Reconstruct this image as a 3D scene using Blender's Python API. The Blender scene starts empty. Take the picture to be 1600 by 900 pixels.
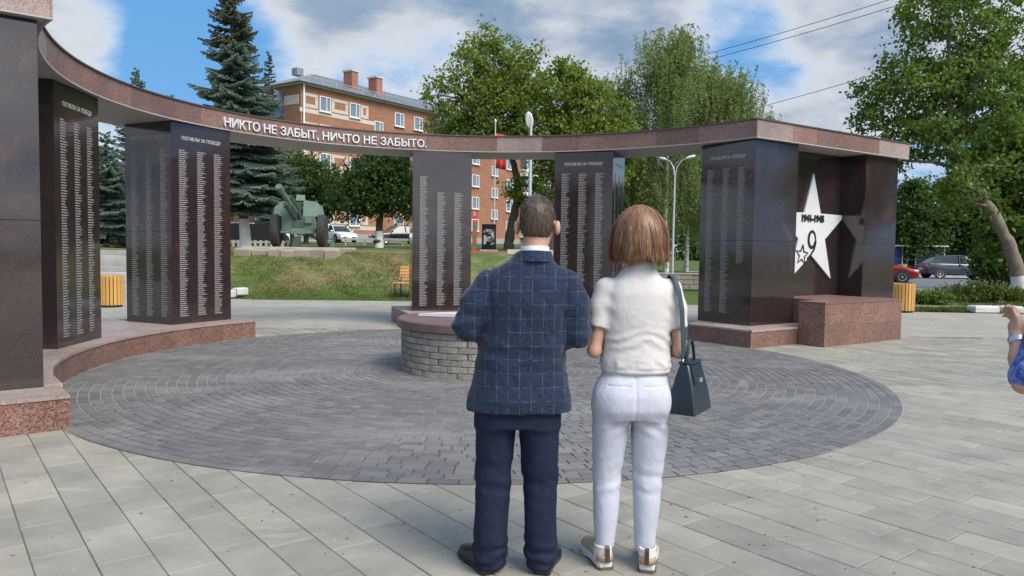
import bpy, bmesh, math, random
import numpy as np
from mathutils import Vector, Matrix, Quaternion, noise as mnoise

random.seed(7)
rng = np.random.default_rng(7)
R = math.radians
scene = bpy.context.scene
COL = scene.collection

# ------------------------------------------------------------------ camera
cam_d = bpy.data.cameras.new('camera'); cam = bpy.data.objects.new('camera', cam_d); COL.objects.link(cam)
cam_d.sensor_width = 36.0; cam_d.lens = 36.0 * 1190 / 1600
cam_d.clip_start = 0.05; cam_d.clip_end = 2000
cam.matrix_world = (Matrix.Translation((0, 0, 1.52)) @ Matrix.Rotation(R(90) - math.atan(62 / 1190), 4, 'X')
                    @ Matrix.Rotation(0.0135, 4, 'Z'))
scene.camera = cam

# ------------------------------------------------------------------ exposure
scene.view_settings.view_transform = 'Standard'
scene.view_settings.look = 'None'
scene.view_settings.gamma = 1.0
scene.view_settings.exposure = EXPOSURE = 1.05
scene.view_settings.use_curve_mapping = False
scene.cycles.max_bounces = 6
scene.cycles.diffuse_bounces = 2
scene.cycles.glossy_bounces = 3
scene.cycles.transmission_bounces = 4
scene.cycles.transparent_max_bounces = 6
scene.cycles.use_denoising = True
scene.cycles.sample_clamp_indirect = 6

# ------------------------------------------------------------------ sun
SUN_AZ = Vector((0.62, -0.55, 0)).normalized()      # direction towards the sun, on the ground
SUN_EL = R(48)
sun_d = bpy.data.lights.new('sun', 'SUN'); sun = bpy.data.objects.new('sun', sun_d); COL.objects.link(sun)
sun_d.energy = 2.0; sun_d.angle = R(34); sun_d.color = (1.0, 0.92, 0.82)
to_sun = Vector((SUN_AZ.x * math.cos(SUN_EL), SUN_AZ.y * math.cos(SUN_EL), math.sin(SUN_EL)))
sun.rotation_euler = to_sun.to_track_quat('Z', 'Y').to_euler()
sun.location = (20, -20, 40)


# ------------------------------------------------------------------ node helper
class NT:
    def __init__(s, tree):
        s.t = tree; s.n = tree.nodes; s.l = tree.links
    def new(s, kind, **kw):
        nd = s.n.new(kind)
        for k, v in kw.items():
            setattr(nd, k, v)
        return nd
    def put(s, sock, v):
        if hasattr(v, 'is_output') or isinstance(v, bpy.types.NodeSocket):
            s.l.new(v, sock)
        else:
            if isinstance(v, (tuple, list)) and len(v) == 3 and sock.type == 'RGBA':
                v = (*v, 1)
            sock.default_value = v
    def math(s, op, a, b=0.0, c=None, clamp=False):
        nd = s.new('ShaderNodeMath', operation=op, use_clamp=clamp)
        s.put(nd.inputs[0], a); s.put(nd.inputs[1], b)
        if c is not None: s.put(nd.inputs[2], c)
        return nd.outputs[0]
    def vmath(s, op, a, b=None, scale=None):
        nd = s.new('ShaderNodeVectorMath', operation=op)
        s.put(nd.inputs[0], a)
        if b is not None: s.put(nd.inputs[1], b)
        if scale is not None: s.put(nd.inputs['Scale'], scale)
        return nd.outputs['Value'] if op in ('DOT_PRODUCT', 'LENGTH', 'DISTANCE') else nd.outputs[0]
    def noise(s, vec=None, scale=5.0, detail=4.0, rough=0.55, dist=0.0, out=0):
        nd = s.new('ShaderNodeTexNoise')
        if vec is not None: s.l.new(vec, nd.inputs['Vector'])
        nd.inputs['Scale'].default_value = scale; nd.inputs['Detail'].default_value = detail
        nd.inputs['Roughness'].default_value = rough; nd.inputs['Distortion'].default_value = dist
        return nd.outputs[out]
    def voro(s, vec, scale, feature='F1', out='Distance', rnd=1.0):
        nd = s.new('ShaderNodeTexVoronoi', feature=feature)
        s.l.new(vec, nd.inputs['Vector']); nd.inputs['Scale'].default_value = scale
        nd.inputs['Randomness'].default_value = rnd
        return nd.outputs[out]
    def ramp(s, fac, stops, interp='LINEAR'):
        nd = s.new('ShaderNodeValToRGB'); cr = nd.color_ramp; cr.interpolation = interp
        while len(cr.elements) > 1: cr.elements.remove(cr.elements[-1])
        for i, (p, c) in enumerate(stops):
            e = cr.elements[0] if i == 0 else cr.elements.new(p)
            e.position = p
            e.color = (*c, 1) if isinstance(c, (tuple, list)) else (c, c, c, 1)
        s.l.new(fac, nd.inputs[0])
        return nd.outputs[0]
    def mix(s, fac, a, b, blend='MIX'):
        nd = s.new('ShaderNodeMix', data_type='RGBA', blend_type=blend)
        s.put(nd.inputs[0], fac); s.put(nd.inputs[6], a); s.put(nd.inputs[7], b)
        return nd.outputs[2]
    def maprange(s, v, a, b, c=0.0, d=1.0, smooth=False):
        nd = s.new('ShaderNodeMapRange'); nd.interpolation_type = 'SMOOTHSTEP' if smooth else 'LINEAR'
        s.put(nd.inputs[0], v)
        for i, q in enumerate((a, b, c, d)): s.put(nd.inputs[1 + i], q)
        return nd.outputs[0]
    def bump(s, h, strength=0.3, dist=0.01):
        nd = s.new('ShaderNodeBump'); nd.inputs['Strength'].default_value = strength
        nd.inputs['Distance'].default_value = dist; s.l.new(h, nd.inputs['Height'])
        return nd.outputs[0]
    def pos(s): return s.new('ShaderNodeNewGeometry').outputs['Position']
    def obj(s): return s.new('ShaderNodeTexCoord').outputs['Object']
    def island(s): return s.new('ShaderNodeNewGeometry').outputs['Random Per Island']
    def orand(s): return s.new('ShaderNodeObjectInfo').outputs['Random']
    def piece(s):
        return s.math('FRACT', s.math('ADD', s.math('MULTIPLY', s.island(), 7.31), s.math('MULTIPLY', s.orand(), 13.7)))
    def mapping(s, vec, scale=(1, 1, 1), rot=(0, 0, 0), loc=(0, 0, 0)):
        nd = s.new('ShaderNodeMapping'); s.l.new(vec, nd.inputs[0])
        nd.inputs['Location'].default_value = loc; nd.inputs['Rotation'].default_value = rot; nd.inputs['Scale'].default_value = scale
        return nd.outputs[0]


# ------------------------------------------------------------------ world: sky with clouds
world = bpy.data.worlds.new('World'); scene.world = world; world.use_nodes = True
W = NT(world.node_tree); W.n.clear()
sky = W.new('ShaderNodeTexSky', sky_type='NISHITA'); sky.sun_disc = False
sky.sun_elevation = SUN_EL; sky.sun_rotation = math.atan2(SUN_AZ.x, SUN_AZ.y)
sky.air_density = 1.0; sky.dust_density = 0.6; sky.ozone_density = 1.6
dirv = W.vmath('NORMALIZE', W.new('ShaderNodeTexCoord').outputs['Generated'])
sp = W.new('ShaderNodeSeparateXYZ'); W.l.new(dirv, sp.inputs[0])
zz = W.math('ADD', W.math('MAXIMUM', sp.outputs[2], 0.0), 0.30)
cb = W.new('ShaderNodeCombineXYZ')
W.l.new(W.math('DIVIDE', sp.outputs[0], zz), cb.inputs[0]); W.l.new(W.math('DIVIDE', sp.outputs[1], zz), cb.inputs[1])
W.l.new(W.math('MULTIPLY', sp.outputs[2], 1.2), cb.inputs[2])
cp = cb.outputs[0]
n1 = W.noise(W.mapping(cp, loc=(3.1, 1.7, 0.4)), 0.75, 9, 0.56, 0.25)
n1 = W.math('ADD', n1, W.math('MULTIPLY', W.math('SUBTRACT', W.noise(W.mapping(cp, loc=(1.2, 7.7, 3.4)), 3.2, 8, 0.6, 0.3), 0.5), 0.42))
def camdir(px, py):
    v = cam.matrix_world.to_3x3() @ Vector(((px - 800) / 1190, -(py - 450) / 1190, -1))
    return v.normalized()
# the cloud banks seen over the square (+) and the blue between them (-)
cover = n1
for px, py, rad, amt in [(850, 10, 24, .16), (1060, 30, 9, .07), (470, 30, 10, .12), (80, 30, 7, .16), (250, 70, 11, -.17), (40, 130, 8, .05),
                         (650, 140, 8, -.14), (1150, 45, 4.5, -.10), (1290, 110, 9, .15), (1185, 110, 4, -.10), (1480, 20, 12, .12),
                         (560, 180, 7, -.08), (330, 140, 7, -.12)]:
    dt = W.vmath('DOT_PRODUCT', dirv, tuple(camdir(px, py)))
    blob = W.maprange(dt, math.cos(R(rad)), 1.0, 0, 1, True)
    cover = W.math('ADD', cover, W.math('MULTIPLY', blob, amt))
mask = W.maprange(cover, 0.42, 0.63, 0, 1, True)
# thick parts are grey underneath, thin rims bright
thick = W.maprange(cover, 0.50, 0.72, 0, 1, True)
n2 = W.noise(W.mapping(cp, loc=(0.3, 5.7, 2.4)), 2.2, 6, 0.55, 0.2)
thick = W.math('MULTIPLY', thick, W.maprange(n2, 0.25, 0.62, 0.55, 1.0, True))
CL = 1.0
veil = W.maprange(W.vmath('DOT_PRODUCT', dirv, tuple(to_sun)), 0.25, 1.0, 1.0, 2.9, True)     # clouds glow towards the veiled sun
cloudcol = W.mix(thick, (4.5, 4.42, 4.3, 1), (1.05, 1.6, 2.4, 1))
skycol = W.mix(0.75, W.vmath('SCALE', sky.outputs[0], scale=0.55), (0.62, 2.05, 4.2, 1))
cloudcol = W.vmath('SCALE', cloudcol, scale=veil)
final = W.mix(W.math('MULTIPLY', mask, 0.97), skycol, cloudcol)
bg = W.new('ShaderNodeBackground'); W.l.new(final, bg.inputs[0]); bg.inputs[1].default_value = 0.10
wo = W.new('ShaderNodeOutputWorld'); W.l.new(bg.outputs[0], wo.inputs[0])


# ------------------------------------------------------------------ materials
MATS = {}
def mat(name, col=(0.5, 0.5, 0.5), rough=0.6, metal=0.0, spec=0.5, build=None, **kw):
    m = bpy.data.materials.new(name); m.use_nodes = True
    t = NT(m.node_tree); b = t.n['Principled BSDF']
    b.inputs['Base Color'].default_value = (*col, 1); b.inputs['Roughness'].default_value = rough
    b.inputs['Metallic'].default_value = metal; b.inputs['Specular IOR Level'].default_value = spec
    for k, v in kw.items(): b.inputs[k].default_value = v
    if build: build(t, b)
    MATS[name] = m
    return m

def varied(name, c1, c2, scale=6, rough=0.6, bump=0.15, bscale=60, spec=0.5, metal=0.0, piece=0.0, coords='pos', bdist=0.004):
    def f(t, b):
        p = t.pos() if coords == 'pos' else t.obj()
        n = t.noise(p, scale, 6, 0.6)
        c = t.mix(t.maprange(n, 0.3, 0.7), c1, c2)
        if piece:
            k = t.maprange(t.piece(), 0, 1, 1 - piece, 1 + piece)
            c = t.mix(1.0, c, t.vmath('SCALE', (1, 1, 1), scale=k), 'MULTIPLY')
        t.l.new(c, b.inputs['Base Color'])
        if bump: t.l.new(t.bump(t.noise(p, bscale, 4, 0.6), bump, bdist), b.inputs['Normal'])
    return mat(name, c1, rough, metal, spec, f)

def granite(name, base, dark, light, grain=95, rough=0.32, piece=0.22, gloss_var=0.1):
    def f(t, b):
        p = t.pos()
        v = t.voro(p, grain, out='Color'); s = t.new('ShaderNodeSeparateColor'); t.l.new(v, s.inputs[0])
        c = t.ramp(s.outputs[0], [(0, dark), (0.24, dark), (0.3, base), (0.72, tuple(x * 1.2 for x in base)), (0.8, light), (1, light)])
        v2 = t.voro(p, grain * 2.6, out='Color'); s2 = t.new('ShaderNodeSeparateColor'); t.l.new(v2, s2.inputs[0])
        c = t.mix(0.4, c, t.ramp(s2.outputs[1], [(0, dark), (0.3, base), (0.8, base), (0.9, light)]))
        cl = t.maprange(t.noise(p, 2.3, 4, 0.6), 0.3, 0.7, 0.85, 1.13)
        k = t.math('MULTIPLY', cl, t.maprange(t.piece(), 0, 1, 1 - piece, 1 + piece))
        c = t.mix(1.0, c, t.vmath('SCALE', (1, 1, 1), scale=k), 'MULTIPLY')
        t.l.new(c, b.inputs['Base Color'])
        t.l.new(t.maprange(t.noise(p, 7, 4), 0.3, 0.7, rough - gloss_var / 2, rough + gloss_var), b.inputs['Roughness'])
    return mat(name, base, rough, 0, 0.5, f)

granite('plinth_granite', (0.185, 0.090, 0.068), (0.038, 0.029, 0.029), (0.32, 0.215, 0.175), 85, 0.38, 0.12)
granite('red_granite', (0.22, 0.092, 0.066), (0.03, 0.027, 0.028), (0.30, 0.235, 0.205), 80, 0.3, 0.08)
granite('lintel_granite', (0.185, 0.092, 0.073), (0.055, 0.04, 0.037), (0.31, 0.215, 0.185), 110, 0.4, 0.2)
granite('pale_granite', (0.27, 0.195, 0.175), (0.15, 0.11, 0.10), (0.38, 0.32, 0.29), 110, 0.4, 0.12)
granite('plinth_top_granite', (0.33, 0.255, 0.225), (0.18, 0.135, 0.12), (0.44, 0.385, 0.345), 100, 0.45, 0.1)

def dark_stone(t, b):
    p = t.pos()
    v = t.voro(p, 300, out='Color'); s = t.new('ShaderNodeSeparateColor'); t.l.new(v, s.inputs[0])
    c = t.ramp(s.outputs[0], [(0, (0.010, 0.008, 0.009)), (0.55, (0.026, 0.017, 0.019)), (0.85, (0.046, 0.028, 0.028)), (0.97, (0.075, 0.05, 0.046))])
    vein = t.noise(t.mapping(p, scale=(1, 1, 0.45)), 1.5, 6, 0.65, 1.4)
    vm = t.math('MULTIPLY', t.maprange(vein, 0.56, 0.72, 0, 1, True), 0.55)
    c = t.mix(vm, c, (0.085, 0.04, 0.028))
    t.l.new(c, b.inputs['Base Color'])
    t.l.new(t.maprange(t.noise(p, 3, 5), 0.35, 0.7, 0.05, 0.16), b.inputs['Roughness'])
    t.l.new(t.bump(t.noise(p, 2.2, 2), 0.02, 0.02), b.inputs['Normal'])
mat('dark_granite', (0.02, 0.016, 0.017), 0.08, 0, 0.5, dark_stone, **{'IOR': 1.72})
mat('engraving', (0.235, 0.23, 0.225), 0.7)
mat('heading_paint', (0.62, 0.61, 0.58), 0.6)
varied('lintel_soffit', (0.40, 0.38, 0.36), (0.33, 0.31, 0.29), 3, 0.7)
mat('flashing', (0.12, 0.09, 0.08), 0.45, 0.4)
mat('letter_metal', (0.62, 0.63, 0.64), 0.4, 0.15)
varied('white_star', (0.60, 0.62, 0.63), (0.54, 0.555, 0.57), 3, 0.5, 0.05)
mat('black_paint', (0.012, 0.012, 0.013), 0.4)

def slab_mat(t, b):
    p = t.pos()
    pc = t.piece()
    base = t.ramp(pc, [(0, (0.245, 0.232, 0.198)), (0.3, (0.275, 0.259, 0.220)), (0.7, (0.292, 0.274, 0.230)), (0.93, (0.325, 0.303, 0.25)), (1, (0.25, 0.24, 0.215))])
    n = t.noise(p, 2.1, 6, 0.62); c = t.mix(1.0, base, t.vmath('SCALE', (1, 1, 1), scale=t.maprange(n, 0.3, 0.7, 0.78, 1.15)), 'MULTIPLY')
    n2 = t.noise(t.mapping(p, scale=(1, 1, 1), rot=(0, 0, 0.9)), 11, 6, 0.68)
    c = t.mix(t.math('MULTIPLY', t.maprange(n2, 0.57, 0.74, 0, 1, True), 0.35), c, (0.44, 0.435, 0.41))
    c = t.mix(t.math('MULTIPLY', t.maprange(n2, 0.42, 0.28, 0, 1, True), 0.35), c, (0.17, 0.175, 0.165))
    n3 = t.noise(t.mapping(p, scale=(0.5, 2.2, 1), rot=(0, 0, 0.2)), 1.6, 7, 0.7)
    c = t.mix(t.math('MULTIPLY', t.maprange(n3, 0.61, 0.73, 0, 1, True), 0.55), c, (0.46, 0.455, 0.44))
    n5 = t.noise(p, 0.8, 6, 0.7); c = t.mix(t.math('MULTIPLY', t.maprange(n5, 0.55, 0.7, 0, 1, True), 0.35), c, (0.185, 0.18, 0.165))
    sp_ = t.voro(p, 8.0); sz = t.voro(p, 8.0, out='Color'); s3 = t.new('ShaderNodeSeparateColor'); t.l.new(sz, s3.inputs[0])
    spot = t.math('MULTIPLY', t.math('LESS_THAN', sp_, 0.085), t.math('GREATER_THAN', s3.outputs[0], 0.72))
    c = t.mix(t.math('MULTIPLY', spot, 0.75), c, (0.075, 0.07, 0.065))
    g = t.noise(p, 230, 3, 0.6)
    c = t.mix(1.0, c, t.vmath('SCALE', (1, 1, 1), scale=t.maprange(g, 0.3, 0.7, 0.9, 1.1)), 'MULTIPLY')
    t.l.new(c, b.inputs['Base Color'])
    t.l.new(t.bump(t.math('ADD', g, t.math('MULTIPLY', n2, 1.5)), 0.25, 0.003), b.inputs['Normal'])
mat('paving_slab', (0.29, 0.29, 0.27), 0.72, 0, 0.4, slab_mat)

def paver_mat(t, b):
    p = t.pos()
    base = t.ramp(t.piece(), [(0, (0.112, 0.108, 0.108)), (0.5, (0.134, 0.129, 0.128)), (0.9, (0.152, 0.147, 0.144)), (1, (0.175, 0.168, 0.16))])
    n3 = t.noise(t.mapping(p, scale=(0.8, 1.5, 1)), 0.75, 7, 0.66)
    c = t.mix(t.math('MULTIPLY', t.maprange(n3, 0.48, 0.64, 0, 1, True), 0.34), base, (0.27, 0.265, 0.255))
    n2 = t.noise(p, 14, 6, 0.7)
    n4 = t.noise(t.mapping(p, scale=(1.4, 1, 1), rot=(0, 0, .5)), 2.6, 8, 0.75)
    c = t.mix(t.math('MULTIPLY', t.maprange(n4, 0.58, 0.70, 0, 1, True), 0.34), c, (0.36, 0.352, 0.335))
    c = t.mix(t.math('MULTIPLY', t.maprange(n2, 0.58, 0.74, 0, 1, True), 0.4), c, (0.38, 0.38, 0.375))
    c = t.mix(1.0, c, t.vmath('SCALE', (1, 1, 1), scale=t.maprange(t.noise(p, 200, 3), 0.3, 0.7, 0.88, 1.12)), 'MULTIPLY')
    t.l.new(c, b.inputs['Base Color'])
    t.l.new(t.bump(n2, 0.2, 0.004), b.inputs['Normal'])
mat('paver', (0.14, 0.145, 0.16), 0.62, 0, 0.45, paver_mat)
def joint_mat(t, b):
    p = t.pos()
    n = t.noise(p, 0.55, 4, 0.6)
    # pale sand washed into the joints towards the back left, dark dirt near the front rim
    s = t.new('ShaderNodeSeparateXYZ'); t.l.new(p, s.inputs[0])
    k = t.math('ADD', n, t.maprange(s.outputs[1], 4.9, 6.6, -0.4, 0.12))
    t.l.new(t.mix(t.maprange(k, 0.38, 0.56, 0, 1, True), (0.075, 0.074, 0.075), (0.29, 0.28, 0.26)), b.inputs['Base Color'])
mat('paver_joint', (0.3, 0.3, 0.29), 0.9, 0, 0.2, joint_mat)
varied('slab_joint', (0.10, 0.095, 0.082), (0.19, 0.18, 0.155), 3, 0.9, 0.0)

def far_paving(t, b):
    p = t.mapping(t.pos(), rot=(0, 0, R(52)))
    br = t.new('ShaderNodeTexBrick'); t.l.new(p, br.inputs['Vector'])
    br.inputs['Scale'].default_value = 1.0; br.inputs['Brick Width'].default_value = 0.49; br.inputs['Row Height'].default_value = 0.245
    br.inputs['Mortar Size'].default_value = 0.005
    br.inputs['Color1'].default_value = (0.30, 0.28, 0.238, 1); br.inputs['Color2'].default_value = (0.335, 0.312, 0.266, 1)
    br.inputs['Mortar'].default_value = (0.13, 0.13, 0.12, 1)
    n = t.noise(t.pos(), 0.9, 7, 0.65)
    c = t.mix(1.0, br.outputs[0], t.vmath('SCALE', (1, 1, 1), scale=t.maprange(n, 0.3, 0.7, 0.85, 1.15)), 'MULTIPLY')
    n3 = t.noise(t.mapping(t.pos(), scale=(0.35, 2.0, 1), rot=(0, 0, 0.15)), 1.1, 7, 0.7)
    c = t.mix(t.math('MULTIPLY', t.maprange(n3, 0.58, 0.72, 0, 1, True), 0.55), c, (0.5, 0.5, 0.49))
    t.l.new(c, b.inputs['Base Color'])
mat('far_paving', (0.3, 0.3, 0.28), 0.7, 0, 0.4, far_paving)

def grass_mat(t, b):
    p = t.pos()
    n = t.noise(p, 0.55, 7, 0.68); n2 = t.noise(p, 3.4, 6, 0.7); n3 = t.noise(t.mapping(p, scale=(1, 0.6, 1)), 26, 4, 0.7)
    dry = t.math('MULTIPLY', t.maprange(t.math('ADD', t.math('MULTIPLY', n, 0.62), t.math('MULTIPLY', n2, 0.38)), 0.40, 0.56, 0, 1, True), 0.95)
    green = t.mix(t.maprange(n3, 0.3, 0.7), (0.05, 0.085, 0.02), (0.11, 0.16, 0.042))
    straw = t.mix(t.maprange(n3, 0.35, 0.65), (0.15, 0.115, 0.055), (0.30, 0.255, 0.125))
    sp_ = t.new('ShaderNodeSeparateXYZ'); t.l.new(p, sp_.inputs[0])
    # the mown foot of the bank is watered and stays green; beyond the trees it is lush again
    foot = t.maprange(sp_.outputs[2], 0.05, 0.32, 0, 1, True)
    far = t.maprange(sp_.outputs[1], 30, 36, 1, 0.25, True)
    dry = t.math('MULTIPLY', t.math('MULTIPLY', dry, foot), far)
    t.l.new(t.mix(dry, green, straw), b.inputs['Base Color'])
    t.l.new(t.bump(n3, 0.6, 0.06), b.inputs['Normal'])
mat('grass', (0.08, 0.13, 0.03), 0.85, 0, 0.2, grass_mat)
def blade_mat(t, b):
    p = t.pos(); n = t.noise(p, 0.55, 7, 0.68); n2 = t.noise(p, 3.4, 6, 0.7); s = t.new('ShaderNodeSeparateXYZ'); t.l.new(p, s.inputs[0])
    dry = t.maprange(t.math('ADD', t.math('MULTIPLY', n, 0.62), t.math('MULTIPLY', n2, 0.38)), 0.42, 0.58, 0, 1, True)
    dry = t.math('MULTIPLY', dry, t.maprange(s.outputs[2], 0.1, 0.42, 0, 1, True))
    g = t.ramp(t.island(), [(0, (0.05, 0.095, 0.018)), (0.6, (0.10, 0.155, 0.035)), (0.9, (0.15, 0.19, 0.05)), (1, (0.2, 0.2, 0.07))])
    d = t.ramp(t.island(), [(0, (0.11, 0.095, 0.04)), (0.5, (0.20, 0.165, 0.075)), (1, (0.30, 0.25, 0.12))])
    c = t.mix(dry, g, d)
    t.l.new(c, b.inputs['Base Color'])
mat('grass_blade', (0.1, 0.16, 0.04), 0.7, 0, 0.2, blade_mat)
varied('asphalt', (0.11, 0.115, 0.12), (0.15, 0.152, 0.155), 0.8, 0.75, 0.2, 90)
varied('concrete', (0.40, 0.39, 0.37), (0.30, 0.295, 0.28), 3, 0.8, 0.2, 40, piece=0.12)
varied('kerb_white', (0.58, 0.58, 0.56), (0.42, 0.42, 0.40), 4, 0.8, 0.2, 40, piece=0.1)
varied('soil', (0.09, 0.065, 0.045), (0.16, 0.125, 0.08), 2.5, 0.95, 0.5, 20)
varied('platform_stone', (0.33, 0.28, 0.22), (0.24, 0.205, 0.17), 2.2, 0.85, 0.4, 14, piece=0.15, bdist=0.03)

def leaf_mat(name, stops, trans=0.48, rough=0.5):
    m = bpy.data.materials.new(name); m.use_nodes = True; t = NT(m.node_tree); b = t.n['Principled BSDF']
    big = t.noise(t.pos(), 0.6, 3, 0.6)
    k = t.math('ADD', t.math('MULTIPLY', t.island(), 0.65), t.math('MULTIPLY', t.maprange(big, 0.3, 0.7), 0.35))
    c = t.ramp(k, stops); t.l.new(c, b.inputs['Base Color'])
    b.inputs['Roughness'].default_value = rough; b.inputs['Specular IOR Level'].default_value = 0.35
    tr = t.new('ShaderNodeBsdfTranslucent'); t.l.new(t.mix(1.0, c, (1.0, 1.25, 0.5), 'MULTIPLY'), tr.inputs[0])
    mx = t.new('ShaderNodeMixShader'); mx.inputs[0].default_value = trans
    t.l.new(b.outputs[0], mx.inputs[1]); t.l.new(tr.outputs[0], mx.inputs[2])
    t.l.new(mx.outputs[0], t.n['Material Output'].inputs[0]); MATS[name] = m
leaf_mat('maple_leaf', [(0, (0.09, 0.125, 0.025)), (0.5, (0.18, 0.235, 0.05)), (0.85, (0.27, 0.315, 0.07)), (1, (0.35, 0.37, 0.10))])
leaf_mat('dark_leaf', [(0, (0.024, 0.05, 0.012)), (0.5, (0.055, 0.10, 0.024)), (0.9, (0.095, 0.155, 0.038)), (1, (0.13, 0.19, 0.05))])
leaf_mat('elm_leaf', [(0, (0.05, 0.09, 0.018)), (0.5, (0.115, 0.18, 0.038)), (0.85, (0.185, 0.255, 0.06)), (1, (0.26, 0.32, 0.09))])
leaf_mat('birch_leaf', [(0, (0.11, 0.145, 0.05)), (0.5, (0.195, 0.245, 0.095)), (0.85, (0.265, 0.31, 0.14)), (1, (0.36, 0.385, 0.24))])
leaf_mat('spruce_needle', [(0, (0.10, 0.145, 0.13)), (0.45, (0.19, 0.25, 0.23)), (0.8, (0.28, 0.345, 0.325)), (1, (0.36, 0.42, 0.405))], 0.3, 0.6)
leaf_mat('spruce_cone_needle', [(0, (0.08, 0.11, 0.085)), (0.5, (0.15, 0.165, 0.12)), (0.8, (0.23, 0.2, 0.14)), (1, (0.28, 0.25, 0.18))], 0.3, 0.6)
leaf_mat('shrub_leaf', [(0, (0.05, 0.075, 0.015)), (0.5, (0.10, 0.14, 0.03)), (0.85, (0.18, 0.20, 0.045)), (1, (0.27, 0.22, 0.06))])
varied('bark', (0.10, 0.08, 0.06), (0.055, 0.045, 0.036), 9, 0.9, 0.7, 25, bdist=0.03)
varied('grey_bark', (0.24, 0.205, 0.165), (0.15, 0.125, 0.10), 7, 0.9, 0.7, 25, bdist=0.03)
varied('whitewash', (0.84, 0.83, 0.80), (0.66, 0.64, 0.60), 5, 0.9, 0.5, 20, bdist=0.02)
def birch_bark(t, b):
    p = t.mapping(t.pos(), scale=(1, 1, 3.0))
    n = t.noise(p, 3.2, 5, 0.65)
    t.l.new(t.mix(t.maprange(n, 0.55, 0.64, 0, 1, True), (0.52, 0.50, 0.46), (0.06, 0.055, 0.05)), b.inputs['Base Color'])
mat('birch_bark', (0.5, 0.5, 0.46), 0.8, 0, 0.3, birch_bark)


# ------------------------------------------------------------------ mesh helpers
def mesh_from(name, V, F, smooth=False):
    me = bpy.data.meshes.new(name); me.from_pydata([tuple(v) for v in V], [], F); me.validate(clean_customdata=False)
    if smooth: me.polygons.foreach_set('use_smooth', [True] * len(me.polygons))
    me.update(); return me

def quads_mesh(name, V, nper=4, smooth=False):
    """V: (n*nper, 3) array, each nper verts one face"""
    V = np.asarray(V, np.float32).reshape(-1, 3); n = len(V) // nper
    me = bpy.data.meshes.new(name)
    me.vertices.add(len(V)); me.vertices.foreach_set('co', V.ravel())
    me.loops.add(len(V)); me.loops.foreach_set('vertex_index', np.arange(len(V), dtype=np.int32))
    me.polygons.add(n); me.polygons.foreach_set('loop_start', np.arange(0, len(V), nper, dtype=np.int32))
    try: me.polygons.foreach_set('loop_total', np.full(n, nper, np.int32))
    except Exception: pass
    me.polygons.foreach_set('use_smooth', np.full(n, bool(smooth)))
    me.update(calc_edges=True); return me

def indexed_mesh(name, V, F, smooth=True):
    V = np.asarray(V, np.float32); F = np.asarray(F, np.int32); n, k = F.shape
    me = bpy.data.meshes.new(name)
    me.vertices.add(len(V)); me.vertices.foreach_set('co', V.ravel())
    me.loops.add(n * k); me.loops.foreach_set('vertex_index', F.ravel())
    me.polygons.add(n); me.polygons.foreach_set('loop_start', np.arange(0, n * k, k, dtype=np.int32))
    try: me.polygons.foreach_set('loop_total', np.full(n, k, np.int32))
    except Exception: pass
    me.polygons.foreach_set('use_smooth', np.full(n, bool(smooth)))
    me.update(calc_edges=True); return me

def link(name, me, m=None, parent=None, loc=None, rotz=None):
    o = bpy.data.objects.new(name, me); COL.objects.link(o)
    if m is not None and me is not None and len(me.materials) == 0: me.materials.append(MATS[m] if isinstance(m, str) else m)
    if parent is not None: o.parent = parent
    if loc is not None: o.location = loc
    if rotz is not None: o.rotation_euler = (0, 0, rotz)
    return o

def tag(o, label=None, cat=None, group=None, kind=None):
    if label: o['label'] = label
    if cat: o['category'] = cat
    if group: o['group'] = group
    if kind: o['kind'] = kind
    return o

def thing(name, label, cat, loc=(0, 0, 0), rotz=0.0, group=None):
    o = bpy.data.objects.new(name, None); COL.objects.link(o); o.location = loc; o.rotation_euler = (0, 0, rotz)
    o.empty_display_size = 0.2
    return tag(o, label, cat, group)

def copy_tree(o, parent=None):
    c = o.copy(); COL.objects.link(c)
    if parent is not None: c.parent = parent
    for ch in [x for x in o.children]: copy_tree(ch, c)
    return c

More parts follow.
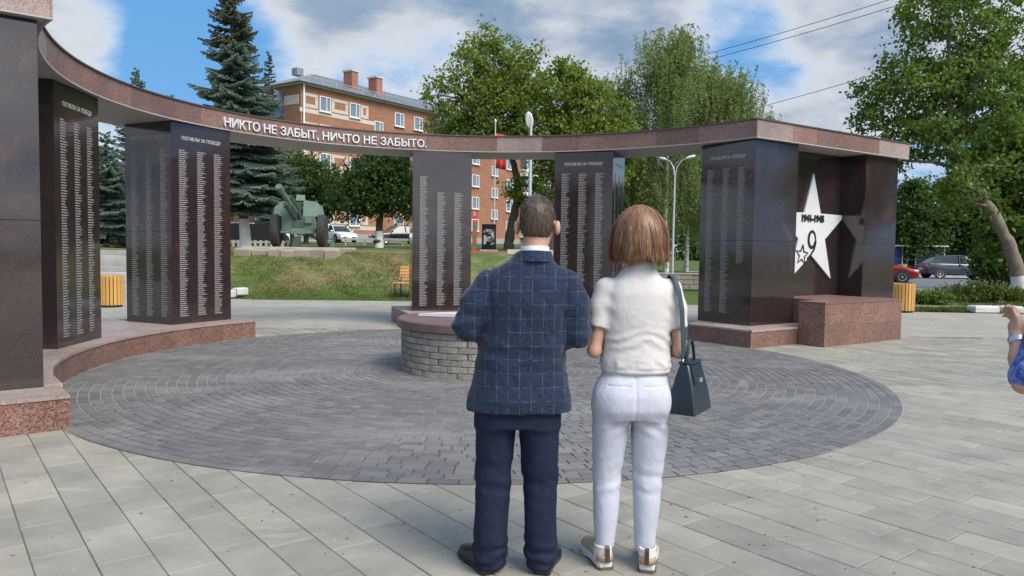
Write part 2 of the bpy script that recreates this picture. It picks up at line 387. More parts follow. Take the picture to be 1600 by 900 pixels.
class MB:
    def __init__(s): s.V = []; s.F = []
    def add(s, V, F):
        b = len(s.V); s.V += [tuple(v) for v in V]; s.F += [tuple(i + b for i in f) for f in F]; return s
    def box(s, c, size, rz=0.0, M=None, bev=0.0):
        x, y, z = size[0] / 2, size[1] / 2, size[2] / 2
        if bev:
            V = []; e = bev
            for sz in (-1, 1):
                for (ax, ay) in ((-x, -y), (x, -y), (x, y), (-x, y)):
                    V.append((ax, ay, sz * (z - e)))
            V2 = []
            for sz in (-1, 1):
                for (ax, ay) in ((-x + e, -y + e), (x - e, -y + e), (x - e, y - e), (-x + e, y - e)):
                    V2.append((ax, ay, sz * z))
            V = V2[:4] + V[:4] + V[4:] + V2[4:]
            F = [(3, 2, 1, 0), (12, 13, 14, 15)]
            for k in range(3):
                for i in range(4):
                    j = (i + 1) % 4; F.append((4 * k + i, 4 * k + j, 4 * k + 4 + j, 4 * k + 4 + i))
        else:
            V = [(-x, -y, -z), (x, -y, -z), (x, y, -z), (-x, y, -z), (-x, -y, z), (x, -y, z), (x, y, z), (-x, y, z)]
            F = [(3, 2, 1, 0), (4, 5, 6, 7), (0, 1, 5, 4), (1, 2, 6, 5), (2, 3, 7, 6), (3, 0, 4, 7)]
        Mx = M if M is not None else Matrix.Rotation(rz, 4, 'Z')
        cc = Vector(c)
        return s.add([tuple((Mx @ Vector(v)) + cc) for v in V], F)
    def prism(s, poly, z0, z1, M=None):
        n = len(poly); V = [(p[0], p[1], z0) for p in poly] + [(p[0], p[1], z1) for p in poly]
        F = [tuple(range(n - 1, -1, -1)), tuple(range(n, 2 * n))] + [(i, (i + 1) % n, n + (i + 1) % n, n + i) for i in range(n)]
        if M is not None: V = [tuple(M @ Vector(v)) for v in V]
        return s.add(V, F)
    def loft(s, rings, cap=True, closed=True):
        n = len(rings[0]); V = [p for r in rings for p in r]; F = []
        for k in range(len(rings) - 1):
            for i in range(n if closed else n - 1):
                j = (i + 1) % n; F.append((k * n + i, k * n + j, (k + 1) * n + j, (k + 1) * n + i))
        if cap: F += [tuple(range(n - 1, -1, -1)), tuple(range((len(rings) - 1) * n, len(rings) * n))]
        return s.add(V, F)
    def tube(s, path, radii, n=8, cap=True):
        path = [Vector(p) for p in path]
        if not hasattr(radii, '__len__'): radii = [radii] * len(path)
        rings = []; up = None
        for i, p in enumerate(path):
            d = (path[min(i + 1, len(path) - 1)] - path[max(i - 1, 0)])
            d = d.normalized() if d.length > 1e-9 else Vector((0, 0, 1))
            if up is None: up = d.orthogonal().normalized()
            up = (up - d * up.dot(d)); up = up.normalized() if up.length > 1e-6 else d.orthogonal().normalized()
            bi = d.cross(up)
            rings.append([tuple(p + (up * math.cos(2 * math.pi * k / n) + bi * math.sin(2 * math.pi * k / n)) * radii[i]) for k in range(n)])
        return s.loft(rings, cap)
    def cyl(s, a, b, r, n=16, r2=None): return s.tube([a, b], [r, r if r2 is None else r2], n)
    def lathe(s, prof, n=24, M=None, c=(0, 0, 0)):
        rings = []
        for (r, z) in prof:
            rings.append([(r * math.cos(2 * math.pi * k / n) + c[0], r * math.sin(2 * math.pi * k / n) + c[1], z + c[2]) for k in range(n)])
        if M is not None: rings = [[tuple(M @ Vector(p)) for p in r] for r in rings]
        return s.loft(rings, True)
    def build(s, name, m, parent=None, smooth=False, offset=None, loc=None, rotz=None):
        V = s.V
        if offset is not None: V = [(v[0] - offset[0], v[1] - offset[1], v[2] - offset[2]) for v in V]
        me = mesh_from(name, V, s.F, smooth)
        bm = bmesh.new(); bm.from_mesh(me); bmesh.ops.recalc_face_normals(bm, faces=bm.faces[:]); bm.to_mesh(me); bm.free()
        if smooth: me.set_sharp_from_angle(angle=R(38))
        return link(name, me, m, parent, loc, rotz)

def frame(px, py, z0, xdir):
    """matrix with local x along xdir (in plan), z up, origin p"""
    x = Vector((xdir[0], xdir[1], 0)).normalized(); y = Vector((-x.y, x.x, 0))
    M = Matrix(((x.x, y.x, 0, px), (x.y, y.y, 0, py), (0, 0, 1, z0), (0, 0, 0, 1)))
    return M

def smooth01(a, b, x):
    t = np.clip((x - a) / (b - a), 0, 1); return t * t * (3 - 2 * t)
def gz(x, y):
    """height of the ground: the square is level, a grassed bank rises behind it to the left"""
    k = 1 - smooth01(0.03, 0.13, x / np.maximum(y, 1.0))
    return k * (1.32 * smooth01(21.3, 27.2, y) + 0.62 * smooth01(34, 75, y))
def gzf(x, y): return float(gz(np.array(float(x)), np.array(float(y))))

TXT = {}
def text_mesh(body, size=1.0, extrude=0.0, align='LEFT', bold=0.0):
    cu = bpy.data.curves.new('txt', 'FONT'); cu.body = body; cu.size = size; cu.extrude = extrude; cu.align_x = align
    cu.resolution_u = 3; cu.offset = bold
    o = bpy.data.objects.new('txt', cu); COL.objects.link(o)
    dg = bpy.context.evaluated_depsgraph_get(); dg.update()
    me = bpy.data.meshes.new_from_object(o.evaluated_get(dg)); COL.objects.unlink(o); bpy.data.objects.remove(o); bpy.data.curves.remove(cu)
    me.materials.clear()
    return me

# =================================================================== SETTING
def ground_sheet():
    xs = np.unique(np.concatenate([np.arange(-260, -40, 12), np.arange(-40, 40.1, 0.8), np.arange(46, 300, 12)]))
    ys = np.unique(np.concatenate([np.arange(-120, -8, 10), np.arange(-8, 20, 4), np.arange(20, 40, 0.35), np.arange(40, 90, 2.5), np.arange(95, 420, 18)]))
    X, Y = np.meshgrid(xs, ys, indexing='ij')
    Z = gz(X, Y) - 0.03
    bumpy = np.sin(X * 1.7 + Y * 0.6) * 0.03 + np.sin(X * 0.63 - Y * 1.1) * 0.05
    Z = Z + bumpy * smooth01(21.6, 24, Y) * (gz(X, Y) > 0.05)
    V = np.stack([X, Y, Z], -1).reshape(-1, 3); nx, ny = len(xs), len(ys)
    i, j = np.meshgrid(np.arange(nx - 1), np.arange(ny - 1), indexing='ij'); a = (i * ny + j).ravel()
    F = np.stack([a, a + ny, a + ny + 1, a + 1], 1)
    o = link('ground', indexed_mesh('ground', V, F), 'grass'); tag(o, 'grassy ground with a bank rising behind the square', kind='structure'); return o
ground_sheet()

def flat(name, poly, z, m, label, kind='structure'):
    o = link(name, mesh_from(name, [(x, y, z) for x, y in poly], [tuple(range(len(poly)))]), m)
    return tag(o, label, kind=kind)
plaza = flat('plaza', [(-26, -30), (30, -30), (30, 18.6), (17, 19.2), (10.4, 19.9), (9.4, 21.2), (2, 21.5), (-2, 21.35), (-6.9, 21.1), (-8.1, 21.4), (-26, 21.4)],
             0.0, 'far_paving', 'level square paved with pale grey slabs')

# --- paving slabs: half-metre slabs in running bond, laid diagonally to the camera
SL, SW = 0.49, 0.242
sa = Vector((0.61, -0.792, 0)); sb = Vector((0.792, 0.61, 0)); srot = math.atan2(sa.y, sa.x)
CC = (-0.37, 9.5); CR = 4.72
slabs = []
for r in range(-30, 70):
    off = (r % 2) * 0.5 * SL + rng.uniform(-0.04, 0.04) + (0.12 if r % 5 == 0 else 0)
    for c in range(-60, 40):
        p = sa * (c * SL + off) + sb * (r * SW) + Vector((0, 0, 0))
        x, y = p.x, p.y
        if not (1.4 < y < 13.8 and -8 < x < 9.5): continue
        if abs(x) / y > 0.78 and abs(x) > 2.4: continue
        if math.hypot(x - CC[0], y - CC[1]) < CR - 0.33: continue
        slabs.append((math.hypot(x, y) + (3 if y < 2.9 else 0), x, y))
slabs.sort()
def slab_box(l, w, h=0.03, e=0.004):
    return MB().box((0, 0, -h / 2), (l, w, h), bev=e)
sm = [slab_box(SL - 0.0055, SW - 0.0055, e=0.003).build('slab_proto', 'paving_slab')]
slab_mesh = sm[0].data; bpy.data.objects.remove(sm[0])
flat('slab_bed', [(-9, 1), (10, 1), (10, 13.9), (-9, 13.9)], 0.004, 'slab_joint', 'dark sand joints between the paving slabs')
ZS = 0.010
for k, (d, x, y) in enumerate(slabs[:300]):
    o = link('paving_slab', slab_mesh, None, plaza, (x, y, ZS + rng.uniform(-0.0015, 0.0015)))
    o.rotation_euler = (rng.normal(0, 0.002), rng.normal(0, 0.002), srot + rng.normal(0, 0.0025))
def scatter_boxes(name, items, zt, h, e, m, parent):
    """items: (x, y, rot, l, w) -> one mesh of chamfered boxes (top and sloping edges)"""
    A = np.array(items, np.float32); n = len(A)
    l, w = A[:, 3] / 2, A[:, 4] / 2; c, s = np.cos(A[:, 2]), np.sin(A[:, 2]); zj = rng.normal(0, 0.0008, n)
    V = np.zeros((n, 8, 3), np.float32)
    for i, (sx, sy) in enumerate(((-1, -1), (1, -1), (1, 1), (-1, 1))):
        for lev in (0, 1):
            ee = e if lev else 0
            dx = sx * (l - ee); dy = sy * (w - ee)
            V[:, i + 4 * lev, 0] = A[:, 0] + dx * c - dy * s; V[:, i + 4 * lev, 1] = A[:, 1] + dx * s + dy * c
            V[:, i + 4 * lev, 2] = (zt + zj) if lev else zt + zj - h
    base = np.array([(4, 5, 6, 7), (0, 1, 5, 4), (1, 2, 6, 5), (2, 3, 7, 6), (3, 0, 4, 7)])
    F = (np.arange(n)[:, None, None] * 8 + base[None]).reshape(-1, 4)
    o = link(name, indexed_mesh(name, V.reshape(-1, 3), F, False), m, parent); o['kind'] = 'stuff'; return o
scatter_boxes('paving_slabs_beyond', [(x, y, srot + rng.normal(0, 0.002), SL - 0.0055, SW - 0.0055) for d, x, y in slabs[300:]], ZS, 0.02, 0.004, 'paving_slab', plaza)

# --- the dark round of small setts, laid in rings
N = 128
circle = flat('paved_circle', [(CC[0] + CR * math.cos(2 * math.pi * k / N), CC[1] + CR * math.sin(2 * math.pi * k / N)) for k in range(N)], 0.0125, 'paver_joint', 'round of dark grey setts laid in rings on the square')
setts = []
RW = 0.101
nr = int((CR - 0.95) / RW)
for i in range(nr):
    rad = CR - 0.006 - RW * (i + 0.5)
    ang = rng.uniform(0, 6.28); end = ang + 2 * math.pi
    while ang < end - 0.03 / rad:
        L = rng.choice([0.10, 0.135, 0.17, 0.2]); L = min(L, (end - ang) * rad)
        if (end - ang) * rad - L < 0.07: L = (end - ang) * rad
        a = ang + L / rad / 2
        setts.append((CC[0] + rad * math.cos(a), CC[1] + rad * math.sin(a), a + math.pi / 2, L - 0.007, RW - 0.007)); ang += L / rad
setts.sort(key=lambda q: math.hypot(q[0] - 0.3, q[1]))
ZC = 0.0185
pm = {}
for q in setts[:300]:
    key = round(q[3], 2)
    if key not in pm:
        t = MB().box((0, 0, -0.008), (key, q[4], 0.016), bev=0.003).build('sett_proto', 'paver'); pm[key] = t.data; bpy.data.objects.remove(t)
    o = link('sett', pm[key], None, circle, (q[0], q[1], ZC + rng.normal(0, 0.0008))); o.rotation_euler = (rng.normal(0, 0.006), rng.normal(0, 0.006), q[2])
scatter_boxes('setts_beyond', setts[300:], ZC, 0.008, 0.003, 'paver', circle)

# =================================================================== THE MEMORIAL WALL
ZP, ZT, ZL = 0.293, 3.36, 3.655
Cr = Vector((-0.42, 9.7, 0))
mem = thing('memorial_wall', 'curved dark granite memorial colonnade with name lists under a red granite lintel', 'memorial', (Cr.x, Cr.y, 0))
OFF = (Cr.x, Cr.y, 0)
def pol(th, r): return (Cr.x + r * math.cos(R(th)), Cr.y + r * math.sin(R(th)))
_tab = [(32, 5.05), (45, 4.96), (60, 4.94), (77, 5.0), (95, 5.03), (108, 5.04), (130, 5.03), (145, 5.0), (165, 4.87), (180, 4.80), (192, 4.76), (207, 4.72), (219.5, 4.78)]
_pf = np.polyfit([a for a, _ in _tab], [b for _, b in _tab], 5)
def rl(th): return float(np.polyval(_pf, th))
UR = Vector((0.824, 0.566, 0)); NR = Vector((-0.566, 0.824, 0)); OR = Vector((3.93, 12.50, 0))
UL = Vector((-0.777, -0.629, 0)); NL = Vector((-0.629, 0.777, 0)); OL = Vector((-3.97, 6.42, 0))
def wp(O, U, Nn, u, n): return O + U * u + Nn * n

def resample(pts, step):
    P = [Vector((p[0], p[1], 0)) for p in pts]; out = [P[0]]; 
    for a, b in zip(P[:-1], P[1:]):
        L = (b - a).length; k = max(1, int(L / step))
        for i in range(1, k + 1): out.append(a.lerp(b, i / k))
    return out
def wall_pieces(name, front, z0, z1, piece_len, thick, m, parent, gap=0.003, mats=None, jit=0.0):
    """face slabs along a polyline (front on its right-hand side when walking), cut every piece_len; corners always cut"""
    P = [Vector((p[0], p[1], 0)) for p in front]
    d = [0.0]
    for a, b in zip(P[:-1], P[1:]): d.append(d[-1] + (b - a).length)
    cuts = [0.0]
    corners = [d[i] for i in range(1, len(P) - 1) if (P[i] - P[i - 1]).normalized().dot((P[i + 1] - P[i]).normalized()) < 0.8]
    for e in corners + [d[-1]]:
        s = cuts[-1]; L = e - s; k = max(1, round(L / piece_len))
        cuts += [s + L * (i + (random.uniform(-jit, jit) if i < k else 0)) / k for i in range(1, k + 1)]
    def at(s):
        for i in range(len(d) - 1):
            if s <= d[i + 1] + 1e-9:
                t = (s - d[i]) / max(d[i + 1] - d[i], 1e-9); dr = (P[i + 1] - P[i]).normalized(); return P[i].lerp(P[i + 1], t), dr
        return P[-1], (P[-1] - P[-2]).normalized()
    objs = []
    for s0, s1 in zip(cuts[:-1], cuts[1:]):
        ss = [s0 + gap / 2] + [x for x in d if s0 + gap < x < s1 - gap] + [s1 - gap / 2]
        o_, i_ = [], []
        for s in ss:
            p, dr = at(min(max(s, s0 + 1e-4), s1 - 1e-4)); nrm = Vector((-dr.y, dr.x, 0))
            o_.append(p); i_.append(p + nrm * thick)
        poly = [(p.x, p.y) for p in o_] + [(p.x, p.y) for p in reversed(i_)]
        mm = m if mats is None else random.choice(mats)
        objs.append(MB().prism(poly, z0, z1).build(name, mm, parent, offset=OFF))
    return objs

def plinth(front, back, face_m):
    """front/back polylines walking so that the stone lies to the left of front"""
    core = MB(); poly = [(p[0], p[1]) for p in front] + [(p[0], p[1]) for p in reversed(back)]
    # inset core, a little lower and further in than the facing
    inn = []
    P = [Vector((p[0], p[1], 0)) for p in poly]
    for i, p in enumerate(P):
        a = (p - P[i - 1]).normalized(); b = (P[(i + 1) % len(P)] - p).normalized(); t = (a + b)
        t = t.normalized() if t.length > 1e-6 else a
        nn = Vector((-t.y, t.x, 0)); k = 1 / max(0.5, abs(nn.dot(Vector((-a.y, a.x, 0))))); inn.append(p + nn * 0.02 * k)
    core.prism([(p.x, p.y) for p in inn], 0.005, ZP - 0.02)
    pl = core.build('plinth', face_m, mem, offset=OFF)
    loop = [Vector((p[0], p[1], 0)) for p in front]
    wall_pieces('facing_slab', front, 0.012, ZP - 0.032, 0.66, 0.03, face_m, pl)
    ends = [back[0], front[0]]; wall_pieces('facing_slab', ends, 0.012, ZP - 0.032, 0.9, 0.03, face_m, pl)
    ends = [front[-1], back[-1]]; wall_pieces('facing_slab', ends, 0.012, ZP - 0.032, 0.9, 0.03, face_m, pl)
    wall_pieces('facing_slab', list(reversed(back)), 0.012, ZP - 0.032, 1.2, 0.03, face_m, pl)
    # coping on top
    n = max(2, len(front)); fr = resample(front, 0.16); 
    def arc_at(poly_, t):
        Q = [Vector((p[0], p[1], 0)) for p in poly_]; d = [0.0]
        for a, b in zip(Q[:-1], Q[1:]): d.append(d[-1] + (b - a).length)
        s = t * d[-1]
        for i in range(len(d) - 1):
            if s <= d[i + 1] + 1e-9: return Q[i].lerp(Q[i + 1], (s - d[i]) / max(1e-9, d[i + 1] - d[i]))
        return Q[-1]
    return pl
def strip_top(pl, front, back, m, over=0.012, dz=0.0):
    """coping slabs: quads between matching points of front and back"""
    k = 0
    for i in range(len(front) - 1):
        a, b = Vector((*front[i], 0)), Vector((*front[i + 1], 0)); c, d = Vector((*back[i + 1], 0)), Vector((*back[i], 0))
        e = (b - a).normalized() * 0.0015
        nf = Vector((e.y, -e.x, 0)).normalized() * over
        MB().prism([tuple((a + nf + e).xy), tuple((b + nf - e).xy), tuple((c - nf - e).xy), tuple((d - nf + e).xy)], ZP - 0.03, ZP + dz).build('coping_slab', m, pl, offset=OFF)

def arc(t0, t1, r, step=3.0):
    k = max(2, int(abs(t1 - t0) / step)); return [pol(t0 + (t1 - t0) * i / k, r(t0 + (t1 - t0) * i / k) if callable(r) else r) for i in range(k + 1)]
# left plinth: walk from the wing towards the gap with stone on the left -> front on the right
rp_in = lambda th: 4.64 + 0.05 * math.sin(R(max(0, th - 190) * 3))
RO_ = 6.42
# arc part, from theta 224 down to 144 (clockwise seen from above): stone (outside) lies to the left
fa = arc(222, 144.3, rp_in, 6.0); ba = arc(222, 144.3, RO_, 6.0)
pl_left = plinth(fa, ba, 'plinth_granite'); strip_top(pl_left, fa, ba, 'plinth_top_granite')
c0 = Vector((-3.56, 6.10, 0))
fw = [tuple((c0 + UL * s).xy) for s in (4.6, 3.45, 2.3, 1.15, 0.0)]; bw = [tuple((c0 + UL * s + NL * 2.0).xy) for s in (4.6, 3.45, 2.3, 1.15, 0.0)]
pl_lw = plinth(fw, bw, 'red_granite'); strip_top(pl_lw, fw, bw, 'plinth_top_granite', dz=-0.003)
fm = arc(108.9, 60.5, 4.66, 6.0); bm_ = arc(108.9, 60.5, RO_, 6.0)
pl_mid = plinth(fm, bm_, 'plinth_granite'); strip_top(pl_mid, fm, bm_, 'plinth_top_granite')
cr_ = wp(OR, UR, NR, -0.56, -0.46)
t41 = pol(42.5, 4.62)
fr_ = [t41, pol(37, 4.62), tuple(cr_.xy), tuple(wp(OR, UR, NR, 0.62, -0.46).xy), tuple(wp(OR, UR, NR, 2.85, -0.46).xy), tuple(wp(OR, UR, NR, 2.86, -0.04).xy), tuple(wp(OR, UR, NR, 4.37, -0.04).xy)]
br_ = [pol(46.5, RO_), tuple(wp(OR, UR, NR, 0.95, 1.45).xy), tuple(wp(OR, UR, NR, 1.05, 1.45).xy), tuple(wp(OR, UR, NR, 1.6, 1.45).xy), tuple(wp(OR, UR, NR, 2.80, 1.45).xy), tuple(wp(OR, UR, NR, 2.9, 1.45).xy), tuple(wp(OR, UR, NR, 4.37, 1.2).xy)]
pl_right = plinth(fr_, br_, 'plinth_granite'); strip_top(pl_right, fr_, br_, 'plinth_top_granite')

# --- piers clad in polished dark granite
SEAM = 1.70
def face_panels(pier, p0, xd, w, z0, z1, m='dark_granite', t=0.022, split=True):
    """p0: bottom-left of the face seen from outside, xd along it; panels stand 22 mm proud of the core"""
    x = Vector((xd[0], xd[1], 0)).normalized(); nrm = x.cross(Vector((0, 0, 1)))
    M = Matrix(((x.x, nrm.x, 0, 0), (x.y, nrm.y, 0, 0), (0, 0, 1, 0), (0, 0, 0, 1)))
    zs = [(z0, SEAM), (SEAM, z1)] if split else [(z0, z1)]
    for a, b in zs:
        c = Vector(p0) + x * (w / 2) + nrm * (t / 2 - t) + Vector((0, 0, (a + b) / 2))
        MB().box(c, (w - 0.003, t, b - a - 0.003), M=M, bev=0.0015).build('panel', m, pier, offset=OFF)

LETTERS = None
def name_columns(pier, p0, xd, w, cols, rows_top, rows_bot, pitch=0.0315, tops=None, bots=None):
    """three columns of engraved names, each letter a tiny raised bar too small to read"""
    x = Vector((xd[0], xd[1], 0)).normalized(); nrm = x.cross(Vector((0, 0, 1)))
    for ci, (cx, cw) in enumerate(cols):
        Q = []; z = (tops[ci] if tops else rows_top); zb = bots[ci] if bots else rows_bot
        while z > zb:
            L = cw * rng.uniform(0.62, 1.0); s = 0.0
            while s < L:
                lw = min(rng.uniform(0.035, 0.10), L - s); h = 0.0165
                pa = Vector(p0) + x * (cx + s) + nrm * 0.0012; pb = Vector(p0) + x * (cx + s + lw) + nrm * 0.0012
                Q += [(pa.x, pa.y, z), (pb.x, pb.y, z), (pb.x, pb.y, z + h), (pa.x, pa.y, z + h)]
                s += lw + 0.006
            if rng.random() < 0.6:
                s2 = L + 0.014; pa = Vector(p0) + x * (cx + s2) + nrm * 0.0012; pb = pa + x * 0.012
                Q += [(pa.x, pa.y, z), (pb.x, pb.y, z), (pb.x, pb.y, z + 0.016), (pa.x, pa.y, z + 0.016)]
            z -= pitch
        A = np.array(Q) - np.array(OFF)
        o = link('name_column', quads_mesh('name_column', A), 'engraving', pier); o['kind'] = 'stuff'
HEAD = text_mesh('ПОГИБЛИ ЗА ПОБЕДУ', 1.0, 0.0, 'CENTER', 0.0)
hx = [v.co.x for v in HEAD.vertices]; hw = max(hx) - min(hx)
def heading(pier, p0, xd, w, z, width):
    x = Vector((xd[0], xd[1], 0)).normalized(); nrm = x.cross(Vector((0, 0, 1)))
    me = HEAD.copy(); s = width / hw
    for v in me.vertices:
        p = Vector(p0) + x * (w / 2 + v.co.x * s) + nrm * 0.002; v.co = (p.x - OFF[0], p.y - OFF[1], z + v.co.y * s * 1.05)
    link('heading', me, 'heading_paint', pier)

COLS = [(0.14, 0.15), (0.475, 0.15), (0.80, 0.15)]
def names_on(pier, p0, xd, w, head=True, **kw):
    name_columns(pier, p0, xd, w, COLS, kw.pop('top', 2.93), kw.pop('bot', 0.40), **kw)
    if head: heading(pier, p0, xd, w, 3.10, 0.74)

PW, PD = 1.13, 1.04
def ring_pier(th, rin, faces, head=True, **kw):
    c, s = math.cos(R(th)), math.sin(R(th)); er = Vector((c, s, 0)); et = Vector((s, -c, 0))   # et: left to right seen from the middle
    A = Cr + er * rin - et * (PW / 2); B = A + et * PW; Cc = B + er * PD; D = A + er * PD
    t = 0.022
    core = MB().prism([tuple((A + et * t + er * t).xy), tuple((B - et * t + er * t).xy), tuple((Cc - et * t - er * t).xy), tuple((D + et * t - er * t).xy)], ZP, ZT - 0.002)
    pier = core.build('pier', 'black_paint', mem, offset=OFF)
    for p0, xd, w in ((A, et, PW), (B, er, PD), (Cc, -et, PW), (D, -er, PD)):
        face_panels(pier, p0, xd, w, ZP + 0.001, ZT - 0.004)
    F = {'front': (A, et, PW), 'right': (B, er, PD), 'left': (D, -er, PD)}
    for f in faces: names_on(pier, *F[f], head=head, **kw)
    return pier
ring_pier(185.2, 4.86, ['front'])
ring_pier(153.0, 4.99, ['left', 'front'])
ring_pier(100.7, 5.06, ['front'], head=False, tops=[2.85, 2.55, 2.55], bots=[0.38, 0.38, 0.38])
ring_pier(69.9, 5.05, ['front', 'right'])

def wing(O, U, Nn, mirror, star):
    def q(u, n): return wp(O, U, Nn, u, n)
    t = 0.022
    def block(u0, u1, n0, n1):
        core = MB().prism([tuple(q(a, b).xy) for a, b in ((u0 + t, n0 + t), (u1 - t, n0 + t), (u1 - t, n1 - t), (u0 + t, n1 - t))], ZP, ZT - 0.002)
        pier = core.build('pier', 'black_paint', mem, offset=OFF)
        cs = [q(u0, n0), q(u1, n0), q(u1, n1), q(u0, n1)]
        if mirror: cs = [cs[1], cs[0], cs[3], cs[2]]
        for i in range(4):
            a, b = cs[i], cs[(i + 1) % 4]; face_panels(pier, a, (b - a), (b - a).length, ZP + 0.001, ZT - 0.004)
        return pier, cs
    pier, cs = block(0, 1.15, 0, PW)
    if not mirror:
        p0 = cs[3]; xd = cs[0] - cs[3]
        name_columns(pier, p0, xd, PW, COLS, 2.90, 0.45, bots=[0.45, 0.45, 1.32]); heading(pier, p0, xd, PW, 3.08, 0.74)
    else:
        p0 = cs[1]; xd = cs[2] - cs[1]
        name_columns(pier, p0, xd, PW, COLS, 2.90, 0.45); heading(pier, p0, xd, PW, 3.08, 0.74)
    block(3.22, 4.32, 0, PW)
    # recessed back wall
    a, b = q(1.15, 0.5), q(3.22, 0.5)
    if mirror: a, b = b, a
    wallc = MB().prism([tuple(p.xy) for p in (q(1.14, 0.53), q(3.23, 0.53), q(3.23, 1.0), q(1.14, 1.0))], ZP, ZT - 0.002).build('recess_wall', 'black_paint', mem, offset=OFF)
    L = (b - a).length
    for k in range(2): face_panels(wallc, a + (b - a) * (k / 2), b - a, L / 2, ZP + 0.001, ZT - 0.004, t=0.028)
    return wallc
wall_r = wing(OR, UR, NR, False, True)
wing(OL, UL, NL, True, False)

# --- white star with the war years on the right-hand recess wall
SC = wp(OR, UR, NR, 2.28, 0.49); SZ = 1.90
FS = Matrix(((UR.x, -NR.x, 0, SC.x - OFF[0]), (UR.y, -NR.y, 0, SC.y - OFF[1]), (0, 0, 1, SZ), (0, 0, 0, 1)))   # x right, y out of the wall, z up
def star_pts(Ro, Ri, a0=90): return [((Ro if i % 2 == 0 else Ri) * math.cos(R(a0 + 36 * i)), (Ro if i % 2 == 0 else Ri) * math.sin(R(a0 + 36 * i))) for i in range(10)]
def on_wall(poly, y0, y1):
    m = MB(); n = len(poly); V = [FS @ Vector((p[0], y0, p[1])) for p in poly] + [FS @ Vector((p[0], y1, p[1])) for p in poly]
    m.add(V, [tuple(range(n)), tuple(range(2 * n - 1, n - 1, -1))] + [(i, (i + 1) % n, n + (i + 1) % n, n + i) for i in range(n)]); return m
on_wall(star_pts(1.08, 0.43), 0.0, 0.035).build('star', 'white_star', wall_r)
def wall_text(body, size, cx, cz, y, m, name, bold=0.0, shear=0.0):
    me = text_mesh(body, size, 0.004, 'CENTER', bold)
    for v in me.vertices: v.co = FS @ Vector((v.co.x + cx + shear * v.co.y, y + v.co.z, v.co.y + cz))
    return link(name, me, m, wall_r)
wall_text('1941-1945', 0.165, 0.0, 0.19, 0.041, 'black_paint', 'year_lettering', 0.012)
# ribbon looped into a nine, and the small outlined star to its left
def ribbon(path, w, y, m, name):
    mb = MB(); P = [Vector((a, b)) for a, b in path]; L = []
    for i, p in enumerate(P):
        d = (P[min(i + 1, len(P) - 1)] - P[max(i - 1, 0)]).normalized(); nn = Vector((-d.y, d.x)); L.append((p + nn * w[i] / 2, p - nn * w[i] / 2))
    for (a, b), (c, d) in zip(L[:-1], L[1:]):
        V = [FS @ Vector((q_.x, yy, q_.y)) for yy in (y, y + 0.008) for q_ in (a, b, d, c)]
        mb.add(V, [(0, 1, 2, 3), (7, 6, 5, 4), (0, 1, 5, 4), (1, 2, 6, 5), (2, 3, 7, 6), (3, 0, 4, 7)])
    return mb.build(name, m, wall_r)
lp = []
for k in range(19):
    a = R(20 * k); lp.append((0.0 + 0.125 * math.cos(a) * 0.85, -0.13 - 0.01 + 0.15 * math.sin(a)))
tail = [(0.115, -0.2), (0.07, -0.33), (-0.04, -0.44), (-0.13, -0.50)]
rp = lp + tail; ribbon(rp, [0.03 + 0.03 * math.sin(math.pi * i / len(rp)) for i in range(len(rp))], 0.037, 'black_paint', 'ribbon_loop')
so = [(x - 0.29, z - 0.43) for x, z in star_pts(0.19, 0.08, 84)]; so.append(so[0])
ribbon(so, [0.03] * len(so), 0.037, 'black_paint', 'small_star_outline')

# --- lintel: slabs of granite along the arc and the two wings
OV = 0.11
LR = wp(OR, UR, NR, -OV, -OV); LL = wp(OL, UL, NL, -0.10, -OV)
tr0 = math.degrees(math.atan2(LR.y - Cr.y, LR.x - Cr.x)); tl0 = math.degrees(math.atan2(LL.y - Cr.y, LL.x - Cr.x)) % 360
def rl2(th):
    r0 = (LR.xy - Cr.xy).length; r1 = (LL.xy - Cr.xy).length
    k0 = max(0, 1 - (th - tr0) / 25) ** 2; k1 = max(0, 1 - (tl0 - th) / 25) ** 2
    return rl(th) * (1 - k0 - k1) + r0 * k0 + r1 * k1
front = [tuple(wp(OL, UL, NL, 4.55, -OV).xy)] + [pol(tl0 + (tr0 - tl0) * i / 110, rl2(tl0 + (tr0 - tl0) * i / 110)) for i in range(111)] + [tuple(wp(OR, UR, NR, 4.5, -OV).xy)]
back = [tuple(wp(OL, UL, NL, 4.55, 1.28).xy), tuple(wp(OL, UL, NL, 1.5, 1.28).xy)] + [pol(tl0 - 6 + (tr0 - tl0 + 12) * i / 80, 6.28) for i in range(81)] + [tuple(wp(OR, UR, NR, 1.5, 1.28).xy), tuple(wp(OR, UR, NR, 4.5, 1.28).xy)]
